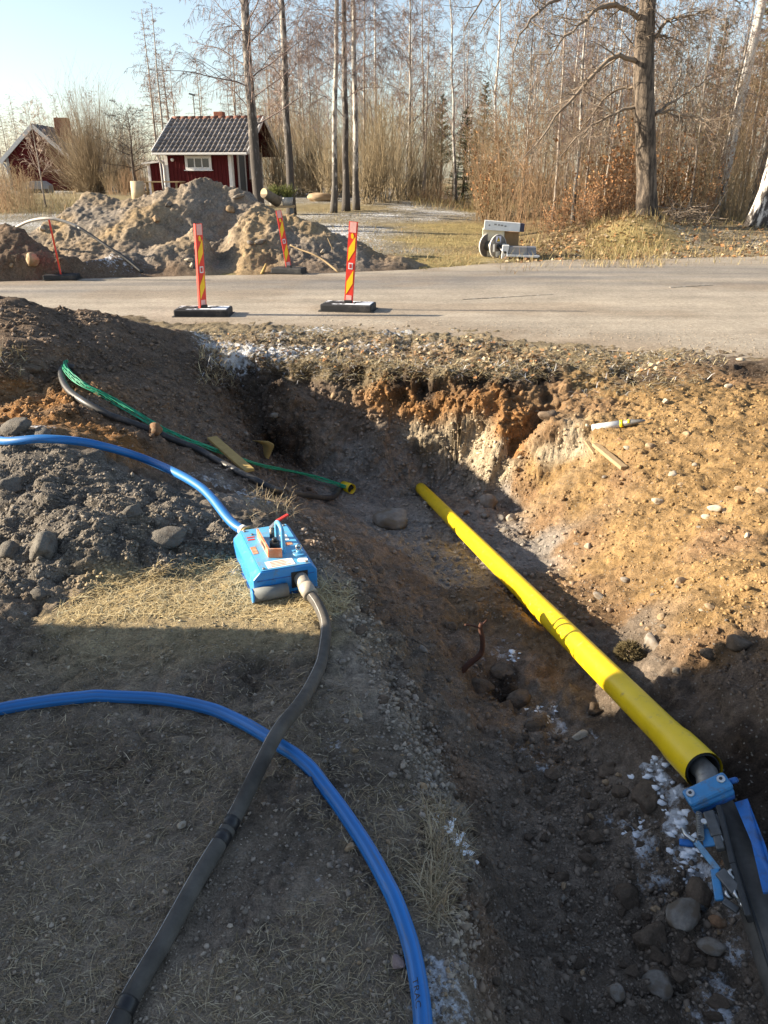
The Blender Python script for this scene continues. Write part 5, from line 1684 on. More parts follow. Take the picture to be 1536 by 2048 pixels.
pin = bxM @ Vector((-.072, D2 + .05, .092)); pin2 = bxM @ Vector((-.115, D2 + .17, .10))
bl2 = hose([Vector((-3.6, 3.3, .06)), Vector((-3.0, 3.65, .14)), Vector((-2.4, 3.85, .22)), (-40, 893, .02), (20, 889, .0), (100, 895, .03), (200, 917, .06), (300, 948, .06), (400, 996, .05), pin2, pin], .0225, n=140)
hz3 = thing('blue_hose', 'blue air hose coming over the grey sand heap into the back of the blue box', 'hose', bl2[50])
streaked(hz3, bl2, .0225, 8)
mb = MB(); mb.tube(bl2[-4:], .0245, 18); mb.build('hose_end', M_STICK, hz3, 'world')

# ---- conduit with green net, going into a yellow pipe stub
CH = [(150, 748, .03), (132, 748, .04), (124, 758, .03), (134, 782), (165, 806), (205, 830), (260, 850), (330, 878), (400, 908), (450, 935), (500, 960), (560, 985), (620, 999), (665, 1000)]
stub_c = ground_at(700, 985)[0] + Vector((0, -.02, .05))
ch = hose(CH + [stub_c + Vector((-.09, .0, -.02)), stub_c + Vector((.03, .05, -.005))], .024, n=90)
cd = thing('conduit', 'black flexible conduit lying down the dark slope into the yellow pipe stub', 'conduit', ch[40])
mb = MB(); mb.tube(ch, .024, 14); mb.build('conduit_body', M_BLACKP, cd, 'world')
net = hose([(140, 745, .07), (133, 744, .06), (136, 758, .06), (170, 782, .03), (230, 812, .03), (310, 862, .03), (370, 889, .03), (430, 910, .03), (500, 938, .04), (560, 953, .05), (620, 966, .05), (665, 976, .04), (695, 984, .03)], .012, n=100)
nt_o = thing('green_net', 'green plastic net sleeve stretched down the dark slope beside the black conduit', 'net', net[50])
NS = 9
wd_ = lambda i: min(1, .25 + i / 30) * .014 + .020 * math.sin(math.pi * i / 99) + (.028 if 70 < i < 95 else 0) * math.sin(math.pi * (i - 70) / 25)
strands = []
for k_ in range(NS):
    st = []
    for i in range(100):
        d = (net[min(i + 1, 99)] - net[max(i - 1, 0)]).normalized(); side = d.cross(Vector((0, 0, 1))).normalized(); up_ = side.cross(d)
        a = (k_ / (NS - 1) - .5) * 2
        st.append(net[i] + side * a * wd_(i) + up_ * (.012 * (1 - a * a) + .006 * math.sin(i * .5 + k_ * 1.7)))
    strands.append(st)
for k_ in range(NS):
    mb = MB(); mb.tube(strands[k_], .0032, 5); mb.build('strand', M_GREEN, nt_o, 'world')
mb = MB()
for i in range(2, 98):
    for k_ in range(NS - 1):
        if (i + k_) % 2 == 0: mb.tube([strands[k_][i], strands[k_ + 1][i + 1]], .0020, 4, caps=False)
cr = mb.build('mesh_links', M_GREEN, nt_o, 'world'); cr['kind'] = 'stuff'
mb = MB(); ax_ = Vector((.62, -.75, .08)).normalized(); mb.ring(stub_c + ax_ * .03, stub_c - ax_ * .10, .046, .0435, 24)
st_ = thing('pipe_stub', 'short yellow pipe stub in the pit wall receiving the green net', 'pipe', stub_c)
mb.build('stub_body', M_YELLOW, st_, 'world')
mb = MB(); mb.cyl(stub_c - ax_ * .02, stub_c - ax_ * .03, .0435, n=24); mb.build('stub_shade', M_OPENING_SHADE, st_, 'world')  # dark disc in place of the shade inside the stub
# boards in the dark hollow
def board(p0, p1, w, th, name, label, cat, mat, up=(0, 0, 1), lift=.02):
    a, b = ground_at(*p0)[0], ground_at(*p1)[0]
    o = thing(name, label, cat, (a + b) / 2)
    mb = MB(); mb.bar(a + Vector((0, 0, lift)), b + Vector((0, 0, lift)), w, th, up, .004); mb.build(name + '_body', mat, o, 'world')
    return o
board((425, 888), (500, 955), .075, .022, 'plank', 'brownish plank lying under the green net in the shaded corner', 'plank', M_WOODY, (.3, -.5, .8), .05)
h = ground_at(536, 912)[0]
o = thing('bent_strip', 'curled yellow-brown strip standing in the dark hollow of the pit', 'strip', h)
mb = MB()
sp_ = spline([h + Vector((-.02, -.03, -.04)), h + Vector((.0, -.02, .04)), h + Vector((.01, -.03, .11)), h + Vector((-.05, -.05, .15))], 14)
vs, fs = [], []
for i, p in enumerate(sp_):
    w_ = .012 + .055 * (i / 13) ** .8
    vs += [p + Vector((-w_, .01, 0)), p + Vector((w_, -.01, 0)), p + Vector((w_, .0, 0)), p + Vector((-w_, .02, 0))]
for i in range(13):
    for j in range(4): fs.append((i * 4 + j, i * 4 + (j + 1) % 4, i * 4 + 4 + (j + 1) % 4, i * 4 + 4 + j))
mb.add(vs, fs + [(0, 1, 2, 3), (52, 53, 54, 55)], True); mb.build('strip_body', M_WOODY, o, 'world')

# ---- silver probe and sticks on the sunlit bank
a, b = ground_at(1184, 862)[0] + Vector((0, 0, .026)), ground_at(1240, 855)[0] + Vector((0, 0, .03))
dd = (b - a).normalized()
pr = thing('probe', 'silver cylinder with yellow ring and dark nose lying on the sunlit bank', 'probe', (a + b) / 2)
mb = MB(); mb.cyl(a, b, .029, n=20); mb.build('barrel', mat_plain('silver_grey_paint', (.62, .62, .60), .3, metal=.3, var=.08), pr, 'world')
mb = MB(); mb.cyl(b, b + dd * .022, .030, n=20); mb.build('yellow_ring', M_YEL_FL, pr, 'world')
mb = MB(); mb.tube([b + dd * .022, b + dd * .07, b + dd * .12, b + dd * .19], [.027, .026, .018, .008], 16); mb.build('nose', M_STEEL_D, pr, 'world')
mb = MB(); mb.cyl(b + dd * .052 + Vector((0, -.008, .010)), b + dd * .072 + Vector((0, -.008, .010)), .019, n=14); mb.build('yellow_knob', M_YEL_FL, pr, 'world')
board((1150, 856), (1268, 848), .035, .014, 'thin_lath', 'thin wooden lath lying just behind the silver cylinder', 'lath', M_WOOD, lift=.014)
board((1190, 892), (1248, 940), .055, .028, 'wooden_batten', 'weathered batten lying below the silver cylinder on the bank', 'batten', M_WOOD, lift=.014)
board((1172, 884), (1190, 910), .035, .016, 'wood_chip', 'short splinter of wood beside the weathered batten', 'wood piece', M_WOOD, lift=.010)

# ---- broken root and clump of moss in the pit
h = ground_at(930, 1345)[0]
rt_ = thing('root', 'broken reddish root sticking up from the pit floor left of the pipe', 'root', h)
mb = MB()
mb.tube(spline([h + Vector((-.03, .0, -.03)), h + Vector((.01, .01, .03)), h + Vector((.065, .02, .08)), h + Vector((.07, .02, .15)), h + Vector((.058, .02, .21)), h + Vector((.062, .02, .235))], 16), list(np.linspace(.014, .009, 16)), 8)
M_ROOT = mat_tinted('red_root', rough=.85, var=.3, scale=30, rgb=(.085, .040, .028), bump=.5)
mb.build('root_stem', M_ROOT, rt_, 'world')
mb = MB(); mb.tube(spline([h + Vector((.06, .02, .21)), h + Vector((.02, .02, .225)), h + Vector((-.01, .0, .24))], 6), .004, 6); mb.tube([h + Vector((.06, .02, .22)), h + Vector((.085, .03, .245))], .004, 6)
mb.build('rootlet', M_ROOT, rt_, 'world')

# ---- marker boards on rubber feet
FROST_TOP = mat_tinted('frosted_rubber', rough=.8, var=.2, scale=14, rgb=(.030, .03, .03), two=(.72, .74, .78), two_thr=(.44, .50), bump=.2)
M_RUB_FOOT = mat_plain('grey_black_rubber', (.022, .022, .023), .7, var=.25, scale=12, dirt=(.09, .08, .07), dirt_amt=.25)


def marker(loc, yaw, tilt, label, lean_fwd=0.0, snow=True, turn=0.0):
    o = thing('marker_board', label, 'marker post', loc, yaw, 'red and yellow marker boards along the road')
    mb = MB(); mb.box((0, 0, .045), (.66, .34, .085), None, .014); mb.box((0, 0, .006), (.70, .38, .012)); mb.build('rubber_foot', M_RUB_FOOT, o)
    mb = MB()
    for sx in (-1, 1):
        mb.box((sx * .205, 0, .0895), (.20, .27, .008), None, .003)
    mb.box((0, -.10, .0895), (.20, .07, .008), None, .003); mb.box((0, .10, .0895), (.20, .07, .008), None, .003)
    mb.build('foot_top', FROST_TOP if snow else M_RUB_FOOT, o)
    mb = MB(); mb.box((0, 0, .10), (.10, .07, .05), None, .006); mb.build('socket', M_RUBBER, o)
    R = Euler((lean_fwd, tilt, 0)).to_matrix() @ Matrix.Rotation(turn, 3, 'Z')
    M4 = Matrix.Translation((0, 0, .09)) @ R.to_4x4()
    def part(name, mat, f):
        mb = MB(); f(mb); mb.v = [M4 @ v for v in mb.v]; return mb.build(name, mat, o)
    w, hh = .102, .97
    part('board', M_RED_FL, lambda m: (m.box((0, 0, hh / 2), (w, .010, hh)), m.box((-w / 2, .012, hh / 2), (.006, .030, hh)), m.box((w / 2, .012, hh / 2), (.006, .030, hh))))
    part('pale_top', mat_pale_red, lambda m: m.box((0, -.0062, hh - .065), (w - .02, .002, .12)))
    part('pale_foot', mat_pale_red, lambda m: m.box((0, -.0062, .05), (w - .03, .002, .09)))
    wi = w / 2 - .012
    for z0, z1 in ((.10, .40), (.50, .80)):
        part('yellow_stripe', M_YEL_FL, lambda m: m.prism([(-wi, z0), (wi, z0 + .14), (wi, z1), (-wi, z1 - .14)], -.0072, -.0052))
    part('yellow_spot', M_YEL_FL, lambda m: m.prism([(-.015, .78), (.012, .77), (.018, .81), (0, .84), (-.02, .82)], -.0078, -.0052))
    part('reflector_frame', M_WHITE, lambda m: (m.box((0, -.0075, .45), (.055, .003, .075))))
    part('reflector', M_RED, lambda m: m.box((0, -.0095, .45), (.032, .003, .050)))
    return o


mat_pale_red = mat_plain('pale_red', (.78, .42, .37), .5, var=.1, scale=20)  # paler red panels at the top and foot of each board
w = P(697, 622, z=.0); marker((w.x, w.y, drop(w.x, w.y)[0].z if w.y < 9.0 else .012), -.18, .085, 'marker board on a frosty rubber foot standing right of the other near one')
w = P(408, 631, z=.0); marker((w.x, w.y, .004), .0, .035, 'narrower looking marker board on a frosty foot at the left near road edge', 0, True, .95)
w = P(577, 549, z=.0); marker((w.x, w.y + .1, .02), -.25, -.17, 'marker board leaning to the left in front of the far soil heap', 0, False, .5).scale = (.85, .85, .97)
w = P(135, 557, z=.0); marker((w.x, w.y - .22, .02), .1, -.06, 'marker board seen nearly edge-on before the low dark mound', 0, False, 1.80).scale = (.8, .8, .86)

# ---- bent conduit over the far left mound
C8 = [(24, 462, 14.9), (36, 453, 14.7), (60, 442, 14.5), (92, 437, 14.3), (122, 441, 14.25), (155, 454, 14.2), (190, 476, 14.1), (215, 493, 14.0), (250, 516, 13.9), (285, 545, 13.75)]
cv8 = spline([P(a, b, y=c) for a, b, c in C8], 60)
o = thing('bent_conduit', 'pale grey conduit bowed in an arch over the dark mound across the road', 'conduit', cv8[0])
mb = MB(); mb.tube(cv8[:34], .026, 12); mb.build('pale_length', mat_plain('dusty_grey_conduit', (.34, .31, .27), .6, var=.15), o, 'world')
mb = MB(); mb.tube(cv8[33:], .0255, 12); mb.build('dark_length', M_BLACKP, o, 'world')

# ---- reel, boxes beyond the road
ry = 16.9
rc = P(985, 498, y=ry); gz = ground_z(rc.x, rc.y) + .04
rc.z = gz + .235
a_ = math.radians(38)
axr = Vector((math.sin(a_), -math.cos(a_), 0))
M_REEL = mat_plain('grey_reel_board', (.15, .13, .115), .7, var=.25, scale=15, dirt=(.28, .25, .2), dirt_amt=.3)
reel = thing('cable_reel', 'small grey cable reel with yellow warning triangle beside the boxes', 'cable reel', (rc.x, rc.y, gz))
for sgn in (1, -1):
    c = rc + axr * (.15 * sgn)
    mb = MB(); mb.cyl(c - axr * .011, c + axr * .011, .232, n=40); fl_ = mb.build('flange', M_REEL, reel, 'world')
    mb = MB(); mb.ring(c - axr * .013, c + axr * .013, .240, .229, 40); mb.build('rim', mat_plain('pale_rim', (.6, .56, .5), .6), reel, 'world')
mb = MB(); mb.cyl(rc - axr * .14, rc + axr * .14, .10, n=24); mb.build('drum', M_STEEL_D, reel, 'world')
fs_ = Vector((math.cos(a_), math.sin(a_), 0)); fz = Vector((0, 0, 1)); c = rc + axr * .1625
def decal(cx, cz, w, h, mat, name, lift=.0):
    mb = MB(); R = Matrix((fs_, -axr, fz)).transposed(); mb.box(c + fs_ * cx + fz * cz + axr * lift, (w, .003, h), R); return mb.build(name, mat, reel, 'world')
decal(-.005, .145, .15, .12, mat_plain('pale_lilac_sticker', (.62, .58, .66), .5), 'warning_sticker')
def tri(s, mat, name, lift):
    mb = MB(); q = [c + fs_ * (x * s - .005) + fz * (.145 + z * s - .006) + axr * lift for x, z in ((-.5, -.38), (.5, -.38), (0, .5))]
    mb.add(q + [p + axr * .002 for p in q], [(2, 1, 0), (3, 4, 5), (0, 1, 4, 3), (1, 2, 5, 4), (2, 0, 3, 5)]); return mb.build(name, mat, reel, 'world')
tri(.12, M_TAPE, 'triangle_border', .0018); tri(.082, M_YEL_FL, 'triangle_field', .004)
mb = MB(); R = Matrix((fs_, -axr, fz)).transposed(); mb.box(c + fs_ * -.005 + fz * .143 + axr * .0068, (.009, .002, .028), R); mb.build('bolt_mark', M_TAPE, reel, 'world')
decal(-.13, -.02, .05, .15, M_STICK, 'sticker'); decal(.0, -.15, .13, .11, M_STICK, 'sticker'); decal(.155, .02, .06, .06, M_STICK, 'sticker')
mb = MB(); mb.cyl(c, c + axr * .02, .05, n=12); mb.build('hub', M_RUBBER, reel, 'world')
mb = MB(); sh1 = P(1008, 504, y=16.45); mb.cyl(c, sh1, .018, n=12); mb.build('axle', M_STEEL, reel, 'world')
M_ALU = mat_plain('white_aluminium', (.74, .74, .72), .45, var=.06, scale=10)
M_GREYP = mat_plain('grey_panel', (.28, .265, .255), .6, var=.12, scale=12)
gz2 = ground_z(3.0, 17.2) + .03
def wpt(px, py, yy): return P(px, py, y=yy)
def slab(q, depth, mb):
    """a solid with front outline q (picture points at one distance) and the given depth"""
    m_ = len(q); b_ = [p + Vector((.10 * depth, depth, 0)) for p in q]
    mb.add(list(q) + b_, [tuple(range(m_)), tuple(range(m_, 2 * m_))[::-1]] + [(i, m_ + i, m_ + (i + 1) % m_, (i + 1) % m_) for i in range(m_)])
    return mb
o = thing('carton', 'pale box with a brown plywood side standing under the long white box', 'box', wpt(985, 512, 17.0))
slab([wpt(966, 458, 17.0), wpt(1009, 461, 17.0), wpt(1007, 514, 17.0), wpt(964, 513, 17.0)], .36, MB()).build('pale_side', mat_plain('cream_board', (.70, .64, .48), .7, var=.1, scale=8), o, 'world')
slab([wpt(1009.5, 464, 17.06), wpt(1038, 465, 17.06), wpt(1036, 513, 17.06), wpt(1008.5, 513, 17.06)], .30, MB()).build('plywood_side', mat_tinted('brown_plywood', rough=.8, var=.2, scale=6, rgb=(.30, .185, .095), bump=.1), o, 'world')
o = thing('long_white_box', 'long white metal box with open dark end lying across the carton', 'metal box', wpt(1005, 458, 16.9))
slab([wpt(970, 441, 16.9), wpt(1041, 447, 16.9), wpt(1039, 463.5, 16.9), wpt(968, 459.5, 16.9)], .26, MB()).build('sheet_metal', M_ALU, o, 'world')
slab([wpt(1041.3, 447, 16.91), wpt(1050, 448, 16.91), wpt(1048, 463.5, 16.91), wpt(1039.3, 463.5, 16.91)], .24, MB()).build('open_end_shade', mat_plain('end_shade', (.03, .03, .06), .5), o, 'world')  # solid dark slab painted for the shade in the box's open end
for i, (xa, ya, wv) in enumerate(((979, 449.5, 3), (991, 448, 5), (998, 449, 4), (1004, 450, 5), (1011, 451.5, 4))):
    mb = MB(); mb.bar(wpt(xa - wv / 2, ya + .8, 16.897), wpt(xa + wv / 2, ya + 1.0, 16.897), .03, .003, (0, -1, 0)); mb.build('grey_mark', M_GREYP, o, 'world')
o = thing('aluminium_case', 'grey-fronted aluminium case with a white shelf edge right of the reel', 'metal box', wpt(1040, 516, 16.5))
slab([wpt(1006, 491, 16.45), wpt(1018.6, 491.5, 16.45), wpt(1014, 519, 16.45), wpt(1003, 518, 16.45)], .34, MB()).build('white_end', M_ALU, o, 'world')
slab([wpt(1019, 494, 16.5), wpt(1054, 494.5, 16.5), wpt(1054, 510, 16.5), wpt(1017.5, 509, 16.5)], .34, MB()).build('grey_front', M_GREYP, o, 'world')
slab([wpt(1054.5, 494.5, 16.51), wpt(1072.5, 495, 16.51), wpt(1072.5, 511, 16.51), wpt(1054.5, 510, 16.51)], .34, MB()).build('dark_front', mat_plain('blue_grey_panel', (.17, .18, .21), .5), o, 'world')
slab([wpt(1015, 509.5, 16.4), wpt(1072, 511.5, 16.4), wpt(1080, 512.5, 16.4), wpt(1076, 515.5, 16.4), wpt(1015, 513, 16.4)], .3, MB()).build('shelf_edge', M_ALU, o, 'world')
mb = MB(); hcx = wpt(1010.5, 505, 16.44); mb.cyl(hcx, hcx + Vector((0, .008, 0)), .025, n=14); mb.build('hole', M_OPENING_SHADE, o, 'world')  # flat dark disc painted for the shade of a hole
for px in (1022, 1060):
    slab([wpt(px, 512, 16.55), wpt(px + 14, 512.5, 16.55), wpt(px + 14, 519, 16.55), wpt(px, 519, 16.55)], .2, MB()).build('wooden_foot', M_WOOD, o, 'world')

# ---- sticks beyond the road
a = P(524, 549, z=.0); o = thing('wooden_stake', 'short pale stake leaning beside the road under the leaning marker board', 'stake', a)
mb = MB(); mb.tube([P(523, 549, y=14.02), P(533, 528, y=14.1)], [.03, .024], 8); mb.build('stake_wood', M_WOODY, o, 'world')
a = P(640, 520, y=14.6); o = thing('dead_branch', 'thin pale dead branch lying on the reddish soil by the road', 'branch', a)
mb = MB(); pp = [P(580, 490, y=14.75), P(600, 499, y=14.65), P(625, 508, y=14.5), P(648, 521, y=14.4), P(678, 545, y=14.15)]
mb.tube(spline(pp, 20), list(np.linspace(.012, .02, 20)), 6); mb.tube([pp[2], P(655, 478, y=14.7)], [.01, .004], 5) if False else None
mb.build('branch_wood', M_WOOD, o, 'world')
o = thing('dead_twig', 'thin upright twig standing on the right shoulder of the big soil heap', 'twig', P(665, 498, y=14.7))
mb = MB(); mb.tube([P(666, 499, y=14.7), P(660, 487, y=14.75), P(655, 476, y=14.75)], [.012, .009, .005], 5); mb.build('twig_wood', M_WOOD, o, 'world')
# ------------------------------------------------------------------ the red cottage and the red barn
M_FALU = mat_tinted('falu_red_boards', rough=.9, var=.2, scale=5, rgb=(.092, .013, .014), bump=.25, stretch=(3, 3, .4))
M_TRIM = mat_plain('white_trim', (.70, .68, .65), .6, var=.06, scale=8)
M_TILE = mat_tinted('grey_roof_tile', rough=.85, var=.25, scale=9, rgb=(.165, .145, .135), two=(.36, .35, .34), two_thr=(.48, .62), bump=.3, per_object=.3)
M_RIDGE = mat_tinted('red_ridge_tile', rough=.85, var=.2, scale=9, rgb=(.20, .10, .075), bump=.2, per_object=.2)
M_GLASS = mat_plain('dark_window_glass', (.03, .035, .045), .08, var=.1, spec=.8)
M_DOORG = mat_plain('grey_door_paint', (.10, .11, .115), .6)
M_BRICK = mat_tinted('chimney_brick', rough=.9, var=.25, scale=8, rgb=(.28, .11, .07), bump=.3)


def boards(mb, x0, x1, y, z0, z1, axis='x', step=.16, out=-1):
    """lock boards: battens on the wall face"""
    n = max(1, int((x1 - x0) / step))
    for i in range(n + 1):
        c = x0 + (x1 - x0) * i / n
        zz = z1(c) if callable(z1) else z1
        if zz - z0 < .05: continue
        if axis == 'x': mb.box((c, y + out * .012, (z0 + zz) / 2), (.035, .022, zz - z0))
        else: mb.box((y + out * .012, c, (z0 + zz) / 2), (.022, .035, zz - z0))


c0 = P(338, 395, y=36.0)
CY = -math.radians(8.6)
GZ = ground_z(c0.x, 36) - .25
cot = thing('cottage', 'small red cottage with grey tiled roof and white trim behind the soil heap', 'cottage', (c0.x, 36.0, GZ), CY)
WW, WD, WH, RH = 2.92, 4.3, 2.52 - GZ, 3.80 - GZ
mb = MB()
gable = [(0, 0), (WD, 0), (WD, WH), (WD / 2, RH - .12), (0, WH)]
vs = [Vector((x, y, z)) for x in (0, WW) for y, z in gable]
mb.add(vs, [(0, 1, 2, 3, 4), (9, 8, 7, 6, 5)] + [(i, 5 + i, 5 + (i + 1) % 5, (i + 1) % 5) for i in range(5)])
boards(mb, .14, WW - .14, 0, .1, WH - .08)
boards(mb, .1, WD - .1, WW, .1, lambda y: WH - .05 + (RH - .2 - WH) * (1 - abs(y - WD / 2) / (WD / 2)), 'y', .16, 1)
mb.build('wall', M_FALU, cot)
for x, y in ((.05, -.03), (WW - .05, -.03)):
    mb = MB(); mb.box((x, y, WH / 2), (.14, .04, WH)); mb.build('corner_board', M_TRIM, cot)
mb = MB(); mb.box((WW + .03, .07, WH / 2), (.04, .14, WH)); mb.build('corner_board', M_TRIM, cot)
mb = MB(); mb.box((WW + .03, WD - .07, WH / 2), (.04, .14, WH)); mb.build('corner_board', M_TRIM, cot)


def window(parent, c, w, h, nx, ny, face='front'):
    """face: front (normal -y) or side (normal +x)"""
    def B(mb, cx, d, cz, sx, sd, sz):
        if face == 'front': mb.box((c[0] + cx, c[1] - d, c[2] + cz), (sx, sd, sz))
        else: mb.box((c[0] + d, c[1] + cx, c[2] + cz), (sd, sx, sz))
    mb = MB(); B(mb, 0, .02, 0, w, .03, h); f = mb.build('window', M_GLASS, parent)
    mb = MB()
    t = .11
    B(mb, -w / 2 - t / 2 + .02, .035, 0, t, .05, h + 2 * t); B(mb, w / 2 + t / 2 - .02, .035, 0, t, .05, h + 2 * t)
    B(mb, 0, .034, h / 2 + t / 2 - .01, w - .04, .05, t); B(mb, 0, .034, -h / 2 - t / 2 + .01, w - .04, .05, t)
    mb.build('frame', M_TRIM, f)
    mb = MB(); B(mb, 0, .07, -h / 2 - t, w + 2 * t + .06, .10, .035); mb.build('sill', M_TRIM, f)
    for i in range(1, nx):
        mb = MB(); B(mb, -w / 2 + w * i / nx, .044, 0, .045, .022, h); mb.build('glazing_bar', M_TRIM, f)
    for i in range(1, ny):
        mb = MB(); B(mb, 0, .0445, -h / 2 + h * i / ny, w, .02, .03); mb.build('glazing_bar', M_TRIM, f)
    return f


wz = 2.03 - GZ
window(cot, (1.48, 0, wz), .98, .36, 3, 1)
window(cot, (WW, 2.75, wz - .1), .62, .85, 2, 2, 'side')
mb = MB(); mb.box((WW + .02, 1.25, .98), (.04, .82, 1.9)); dr = mb.build('door', M_DOORG, cot)
mb = MB(); mb.box((WW + .035, .78, .98), (.05, .10, 1.95)); mb.box((WW + .035, 1.72, .98), (.05, .10, 1.95)); mb.box((WW + .034, 1.25, 1.99), (.05, 1.06, .09)); mb.build('door_frame', M_TRIM, dr)
mb = MB(); mb.cyl((.38, -.02, wz + .12), (.38, -.12, wz + .12), .02); lp = mb.build('wall_lamp', M_TRIM, cot)
bm = bmesh.new(); bmesh.ops.create_uvsphere(bm, u_segments=12, v_segments=8, radius=.07); ms_ = bpy.data.meshes.new('globe'); bm.to_mesh(ms_); bm.free()
gl = link_mesh('globe', ms_, M_WHITE, lp); gl.location = (.38, -.14, wz + .12)


def roof(parent, x0, x1, yf, yb, ze, zr, ncol, nrow, single=True, tile_mat=None):
    """two slopes; the front one with single tiles"""
    ym = (yf + yb) / 2
    mb = MB()
    for ya, yc in ((yf, ym), (yb, ym)):
        q = [Vector((x0, ya, ze)), Vector((x1, ya, ze)), Vector((x1, yc, zr)), Vector((x0, yc, zr))]
        mb.add(q + [p + Vector((0, 0, -.07)) for p in q], [(0, 1, 2, 3), (7, 6, 5, 4), (0, 4, 5, 1), (1, 5, 6, 2), (2, 6, 7, 3), (3, 7, 4, 0)])
    rf = mb.build('roof', M_FALU, parent)
    sl = math.hypot(ym - yf, zr - ze); ang = math.atan2(zr - ze, ym - yf)
    tw, tl = (x1 - x0) / ncol, sl / nrow
    # pantile: an S across, lapped down the slope
    V_, F_ = [], []
    n = 8
    for j in (0, 1):
        for i in range(n + 1):
            u_ = i / n
            z = .030 * math.sin(u_ * 2 * math.pi - .5) + .012
            V_.append(((u_ - .5) * tw * 1.04, j * tl * 1.12, z + (.034 if j == 0 else .008)))
            V_.append(((u_ - .5) * tw * 1.04, j * tl * 1.12, z + (.034 if j == 0 else .008) - .018))
    def ix(j, i, k): return (j * (n + 1) + i) * 2 + k
    for i in range(n):
        F_ += [(ix(0, i, 0), ix(0, i + 1, 0), ix(1, i + 1, 0), ix(1, i, 0)), (ix(0, i, 1), ix(1, i, 1), ix(1, i + 1, 1), ix(0, i + 1, 1)), (ix(0, i, 0), ix(0, i, 1), ix(0, i + 1, 1), ix(0, i + 1, 0))]
    tm = bpy.data.meshes.new('roof_tile'); tm.from_pydata(V_, [], F_); tm.polygons.foreach_set('use_smooth', np.ones(len(F_), bool)); tm.update()
    tm.materials.append(tile_mat or M_TILE)
    if single:
        rg = random.Random(3)
        for r_ in range(nrow):
            for c_ in range(ncol):
                t = bpy.data.objects.new('roof_tile', tm); COL.objects.link(t); t.parent = rf
                s_ = r_ * tl
                t.location = (x0 + (c_ + .5) * tw, yf + math.cos(ang) * s_, ze + math.sin(ang) * s_ + .012)
                t.rotation_euler = (ang + rg.gauss(0, .012), 0, rg.gauss(0, .012))
    else:
        mb = MB()
        for side in (0, 1):
            for r_ in range(nrow):
                for c_ in range(ncol):
                    M4 = Matrix.Translation((x0 + (c_ + .5) * tw, (yf if side == 0 else yb) + (1 if side == 0 else -1) * math.cos(ang) * r_ * tl, ze + math.sin(ang) * r_ * tl + .012)) @ Matrix.Rotation(0 if side == 0 else math.pi, 4, 'Z') @ Matrix.Rotation(ang, 4, 'X')
                    mb.add([M4 @ Vector(v) for v in V_], F_, True)
        mb.build('roof_tiles', tile_mat or M_TILE, rf)['kind'] = 'stuff'
    # ridge tiles
    nr = int((x1 - x0) / .33)
    for i in range(nr):
        xa = x0 + (x1 - x0) * i / nr
        mb = MB(); mb.tube([(xa, ym, zr + .02), (xa + (x1 - x0) / nr * 1.06, ym, zr + .035)], [.085, .095], 10); mb.build('ridge_tile', M_RIDGE, rf)
    # barge boards
    for xx in (x0 - .02, x1 + .02):
        for ya in (yf, yb):
            a = Vector((xx, ya, ze + .0)); b = Vector((xx, ym + (.0), zr + .0))
            mb = MB(); mb.bar(a + Vector((0, 0, .02)), b + Vector((0, 0, .02)), .035, .17, (0, -math.sin(ang) if ya == yf else math.sin(ang), math.cos(ang))); mb.build('barge_board', M_TRIM, rf)
    mb = MB(); mb.box(((x0 + x1) / 2, yf - .05, ze - .03), (x1 - x0, .10, .09), None, .02); mb.build('gutter', M_TRIM, rf)
    return rf


rf = roof(cot, -.38, WW + .85, -.38, WD + .38, WH - .12, RH + .02, 20, 9)
mb = MB(); mb.box((1.75, WD / 2 + .15, RH + .12), (.42, .36, .36), None, .02); mb.build('chimney', M_BRICK, rf)
mb = MB(); mb.tube(spline([(-.2, -.40, WH - .16), (-.14, -.30, WH - .38), (-.06, -.10, WH - .55), (-.06, -.09, .9), (-.06, -.09, 0)], 24), .045, 10); mb.build('downpipe', M_TRIM, cot)
# lean-to on the left
mb = MB(); mb.box((-.75, 2.2, .82), (1.35, 1.6, 1.64)); boards(mb, -1.35, -.15, 1.4, .1, 1.6); lt_ = mb.build('lean_to', M_FALU, cot)
mb = MB(); mb.box((-1.38, 1.36, .82), (.13, .05, 1.64)); mb.build('corner_board', M_TRIM, lt_)
mb = MB(); mb.bar((-1.62, 2.15, 1.62), (-.05, 2.15, 1.78), 1.95, .07); mb.build('lean_to_roof', M_TRIM, lt_)

# the barn at the far left
b0 = P(67, 250, y=47.5)
BG = ground_z(b0.x, 47) - .1
barn = thing('barn', 'dark red gabled barn with white bargeboards at the left picture edge', 'barn', (b0.x, 47.5, BG), math.radians(4))
bw, bd, bh, br = 1.75, 6.5, 2.45 - BG, 4.02 - BG
mb = MB()
g5 = [(-bw, 0), (bw, 0), (bw, bh), (0, br - .1), (-bw, bh)]
vs = [Vector((x, y, z)) for y in (0, bd) for x, z in g5]
mb.add(vs, [(0, 1, 2, 3, 4), (9, 8, 7, 6, 5)] + [(i, 5 + i, 5 + (i + 1) % 5, (i + 1) % 5) for i in range(5)])
boards(mb, -bw + .1, bw - .1, 0, .1, lambda x: bh + (br - .15 - bh) * (1 - abs(x) / bw), 'x', .18)
mb.build('wall', M_FALU, barn)
mb = MB()
ov = .28
for sx in (-1, 1):
    sl_ = (br - bh) / bw
    q = [Vector((0, -.3, br + .02)), Vector((sx * (bw + ov), -.3, bh - sl_ * ov + .02)), Vector((sx * (bw + ov), bd + .3, bh - sl_ * ov + .02)), Vector((0, bd + .3, br + .02))]
    mb.add(q + [p + Vector((0, 0, .10)) for p in q], [(3, 2, 1, 0), (4, 5, 6, 7), (0, 1, 5, 4), (1, 2, 6, 5), (2, 3, 7, 6), (3, 0, 4, 7)])
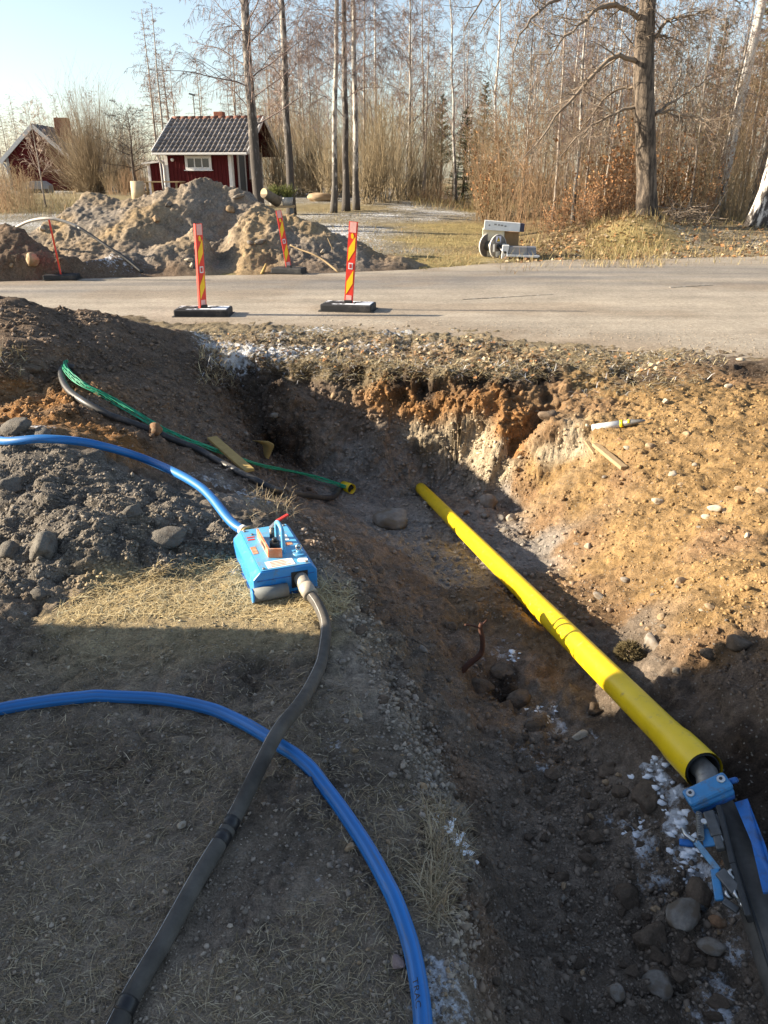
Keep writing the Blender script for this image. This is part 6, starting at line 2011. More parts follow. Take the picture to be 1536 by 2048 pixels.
M_SLATE = mat_tinted('dark_sheet_roof', rough=.6, var=.2, scale=3, rgb=(.07, .075, .09), bump=.2)
brf = mb.build('roof', M_SLATE, barn)
for sx in (-1, 1):
    mb = MB(); sl_ = (br - bh) / bw
    mb.bar(Vector((0, -.33, br + .0)), Vector((sx * (bw + ov), -.33, bh - sl_ * ov)), .035, .20, (sx * .67, 0, .75)); mb.build('barge_board', M_TRIM, brf)
    for k_ in range(9):
        yk = -.1 + k_ * bd / 8
        mb = MB(); mb.bar(Vector((0, yk, br + .13)), Vector((sx * (bw + ov), yk, bh - sl_ * ov + .13)), .05, .03, (sx * .67, 0, .75)); mb.build('roof_seam', M_SLATE, brf)
mb = MB(); mb.box((.85, 2.4, br - .1), (.75, .6, 1.3), None, .02); mb.build('chimney', M_BRICK, brf)
mb = MB(); mb.tube(spline([(-bw - .2, -.25, bh - .25), (-bw - .05, -.2, bh - .5), (-bw - .02, -.15, bh - .9), (-bw + .02, -.12, .2)], 20), .06, 10); mb.build('downpipe', mat_plain('zinc', (.34, .36, .38), .5), barn)
mb = MB(); mb.box((-bw + .02, -.03, bh / 2), (.14, .05, bh)); mb.build('corner_board', mat_plain('grey_trim', (.35, .36, .37), .6), barn)

# garden things
w = P(72, 384, y=42); gzz = ground_z(w.x, w.y)
o = thing('cold_frame', 'low grey box with sloping lid in front of the barn', 'cold frame', (w.x, w.y, gzz), .1)
mb = MB(); mb.prism([(-.65, 0), (.65, 0), (.65, .42), (.35, .62), (-.35, .62), (-.65, .40)], 0, .8); mb.build('frame_box', mat_plain('grey_lid', (.24, .25, .27), .6, var=.15), o)
mb = MB(); mb.box((.0, -.02, .15), (1.2, .04, .22)); mb.build('front_board', mat_plain('dark_front_board', (.06, .055, .055), .8), o)
w = P(276, 384, y=33); gzz = ground_z(w.x, w.y)
o = thing('chopping_block', 'pale round chopping block left of the garden table', 'log', (w.x, w.y, gzz))
mb = MB(); mb.cyl((0, 0, 0), (0, 0, .78), .27, .25, 20); mb.build('log_body', mat_tinted('cut_wood', rough=.85, var=.2, scale=5, rgb=(.50, .40, .27), bump=.3), o)
w = P(330, 384, y=33.5); gzz = ground_z(w.x, w.y)
o = thing('garden_table', 'grey plank garden table in front of the cottage corner', 'table', (w.x, w.y, gzz), -.1)
for k_ in range(4):
    mb = MB(); mb.box((0, -.3 + .2 * k_, .74), (1.5, .17, .04)); mb.build('plank', M_WOOD, o)
for sx in (-.6, .6):
    for sy in (-.28, .28):
        mb = MB(); mb.box((sx, sy, .36), (.07, .07, .72)); mb.build('leg', M_WOOD, o)
w = P(328, 384, y=33.0)
o = thing('post', 'thin grey post standing by the garden table', 'post', (w.x, w.y, ground_z(w.x, w.y)), 0)
mb = MB(); mb.cyl((0, 0, 0), (-.03, 0, 1.45), .035, n=8); mb.build('post_wood', mat_plain('grey_wood', (.34, .32, .30), .8), o)
# log end, bowls on a stand
hh_ = heap_at(540, 402)[0] or P(540, 402, y=16.6)
c = P(528, 386, y=hh_.y + .18); o = thing('log', 'thick cut log with pale round end on top of the soil heap', 'log', c)
ax_ = Vector((-.55, -.80, .12)).normalized()
mb = MB(); mb.cyl(c, c - ax_ * .40 + Vector((0, 0, -.12)), .095, .11, 24); mb.build('bark', mat_tinted('log_bark', rough=.9, var=.3, scale=14, rgb=(.19, .145, .10), bump=.7), o, 'world')
mb = MB(); mb.cyl(c, c + ax_ * .006, .091, .089, 24); mb.build('cut_end', mat_tinted('pale_cut_end', rough=.85, var=.2, scale=16, rgb=(.52, .42, .25), bump=.2), o, 'world')
w = P(562, 408, y=23.0); gzz = ground_z(w.x, w.y)
o = thing('plant_stand', 'dark stand with two grey tubs of green twigs behind the soil heap', 'planter', (w.x, w.y, gzz))
zt = P(562, 410, y=23).z - gzz
mb = MB(); mb.box((0, 0, zt - .04), (.75, .35, .06)); mb.build('stand_top', M_WOOD, o)
for sx in (-.3, .3):
    mb = MB(); mb.box((sx, 0, (zt - .07) / 2), (.08, .3, zt - .07)); mb.build('stand_leg', M_DOORG, o)
for sx in (-.18, .18):
    mb = MB(); mb.tube([(sx, 0, zt - .01), (sx, 0, zt + .2)], [.13, .165], 18); tb_ = mb.build('tub', mat_plain('grey_tub', (.34, .33, .31), .6, var=.1), o)
    T = Twigs()
    for _ in range(110):
        d = Vector((random.gauss(0, .5), random.gauss(0, .5), 1)).normalized(); p = Vector((sx, 0, zt + .2)) + Vector((random.gauss(0, .06), random.gauss(0, .06), 0))
        T.poly([p, p + d * random.uniform(.1, .3), p + d * .3 + rvec(random) * .08], .010, .003)
    link_mesh('green_twigs', T.mesh('green_twigs'), mat_tinted('green_sprigs', rough=.8, var=.3, scale=10, rgb=(.14, .15, .045), bump=0), tb_)
w = P(640, 392, y=33); o = thing('pale_boulder', 'pale flat boulder lying between the birches on the frosty bank', 'boulder', (w.x, w.y, ground_z(w.x, w.y)))
w2 = P(398, 330, y=56); gzz = ground_z(w2.x, w2.y)
pl_ = thing('light_pole', 'tall thin pole with a small lamp head behind the cottage roof', 'lamp post', (w2.x, w2.y, gzz))
zt = P(398, 190, y=56).z - gzz
mb = MB(); mb.cyl((0, 0, 0), (0, 0, zt), .05, .035, 10); mb.build('pole', M_STEEL_D, pl_)
mb = MB(); mb.box((-.05, 0, zt + .03), (.42, .16, .10), (0, .25, 0), .02); mb.build('lamp_head', M_STEEL_D, pl_)

# an unseen van added at the left to cast the foreground shadow
van = thing('shadow_van', 'unseen white van added left of the pit to shade the foreground', 'van', (-4.9, -.25, 0), 0)
M_VAN = mat_plain('white_van_paint', (.75, .75, .74), .3, var=.03, spec=.6)
mb = MB()
prof = [(-2.88, .35), (2.55, .35), (2.6, .9), (2.35, 1.15), (1.75, 1.35), (1.05, 2.15), (.75, 2.38), (-2.80, 2.45), (-2.88, 2.3)]
n9 = len(prof)
vs = [Vector((x, -y, z)) for x in (-.98, .98) for y, z in prof]
mb.add(vs, [tuple(range(n9)), tuple(range(n9, 2 * n9))[::-1]] + [(i, n9 + i, n9 + (i + 1) % n9, (i + 1) % n9) for i in range(n9)])
bd_ = mb.build('body', M_VAN, van); b_ = bd_.modifiers.new('soft_edges', 'BEVEL'); b_.width = .06; b_.segments = 3
for sx in (-1, 1):
    for yy in (-1.75, 1.75):
        mb = MB(); mb.cyl((sx * .84, yy, .34), (sx * 1.0, yy, .34), .34, n=28); wh = mb.build('wheel', M_RUBBER, van)
        mb = MB(); mb.cyl((sx * 1.0, yy, .34), (sx * 1.012, yy, .34), .2, n=20); mb.build('rim', M_STEEL, wh)
    mb = MB(); mb.prism([(0, 0), (.9, 0), (.35, .62), (0, .68)], 0, .01, Matrix(((0, 1, 0, sx * .985 - .005), (-1, 0, 0, -.85), (0, 0, 1, 1.4), (0, 0, 0, 1)))); mb.build('side_window', M_GLASS, van)
    mb = MB(); mb.box((sx * .5, 2.886, 1.75), (.72, .012, .62)); mb.build('rear_window', M_GLASS, van)
    mb = MB(); mb.box((sx * .9, 2.89, 1.05), (.10, .02, .5)); mb.build('tail_light', M_RED, van)
mb = MB(); mb.box((0, 2.9, .45), (1.8, .10, .16), None, .03); mb.build('bumper', M_RUBBER, van)
# ------------------------------------------------------------------ stones, clods, straw, leaves, grit
def rock_mesh(seed, sub=3, rough=.22, flat=(1, 1, .75), angular=0.0):
    bm = bmesh.new(); bmesh.ops.create_icosphere(bm, subdivisions=sub, radius=1.0)
    co = np.array([tuple(v.co) for v in bm.verts]); 
    n = 1 + rough * fbm(co + seed * 7.7, 1.1, 3, .5, seed)
    if angular:
        rg = np.random.default_rng(seed)
        for _ in range(9):
            d = rg.normal(size=3); d /= np.linalg.norm(d); h = rg.uniform(.55, .85)
            dot = co @ d
            k = dot > h
            co[k] -= np.outer((dot[k] - h) * angular, d)
    co = co * n[:, None] * np.array(flat) + .03 * np.stack([fbm(co, 5, 3, .6, seed + 3)] * 3, 1)
    for v, c in zip(bm.verts, co): v.co = c
    me = bpy.data.meshes.new('stone'); bm.to_mesh(me); bm.free()
    me.polygons.foreach_set('use_smooth', np.ones(len(me.polygons), bool)); me.update()
    return me


STONE_M = {
    'grey': mat_tinted('grey_stone', rough=.85, var=.3, scale=3, rgb=(.23, .205, .175), two=(.16, .125, .09), two_thr=(.44, .6), bump=.4, per_object=.15),
    'tan': mat_tinted('tan_stone', rough=.85, var=.3, scale=3, rgb=(.33, .24, .15), two=(.24, .16, .09), two_thr=(.44, .6), bump=.4, per_object=.15),
    'pale': mat_tinted('pale_stone', rough=.85, var=.2, scale=3, rgb=(.42, .36, .28), two=(.28, .21, .13), two_thr=(.48, .66), bump=.3, per_object=.12),
    'brown': mat_tinted('brown_stone', rough=.85, var=.3, scale=3, rgb=(.20, .115, .065), two=(.28, .2, .13), two_thr=(.52, .68), bump=.4, per_object=.15),
    'pink': mat_tinted('pinkish_stone', rough=.85, var=.25, scale=4, rgb=(.26, .195, .18), two=(.18, .13, .115), two_thr=(.55, .7), bump=.4),
    'sand': mat_tinted('grey_sand_clod', rough=.95, var=.25, scale=9, rgb=(.165, .15, .13), two=(.115, .10, .085), two_thr=(.5, .65), bump=1.0, per_object=.12),
    'clod': mat_tinted('brown_soil_clod', rough=.95, var=.3, scale=6, rgb=(.14, .105, .076), two=(.19, .14, .10), two_thr=(.5, .65), bump=1.0, per_object=.15),
}
ROCKS = {}
for key in STONE_M:
    cl = key in ('sand', 'clod')
    ROCKS[key] = []
    for i in range(4):
        me = rock_mesh(900 + 13 * i + len(key), 3, .45 if cl else .3, (1, .85, .72) if not cl else (1, .9, .8), 1.0 if i % 2 or cl else .75)
        me.materials.append(STONE_M[key]); ROCKS[key].append(me)
srng = random.Random(77)


def stone(px, py, wpx, key, label, group=None, asp=(1, 1, 1), sink=.35, var=None, where=None, name='stone', cat='stone'):
    h, n = (where or ground_at)(px, py)
    if h is None: return None
    dep = (h.y * CP + (EYE - h.z) * SP)
    r = wpx * dep / FPX / 2
    me = ROCKS[key][srng.randrange(4) if var is None else var]
    o = bpy.data.objects.new(name, me); COL.objects.link(o)
    o.location = h + Vector((0, 0, r * .75 * asp[2] * (1 - 2 * sink) * .7)) + n * r * .1
    o.scale = (r * asp[0], r * asp[1], r * asp[2])
    o.rotation_euler = (srng.uniform(-.3, .3), srng.uniform(-.3, .3), srng.uniform(0, 6.28))
    return tag(o, label, cat, group)


for px, py, w_, key, lab, asp in (
        (1315, 1005, 27, 'pale', 'whitish oval stone alone on the middle of the sunlit bank', (1, .9, .8)),
        (974, 1012, 42, 'grey', 'upright grey boulder at the shadow edge right of the yellow pipe', (1, .9, 1.2)),
        (785, 1048, 84, 'grey', 'big half-buried grey boulder on the pit floor left of the pipe', (1, .8, .7)),
        (933, 1028, 20, 'brown', 'small dark stone between the pipe and the upright boulder', (1, .8, .7)),
        (969, 1034, 22, 'grey', 'small grey stone at the foot of the upright boulder', (1, .9, .9)),
        (1000, 1037, 28, 'grey', 'flat grey stone lying right of the upright boulder', (1.2, .6, .5)),
        (1022, 1040, 24, 'pale', 'light stone just catching the sun at the shadow edge', (1, .9, 1)),
        (1010, 1064, 30, 'grey', 'grey stone sunk in the floor below the row of small stones', (1, .8, .6)),
        (1175, 1094, 18, 'pale', 'small pale stone below the middle of the sunlit bank', (1, .9, .9)),
        (1361, 1168, 36, 'tan', 'egg-shaped tan stone low on the sunlit bank', (1.1, .75, .8)),
        (1305, 1292, 56, 'grey', 'half-buried grey stone at the foot of the bank beside the pipe', (1.1, .8, .7)),
        (1250, 1163, 22, 'grey', 'small stone at the tip of the shadow on the bank foot', (1, .8, .8)),
        (843, 1302, 30, 'grey', 'rounded stone sunk in the left slope of the pit', (1, .8, .7)),
        (1160, 1474, 36, 'pale', 'light grey stone beside the frost left of the pipe', (1.1, .8, .7)),
        (1365, 1835, 84, 'grey', 'large pale stone under soil left of the linkage', (1.25, .8, .5)),
        (1434, 1846, 42, 'brown', 'brown round stone right of the large pale stone', (1, .9, .9)),
        (1424, 1896, 58, 'grey', 'grey stone below the brown round stone', (1, .9, .7)),
        (1312, 1975, 72, 'grey', 'grey angular stone at the bottom of the pit near the picture edge', (.8, 1, .7)),
        (1230, 1985, 46, 'grey', 'wedge-shaped grey stone left of the angular stone in the pit', (.8, 1, .7)),
        (1448, 1728, 20, 'brown', 'small brown stone caught between the linkage and the black hose', (1, .9, .9)),
        (701, 1696, 27, 'tan', 'light stone alone between the black hose and the blue hose', (1, .9, .9)),
        (794, 1926, 40, 'pink', 'flat pinkish stone touching the blue hose at the bottom', (1.1, .8, .45)),
        (363, 1652, 24, 'pale', 'pale stone left of the black hose on the trodden ground', (1, .9, .8)),
        (312, 866, 38, 'brown', 'rusty brown stone weighing down the green net', (.9, .9, 1.15)),
        (490, 870, 18, 'grey', 'small stone above the plank in the shaded corner', (1, .9, 1)),
        (448, 875, 18, 'grey', 'small stone left of the plank in the shaded corner', (.8, .8, 1.1)),
        (548, 832, 20, 'grey', 'grey stone in the shaded left wall of the pit', (1, .8, .9)),
        (583, 757, 9, 'tan', 'tiny tan stone in the dirt under the frosty turf', (1, 1, 1)),
        (668, 792, 16, 'tan', 'sunlit tan stone in the far wall below the turf', (.9, .9, 1.2)),
        (684, 1325, 20, 'grey', 'pale stone beside the upper part of the black hose', (1, .9, .7)),
        (785, 1552, 20, 'grey', 'grey stone on the left rim of the pit', (1, .9, .8)),
        (845, 1575, 22, 'tan', 'tan stone on the left rim right of the grey one', (1, .9, .8)),
        (1375, 870, 22, 'tan', 'tan stone right of the weathered batten', (1, .8, .7)),
        (1430, 1020, 30, 'pale', 'pair-end pale stone at the right of the bank', (1.1, .7, .7)),
        (1448, 1024, 16, 'pale', 'round pale pebble touching the pale stone at the right of the bank', (1, 1, .9)),
        (1412, 1036, 20, 'pale', 'light pebble below the pale stone at the right of the bank', (1.1, .8, .8)),
        (1450, 1080, 22, 'tan', 'flat stone below the pale pebbles at the right of the bank', (1.2, .7, .5)),
        (1494, 1073, 18, 'pale', 'light stone nearest the right edge on the bank', (1, .8, .8)),
        (1480, 980, 30, 'tan', 'half-sunk tan stone up at the right of the bank', (1, .8, .6)),
        (1525, 985, 34, 'tan', 'stone cut by the right picture edge on the bank', (1, .8, .6)),
        (1345, 950, 24, 'pale', 'stone half sunk above the whitish oval stone', (1, .8, .6)),
        (1300, 895, 26, 'tan', 'stone under the dark nose of the silver cylinder', (1, .8, .7)),
        (1255, 898, 18, 'pale', 'small stone right of the weathered batten top', (1, .8, .7)),
        (1240, 880, 16, 'brown', 'dark little stone below the silver cylinder', (1, .8, .7)),
        (1325, 1235, 30, 'tan', 'stone at the top of the rounded shadow on the bank', (1, .8, .6)),
        (1298, 1258, 22, 'tan', 'stone left of the rounded shadow on the bank foot', (1, .8, .7)),
        (1355, 1345, 26, 'grey', 'shaded stone on the dark part of the bank', (1, .8, .8)),
        (1420, 1215, 26, 'tan', 'stone above the rounded shadow on the bank', (1, .8, .7)),
        (1200, 1195, 30, 'grey', 'grey stone in the shade above the pipe middle', (1, .8, .6)),
        (870, 1400, 14, 'grey', 'small stone on the left slope beside the dark gap', (1, .8, .8)),
        (1455, 775, 20, 'pale', 'pale stone at the upper right rim of the pit', (1, .8, .8)),
        (1480, 722, 20, 'pale', 'pale stone on the dark turf by the road at the right', (1, .8, .7)),
        (1330, 805, 20, 'pale', 'light stone in the lumpy rim above the silver cylinder', (1, .8, .8))):
    stone(px, py, w_, key, lab, None, asp, .3)
for px, py, w_, key, lab, asp in ((62, 524, 44, 'tan', 'rounded boulder in the dark mound at the far left', (1.1, .8, .8)), (24, 532, 14, 'tan', 'small stone left of the boulder in the dark mound', (1, 1, 1)),
                                  (313, 440, 24, 'tan', 'stone in the middle of the big soil heap', (1, .8, .9)), (462, 422, 24, 'tan', 'pale stone high on the right side of the heap', (.9, .8, 1)),
                                  (378, 522, 18, 'pale', 'pale stone low on the heap left of the near marker board', (1.1, .7, .7)), (383, 534, 14, 'pale', 'pale stone under another pale one at the heap foot', (.7, .7, 1.2)),
                                  (500, 488, 18, 'grey', 'grey stone at the heap foot left of the leaning board', (1, .8, .8)), (520, 486, 22, 'grey', 'larger grey stone at the heap foot by the leaning board', (1.1, .8, .8)),
                                  (646, 505, 14, 'pale', 'light stone on the reddish tail of soil', (1, .8, .9)), (85, 460, 16, 'pale', 'pale stone on the grass slope behind the dark mound', (1, .8, 1)), (480, 395, 26, 'grey', 'long grey stone on the heap shoulder before the cottage door', (1.3, .6, .6)), (338, 412, 20, 'grey', 'grey lump high on the heap left of the peak', (1, .8, .8))):
    stone(px, py, w_, key, lab, None, asp, .25, where=heap_at)
me = ROCKS['tan'][1]; bo = bpy.data.objects['pale_boulder']
bb = bpy.data.objects.new('boulder_body', me); COL.objects.link(bb); bb.parent = bo; bb.scale = (.6, .35, .26); bb.location = (0, 0, .15)

# clods on the grey heap and elsewhere
for px, py, w_, key, lab, asp in (
        (336, 1082, 84, 'sand', 'largest smooth grey clod at the right foot of the sand heap', (1.1, .9, .72)),
        (265, 1028, 46, 'sand', 'grey clod in the middle of the sand heap', (1, .9, .7)),
        (88, 1100, 82, 'sand', 'tilted grey clod with a lit edge at the left of the sand heap', (.9, .9, .9)),
        (24, 1108, 60, 'sand', 'grey clod at the left picture edge on the sand heap', (1, .9, .8)),
        (20, 978, 60, 'sand', 'grey clod below the blue hose at the left picture edge', (1, .9, .8)),
        (85, 868, 42, 'sand', 'pale frosty clod above the blue hose at the left', (1.2, .8, .6)),
        (80, 1190, 36, 'sand', 'small grey clod at the lower left end of the sand heap', (1, .9, .8)),
        (30, 860, 70, 'sand', 'grey lump where the blue hose comes over the heap', (1.2, .9, .7)),
        (1290, 1600, 74, 'clod', 'big frosty clod left of the blue clamp', (1, .8, .8)),
        (1240, 1585, 40, 'clod', 'smaller clod left of the big frosty clod', (1, .9, .8)),
        (1400, 1790, 66, 'clod', 'dark clod under the linkage of the clamp', (1, .9, .9)),
        (1255, 1800, 70, 'clod', 'dark clod in the near pit bottom left of the pale stone', (1, .9, .7)),
        (1300, 1880, 80, 'clod', 'broad dark clod below the large pale stone', (1, .9, .7)),
        (1190, 1420, 40, 'clod', 'dark clod beside the pipe above the light grey stone', (1, .9, .8)),
        (1010, 1345, 60, 'clod', 'clod at the dark gap on the pit floor', (1, .9, .7)),
        (960, 1380, 56, 'clod', 'clod left of the dark gap on the pit floor', (1, .9, .8)),
        (1040, 1400, 54, 'clod', 'clod in front of the dark gap on the pit floor', (1, .9, .8)),
        (1475, 1290, 60, 'clod', 'shaded clod at the right end of the bank', (1, .9, .8)),
        (1420, 1310, 40, 'clod', 'small shaded clod left of the one at the right end of the bank', (1, .9, .8)),
        (900, 1255, 30, 'clod', 'clod beside the root on the left slope', (1, .9, .8)),
        (1180, 1250, 26, 'clod', 'clod right of the yellow pipe in the shade', (1, .9, .8)),
        (1215, 1545, 44, 'clod', 'clod close below the light grey stone by the pipe', (1, .9, .7)),
        (60, 740, 40, 'clod', 'sunlit brown clod at the left edge above the green net', (1, .9, .8)),
        (1100, 835, 44, 'clod', 'brown clod in the far corner of the sunlit wall', (1, .9, .9))):
    stone(px, py, w_, key, lab, None, asp, .38, name='soil_clod', cat='clod')
h = ground_at(1258, 1312)[0]
ms = thing('moss_clump', 'mossy tuft between the yellow pipe and the bank foot', 'moss', h)
T = Twigs()
for _ in range(900):
    d = rvec(srng); d.z = abs(d.z); p = h + Vector((d.x * .045, d.y * .04, d.z * .05))
    T.seg(p, p + (d + rvec(srng) * .7) * .016, .0022, .0008)
o = T.mesh('tuft'); 
oo = link_mesh('tuft', o, mat_tinted('moss', rough=.9, var=.4, scale=30, rgb=(.14, .11, .055), bump=0), ms); oo.location = -h
# loose stones of one kind
n_ = 0
while n_ < 40:
    px, py = srng.uniform(1040, 1530), srng.uniform(800, 1260)
    if py < 780 + (1300 - px) * .0 or px < 1040 + (py - 950) * .62: continue
    h, nn = ground_at(px, py)
    if h is None: continue
    stone(px, py, srng.uniform(7, 15), srng.choice(['tan', 'pale', 'tan', 'grey']), 'small rounded stone on the sunlit bank ' + ('level with the silver cylinder' if py < 930 else ('around the whitish oval stone' if py < 1080 else 'low above the rounded shadow')), 'small stones on the sunlit bank', (1, srng.uniform(.7, 1), srng.uniform(.6, .9)), .3)
    n_ += 1
n_ = 0
while n_ < 60:
    px, py = srng.uniform(640, 960), srng.uniform(1250, 2040)
    if px > 640 + (py - 1100) * .42 + 40 or px < 560 + (py - 1250) * .12: continue
    stone(px, py, srng.uniform(9, 17), srng.choice(['grey', 'tan', 'grey']), 'small stone on the gravelly rim ' + ('beside the black hose top' if py < 1450 else ('right of the hose crossing' if py < 1720 else 'right of the lower blue hose')), 'small stones on the near rim', (1, srng.uniform(.7, 1), srng.uniform(.6, .9)), .3)
    n_ += 1
n_ = 0
while n_ < 50:
    px, py = srng.uniform(980, 1500), srng.uniform(1440, 2040)
    if px < 1000 + (py - 1500) * .15 or px > 1180 + (py - 1440) * .55 + 60: continue
    stone(px, py, srng.uniform(10, 24), srng.choice(['grey', 'clod', 'clod', 'tan']), 'small stone or crumb in the shaded pit end ' + ('above the frost patches' if py < 1600 else ('left of the blue clamp linkage' if py < 1820 else 'at the bottom picture edge')), 'small stones in the near pit bottom', (1, srng.uniform(.7, 1), srng.uniform(.6, .9)), .3)
    n_ += 1

n_ = 0
while n_ < 40:
    px, py = srng.uniform(1000, 1500), srng.uniform(1440, 2040)
    if px < 1060 + (py - 1500) * .12 or px > 1180 + (py - 1440) * .5: continue
    stone(px, py, srng.uniform(18, 46), 'clod', 'crumbly dark clod in the shaded pit end ' + ('above the pale frost' if py < 1600 else ('left of the blue clamp linkage' if py < 1820 else 'at the bottom picture edge')), 'dark clods in the near pit bottom', (1, srng.uniform(.7, 1), srng.uniform(.5, .8)), .42, name='soil_clod', cat='clod')
    n_ += 1
n_ = 0
while n_ < 36:
    px, py = srng.uniform(650, 1000), srng.uniform(1100, 2000)
    lx = 650 + (py - 1120) * .36
    if px < lx or px > lx + 110: continue
    stone(px, py, srng.uniform(14, 34), 'clod', 'brown clod on the broken left pit edge ' + ('below the blue box' if py < 1400 else ('halfway down' if py < 1700 else 'near the bottom')), 'clods along the left pit edge', (1, srng.uniform(.7, 1), srng.uniform(.5, .8)), .42, name='soil_clod', cat='clod')
    n_ += 1

# grit, crumbs: too many to count
bm = bmesh.new(); bmesh.ops.create_icosphere(bm, subdivisions=1, radius=1.0)
OCT_V = np.array([(1, 0, 0), (-1, 0, 0), (0, 1, 0), (0, -1, 0), (0, 0, 1), (0, 0, -1)], float) * 1.25
OCT_F = np.array([(0, 2, 4), (2, 1, 4), (1, 3, 4), (3, 0, 4), (2, 0, 5), (1, 2, 5), (3, 1, 5), (0, 3, 5)])
ICO_V = np.array([tuple(v.co) for v in bm.verts]); ICO_F = np.array([[v.index for v in f.verts] for f in bm.faces]); bm.free()
NQ = len(Qn)


def hit_px(px, py):
    d = (P(px, py, t=1.0) - Vector((0, 0, EYE))).normalized()
    h = BVN.ray_cast(Vector((0, 0, EYE)), d)
    return h


def poly_sample(poly, n, rg):
    xs_ = [p[0] for p in poly]; ys_ = [p[1] for p in poly]
    out = []
    while len(out) < n:
        X_ = rg.uniform(min(xs_), max(xs_), 4000); Y_ = rg.uniform(min(ys_), max(ys_), 4000)
        ok = inside(poly, X_, Y_)
        out += list(zip(X_[ok], Y_[ok]))
    return out[:n]


def grit(name, jobs, mat, seed):
    rg = np.random.default_rng(seed)
    VV, FF_, CC = [], [], []
    nb = 0
    for poly, n, (s0, s1), bright, colmix in jobs:
        for px, py in poly_sample(poly, n, rg):
            h = hit_px(px, py)
            if h[0] is None: continue
            dep = h[0].y * CP + (EYE - h[0].z) * SP
            r = s0 * (s1 / s0) ** (rg.random() ** 2.2) * (.5 + .5 * dep / 3.0)
            BV_, BF_ = (ICO_V, ICO_F) if r / dep * FPX > 4.5 else (OCT_V, OCT_F)
            q = BV_ * (1 + .35 * rg.normal(size=(len(BV_), 1))).clip(.5, 1.5) * np.array([1, rg.uniform(.6, 1), rg.uniform(.5, .9)]) * r
            a = rg.uniform(0, 6.28); c_, s_ = math.cos(a), math.sin(a)
            q = q @ np.array([[c_, s_, 0], [-s_, c_, 0], [0, 0, 1]])
            VV.append(q + np.array(h[0]) + np.array([0, 0, r * .25])); FF_.append(BF_ + nb); nb += len(BV_)
            t = tint[Qn[h[2] % NQ][0]] * (1 - colmix) + np.array([.24, .215, .185]) * colmix
            CC.append(np.tile(t * rg.uniform(*bright), (len(BV_), 1)))
    me = mesh_arrays(name, np.concatenate(VV), np.concatenate(FF_))
    vcol(me, 'tint', np.clip(np.concatenate(CC), .01, .6))
    tag(link_mesh(name, me, mat), kind='stuff')


M_GRIT = mat_attr('grit', .95, .15)
FORE = [(0, 1235), (640, 1235), (720, 1330), (800, 1480), (880, 1640), (900, 1850), (950, 2048), (0, 2048)]
SLOPE = [(650, 1080), (780, 1130), (950, 1300), (1040, 1420), (1180, 1500), (1450, 1800), (1536, 2048), (950, 2048), (900, 1700), (830, 1500), (720, 1300), (650, 1140)]
BANK = [(1040, 850), (1536, 730), (1536, 1420), (1250, 1280), (1180, 1180), (1060, 1040)]
FLOOR = [(690, 990), (850, 980), (1040, 1010), (1240, 1230), (1100, 1260), (960, 1240), (780, 1110)]
WALL = [(400, 740), (1060, 740), (1060, 1000), (860, 980), (690, 980), (520, 900)]
LBANK = [(0, 600), (180, 620), (390, 700), (540, 900), (690, 1000), (560, 1000), (300, 880), (0, 830)]
HEAPG = [(0, 850), (100, 880), (300, 960), (480, 1050), (460, 1120), (250, 1160), (80, 1200), (0, 1190)]
RIM = [(560, 1000), (700, 1080), (760, 1240), (900, 1500), (960, 1900), (900, 1990), (850, 1650), (720, 1320), (640, 1150)]
grit('gravel', [(FORE, 4200, (.0022, .009), (.7, 1.7), .35), (SLOPE, 4600, (.002, .009), (.75, 1.5), .2), (RIM, 1500, (.004, .014), (.8, 1.7), .4), (FLOOR, 900, (.004, .016), (.8, 1.5), .3),
                (BANK, 2600, (.002, .008), (.75, 1.35), .1), (WALL, 1500, (.004, .013), (.7, 1.4), .1), (LBANK, 2200, (.003, .012), (.7, 1.5), .15)], M_GRIT, 21)
grit('soil_crumbs', [(HEAPG, 4200, (.003, .011), (.8, 1.35), .0), (LBANK, 900, (.005, .018), (.7, 1.3), .0), (BANK, 900, (.004, .014), (.8, 1.15), .0), (SLOPE, 1100, (.005, .016), (.8, 1.2), .0), (WALL, 700, (.006, .02), (.7, 1.2), .0)], M_GRIT, 22)

# loose gravel on the near shoulder of the road
rg = np.random.default_rng(9)
VV, FF_, CC, nb = [], [], [], 0
for px, py in poly_sample([(500, 610), (1000, 585), (1536, 560), (1536, 712), (1300, 690), (900, 655), (640, 650)], 2600, rg):
    w_ = P(px, py, z=.012)
    s01 = (w_.y - RYN(w_.x)) / max(RYF(w_.x) - RYN(w_.x), .1)
    if rg.random() < s01 * 2.2 or s01 < -.02: continue
    q = OCT_V * (1 + .3 * rg.normal(size=(6, 1))).clip(.5, 1.5) * np.array([1, .8, .6]) * rg.uniform(.003, .008)
    VV.append(q + np.array(w_)); FF_.append(OCT_F + nb); nb += 6
    CC.append(np.tile(np.array([.36, .30, .23]) * rg.uniform(.5, 1.3), (6, 1)))
me = mesh_arrays('road_gravel', np.concatenate(VV), np.concatenate(FF_)); vcol(me, 'tint', np.concatenate(CC))
tag(link_mesh('road_gravel', me, M_GRIT), kind='stuff')

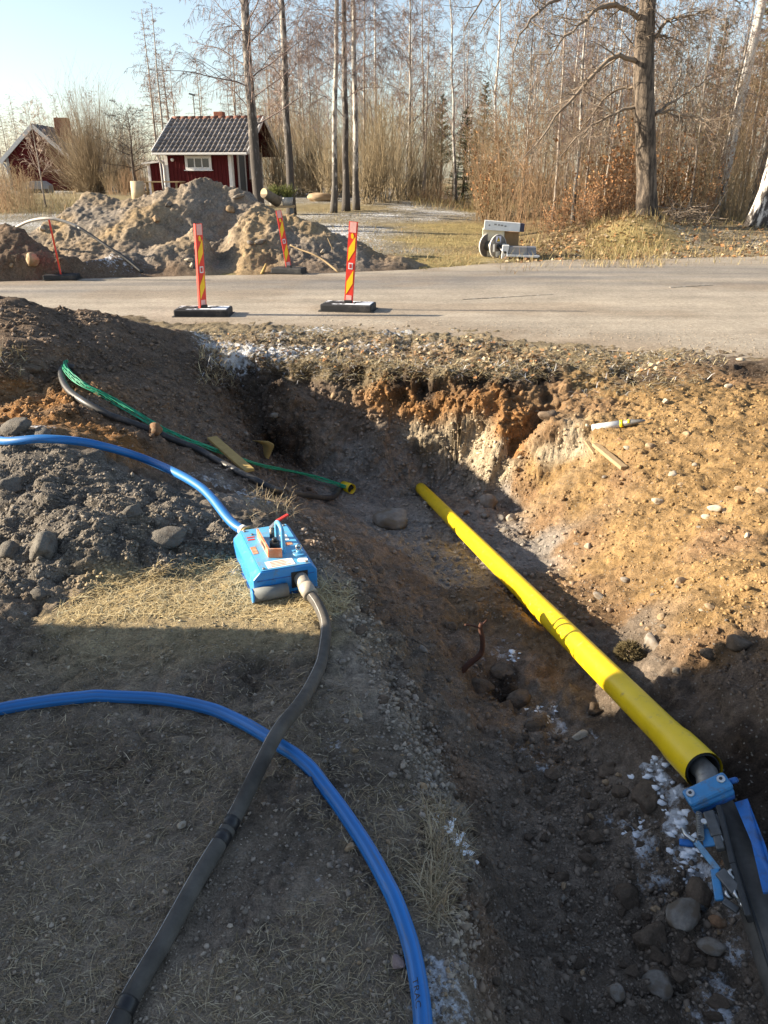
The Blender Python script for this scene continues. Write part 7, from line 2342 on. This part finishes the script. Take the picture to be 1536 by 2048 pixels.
# frost crumbs
rg = np.random.default_rng(5)
VV, FF_, nb = [], [], 0
for (c, r, s_) in FROST_AT:
    if s_ < .68: continue
    dep = c.y * CP + (EYE - c.z) * SP
    for _ in range(int(13)):
        a = rg.uniform(0, 6.28); rr = r * .8 * math.sqrt(rg.random())
        h = drop(c.x + rr * math.cos(a), c.y + rr * math.sin(a))[0]
        if h is None: continue
        q = ICO_V * (1 + .3 * rg.normal(size=(len(ICO_V), 1))).clip(.5, 1.5) * np.array([1, .8, .35]) * rg.uniform(.004, .018)
        VV.append(q + np.array(h)); FF_.append(ICO_F + nb); nb += len(ICO_V)
me = mesh_arrays('snow_crumbs', np.concatenate(VV), np.concatenate(FF_), True)
tag(link_mesh('snow_crumbs', me, mat_plain('snow', (.80, .83, .88), .7, var=.05)), kind='stuff')


# straw and dead grass
def blades(name, jobs, cols, mat, seed, far=False):
    rg = np.random.default_rng(seed)
    VV, FF_, CC = [], [], []
    nb = 0
    for poly, n, (l0, l1), up, w in jobs:
        clump = None
        for k_, (px, py) in enumerate(poly_sample(poly, n, rg)):
            if far:
                w_ = P(px, py, z=.2)
                if w_.y > 60 or w_.y < 10: continue
                h = drop_far(w_.x, w_.y)
            else:
                h = hit_px(px, py)[0]
                if h is None: continue
            if k_ % 9 == 0: az0 = rg.uniform(0, 6.28)
            az = az0 + rg.normal(0, .9)
            el = abs(rg.normal(0, up))
            L_ = rg.uniform(l0, l1)
            d = np.array([math.cos(az) * math.cos(el), math.sin(az) * math.cos(el), math.sin(el)])
            sd = np.array([-math.sin(az), math.cos(az), 0]) * w * rg.uniform(.6, 1.3)
            p0 = np.array(h) + np.array([0, 0, .002]); p1 = p0 + d * L_ * .55 + np.array([0, 0, L_ * .06]); p2 = p0 + d * L_ + np.array([0, 0, -L_ * .12 * rg.random()]) + sd * rg.normal() * 4
            zz = np.array([0, 0, w * .8])
            VV += [p0 - sd, p0 + sd, p1 + sd * .8, p1 - sd * .8, p2 + sd * .25, p2 - sd * .25, p0 + zz, p1 + zz]
            FF_ += [(nb, nb + 1, nb + 2, nb + 3), (nb + 3, nb + 2, nb + 4, nb + 5)]
            nb += 8
            c = np.array(cols[rg.integers(len(cols))]) * rg.uniform(.7, 1.25)
            CC += [c] * 8
    me = mesh_arrays(name, np.array(VV), np.array(FF_)); vcol(me, 'tint', np.clip(np.array(CC), .02, .7))
    tag(link_mesh(name, me, mat), kind='stuff')


M_STRAW = mat_attr('dry_grass', .8, .2)
STRAW_C = [(.58, .46, .25), (.50, .38, .19), (.62, .52, .32), (.42, .31, .15)]
DULL_C = [(.34, .265, .16), (.28, .21, .125), (.42, .34, .215), (.28, .20, .12), (.20, .16, .09), (.48, .40, .27)]
STRIP = [(110, 1215), (230, 1150), (330, 1130), (470, 1110), (520, 1190), (620, 1180), (690, 1200), (690, 1225), (620, 1245), (400, 1235), (130, 1240)]
blades('straw', [(STRIP, 4600, (.02, .075), .2, .0012), ([(600, 1150), (700, 1170), (700, 1220), (600, 1215)], 500, (.03, .07), .3, .0014)], STRAW_C, M_STRAW, 31)
blades('dead_grass', [([(0, 1560), (330, 1500), (520, 1560), (330, 1900), (200, 2048), (0, 2048)], 3400, (.012, .045), .2, .0006),
                      ([(560, 1600), (830, 1560), (880, 1700), (880, 1900), (830, 1800), (700, 1700)], 900, (.015, .05), .3, .0007),
                      ([(330, 1960), (800, 1700), (830, 2048), (300, 2048)], 1700, (.012, .045), .22, .0006),
                      ([(840, 1590), (930, 1640), (940, 1720), (900, 1760), (850, 1700)], 500, (.03, .08), .6, .0010),
                      ([(830, 1740), (890, 1740), (900, 1850), (860, 1850)], 350, (.03, .09), .6, .0010),
                      ([(0, 1240), (640, 1240), (700, 1330), (760, 1560), (0, 1560)], 2600, (.015, .05), .2, .0008),
                      ([(480, 975), (580, 990), (590, 1040), (500, 1040)], 300, (.04, .12), .6, .0014)], DULL_C, M_STRAW, 32)
VERGE = [(385, 662), (650, 664), (900, 672), (1100, 694), (1300, 708), (1400, 712), (1440, 716), (1300, 745), (1150, 735), (900, 735), (700, 735), (540, 745), (440, 735)]
blades('verge_grass', [(VERGE, 8000, (.02, .08), .28, .0018), ([(560, 722), (1130, 722), (1100, 762), (580, 762)], 2200, (.05, .16), .3, .0022), ([(1130, 700), (1480, 700), (1400, 780), (1150, 800)], 1500, (.04, .12), .3, .0022),
                       ([(0, 700), (60, 700), (50, 760), (0, 760)], 160, (.05, .14), .5, .002), ([(395, 690), (470, 700), (470, 780), (400, 770)], 350, (.06, .16), .6, .002)], STRAW_C + DULL_C[:3] + [(.66, .64, .62)], M_STRAW, 33)
blades('field_grass', [([(960, 440), (1536, 455), (1536, 508), (1080, 520), (1000, 530)], 6500, (.08, .30), .7, .004), ([(1170, 455), (1330, 440), (1330, 515), (1170, 515)], 5200, (.10, .30), .9, .004),
                       ([(820, 445), (965, 432), (960, 520), (840, 535)], 3800, (.04, .12), .5, .004), ([(0, 405), (160, 405), (150, 450), (0, 450)], 1500, (.15, .5), 1.0, .005), ([(600, 435), (820, 425), (830, 500), (700, 500)], 2600, (.04, .14), .5, .005),
                       ([(820, 412), (960, 412), (960, 432), (820, 432)], 1200, (.2, .5), 1.1, .006)], [(.36, .28, .13), (.30, .24, .10), (.42, .33, .17), (.26, .21, .09), (.33, .20, .10)], M_STRAW, 34, far=True)

# leaf litter
def litter(name, jobs, seed, size, far):
    rg = np.random.default_rng(seed); lr = random.Random(seed); lv = []
    for poly, n in jobs:
        for px, py in poly_sample(poly, n, rg):
            if far:
                w_ = P(px, py, z=.2)
                if w_.y > 40 or w_.y < 10: continue
                h = drop_far(w_.x, w_.y)
            else:
                h = hit_px(px, py)[0]
                if h is None: continue
            nrm_ = Vector((lr.gauss(0, .5), lr.gauss(0, .5), 1)).normalized()
            lv.append((h + Vector((0, 0, size * .25)), nrm_))
    a, b, c = leaf_mesh(lv, size, lr, [(.32, .21, .11), (.40, .29, .17), (.25, .15, .08), (.45, .36, .24), (.36, .18, .08)])
    me = mesh_arrays(name, a, b); vcol(me, 'tint', c)
    tag(link_mesh(name, me, M_LEAF), kind='stuff')


litter('fallen_leaves', [(VERGE, 520), ([(700, 700), (1100, 700), (1100, 760), (700, 760)], 260)], 41, .045, False)
litter('leaf_litter', [([(1000, 470), (1330, 470), (1300, 515), (1000, 520)], 900), ([(1100, 440), (1270, 440), (1270, 480), (1100, 490)], 700), ([(1330, 470), (1536, 470), (1536, 500), (1330, 505)], 500)], 42, .09, True)
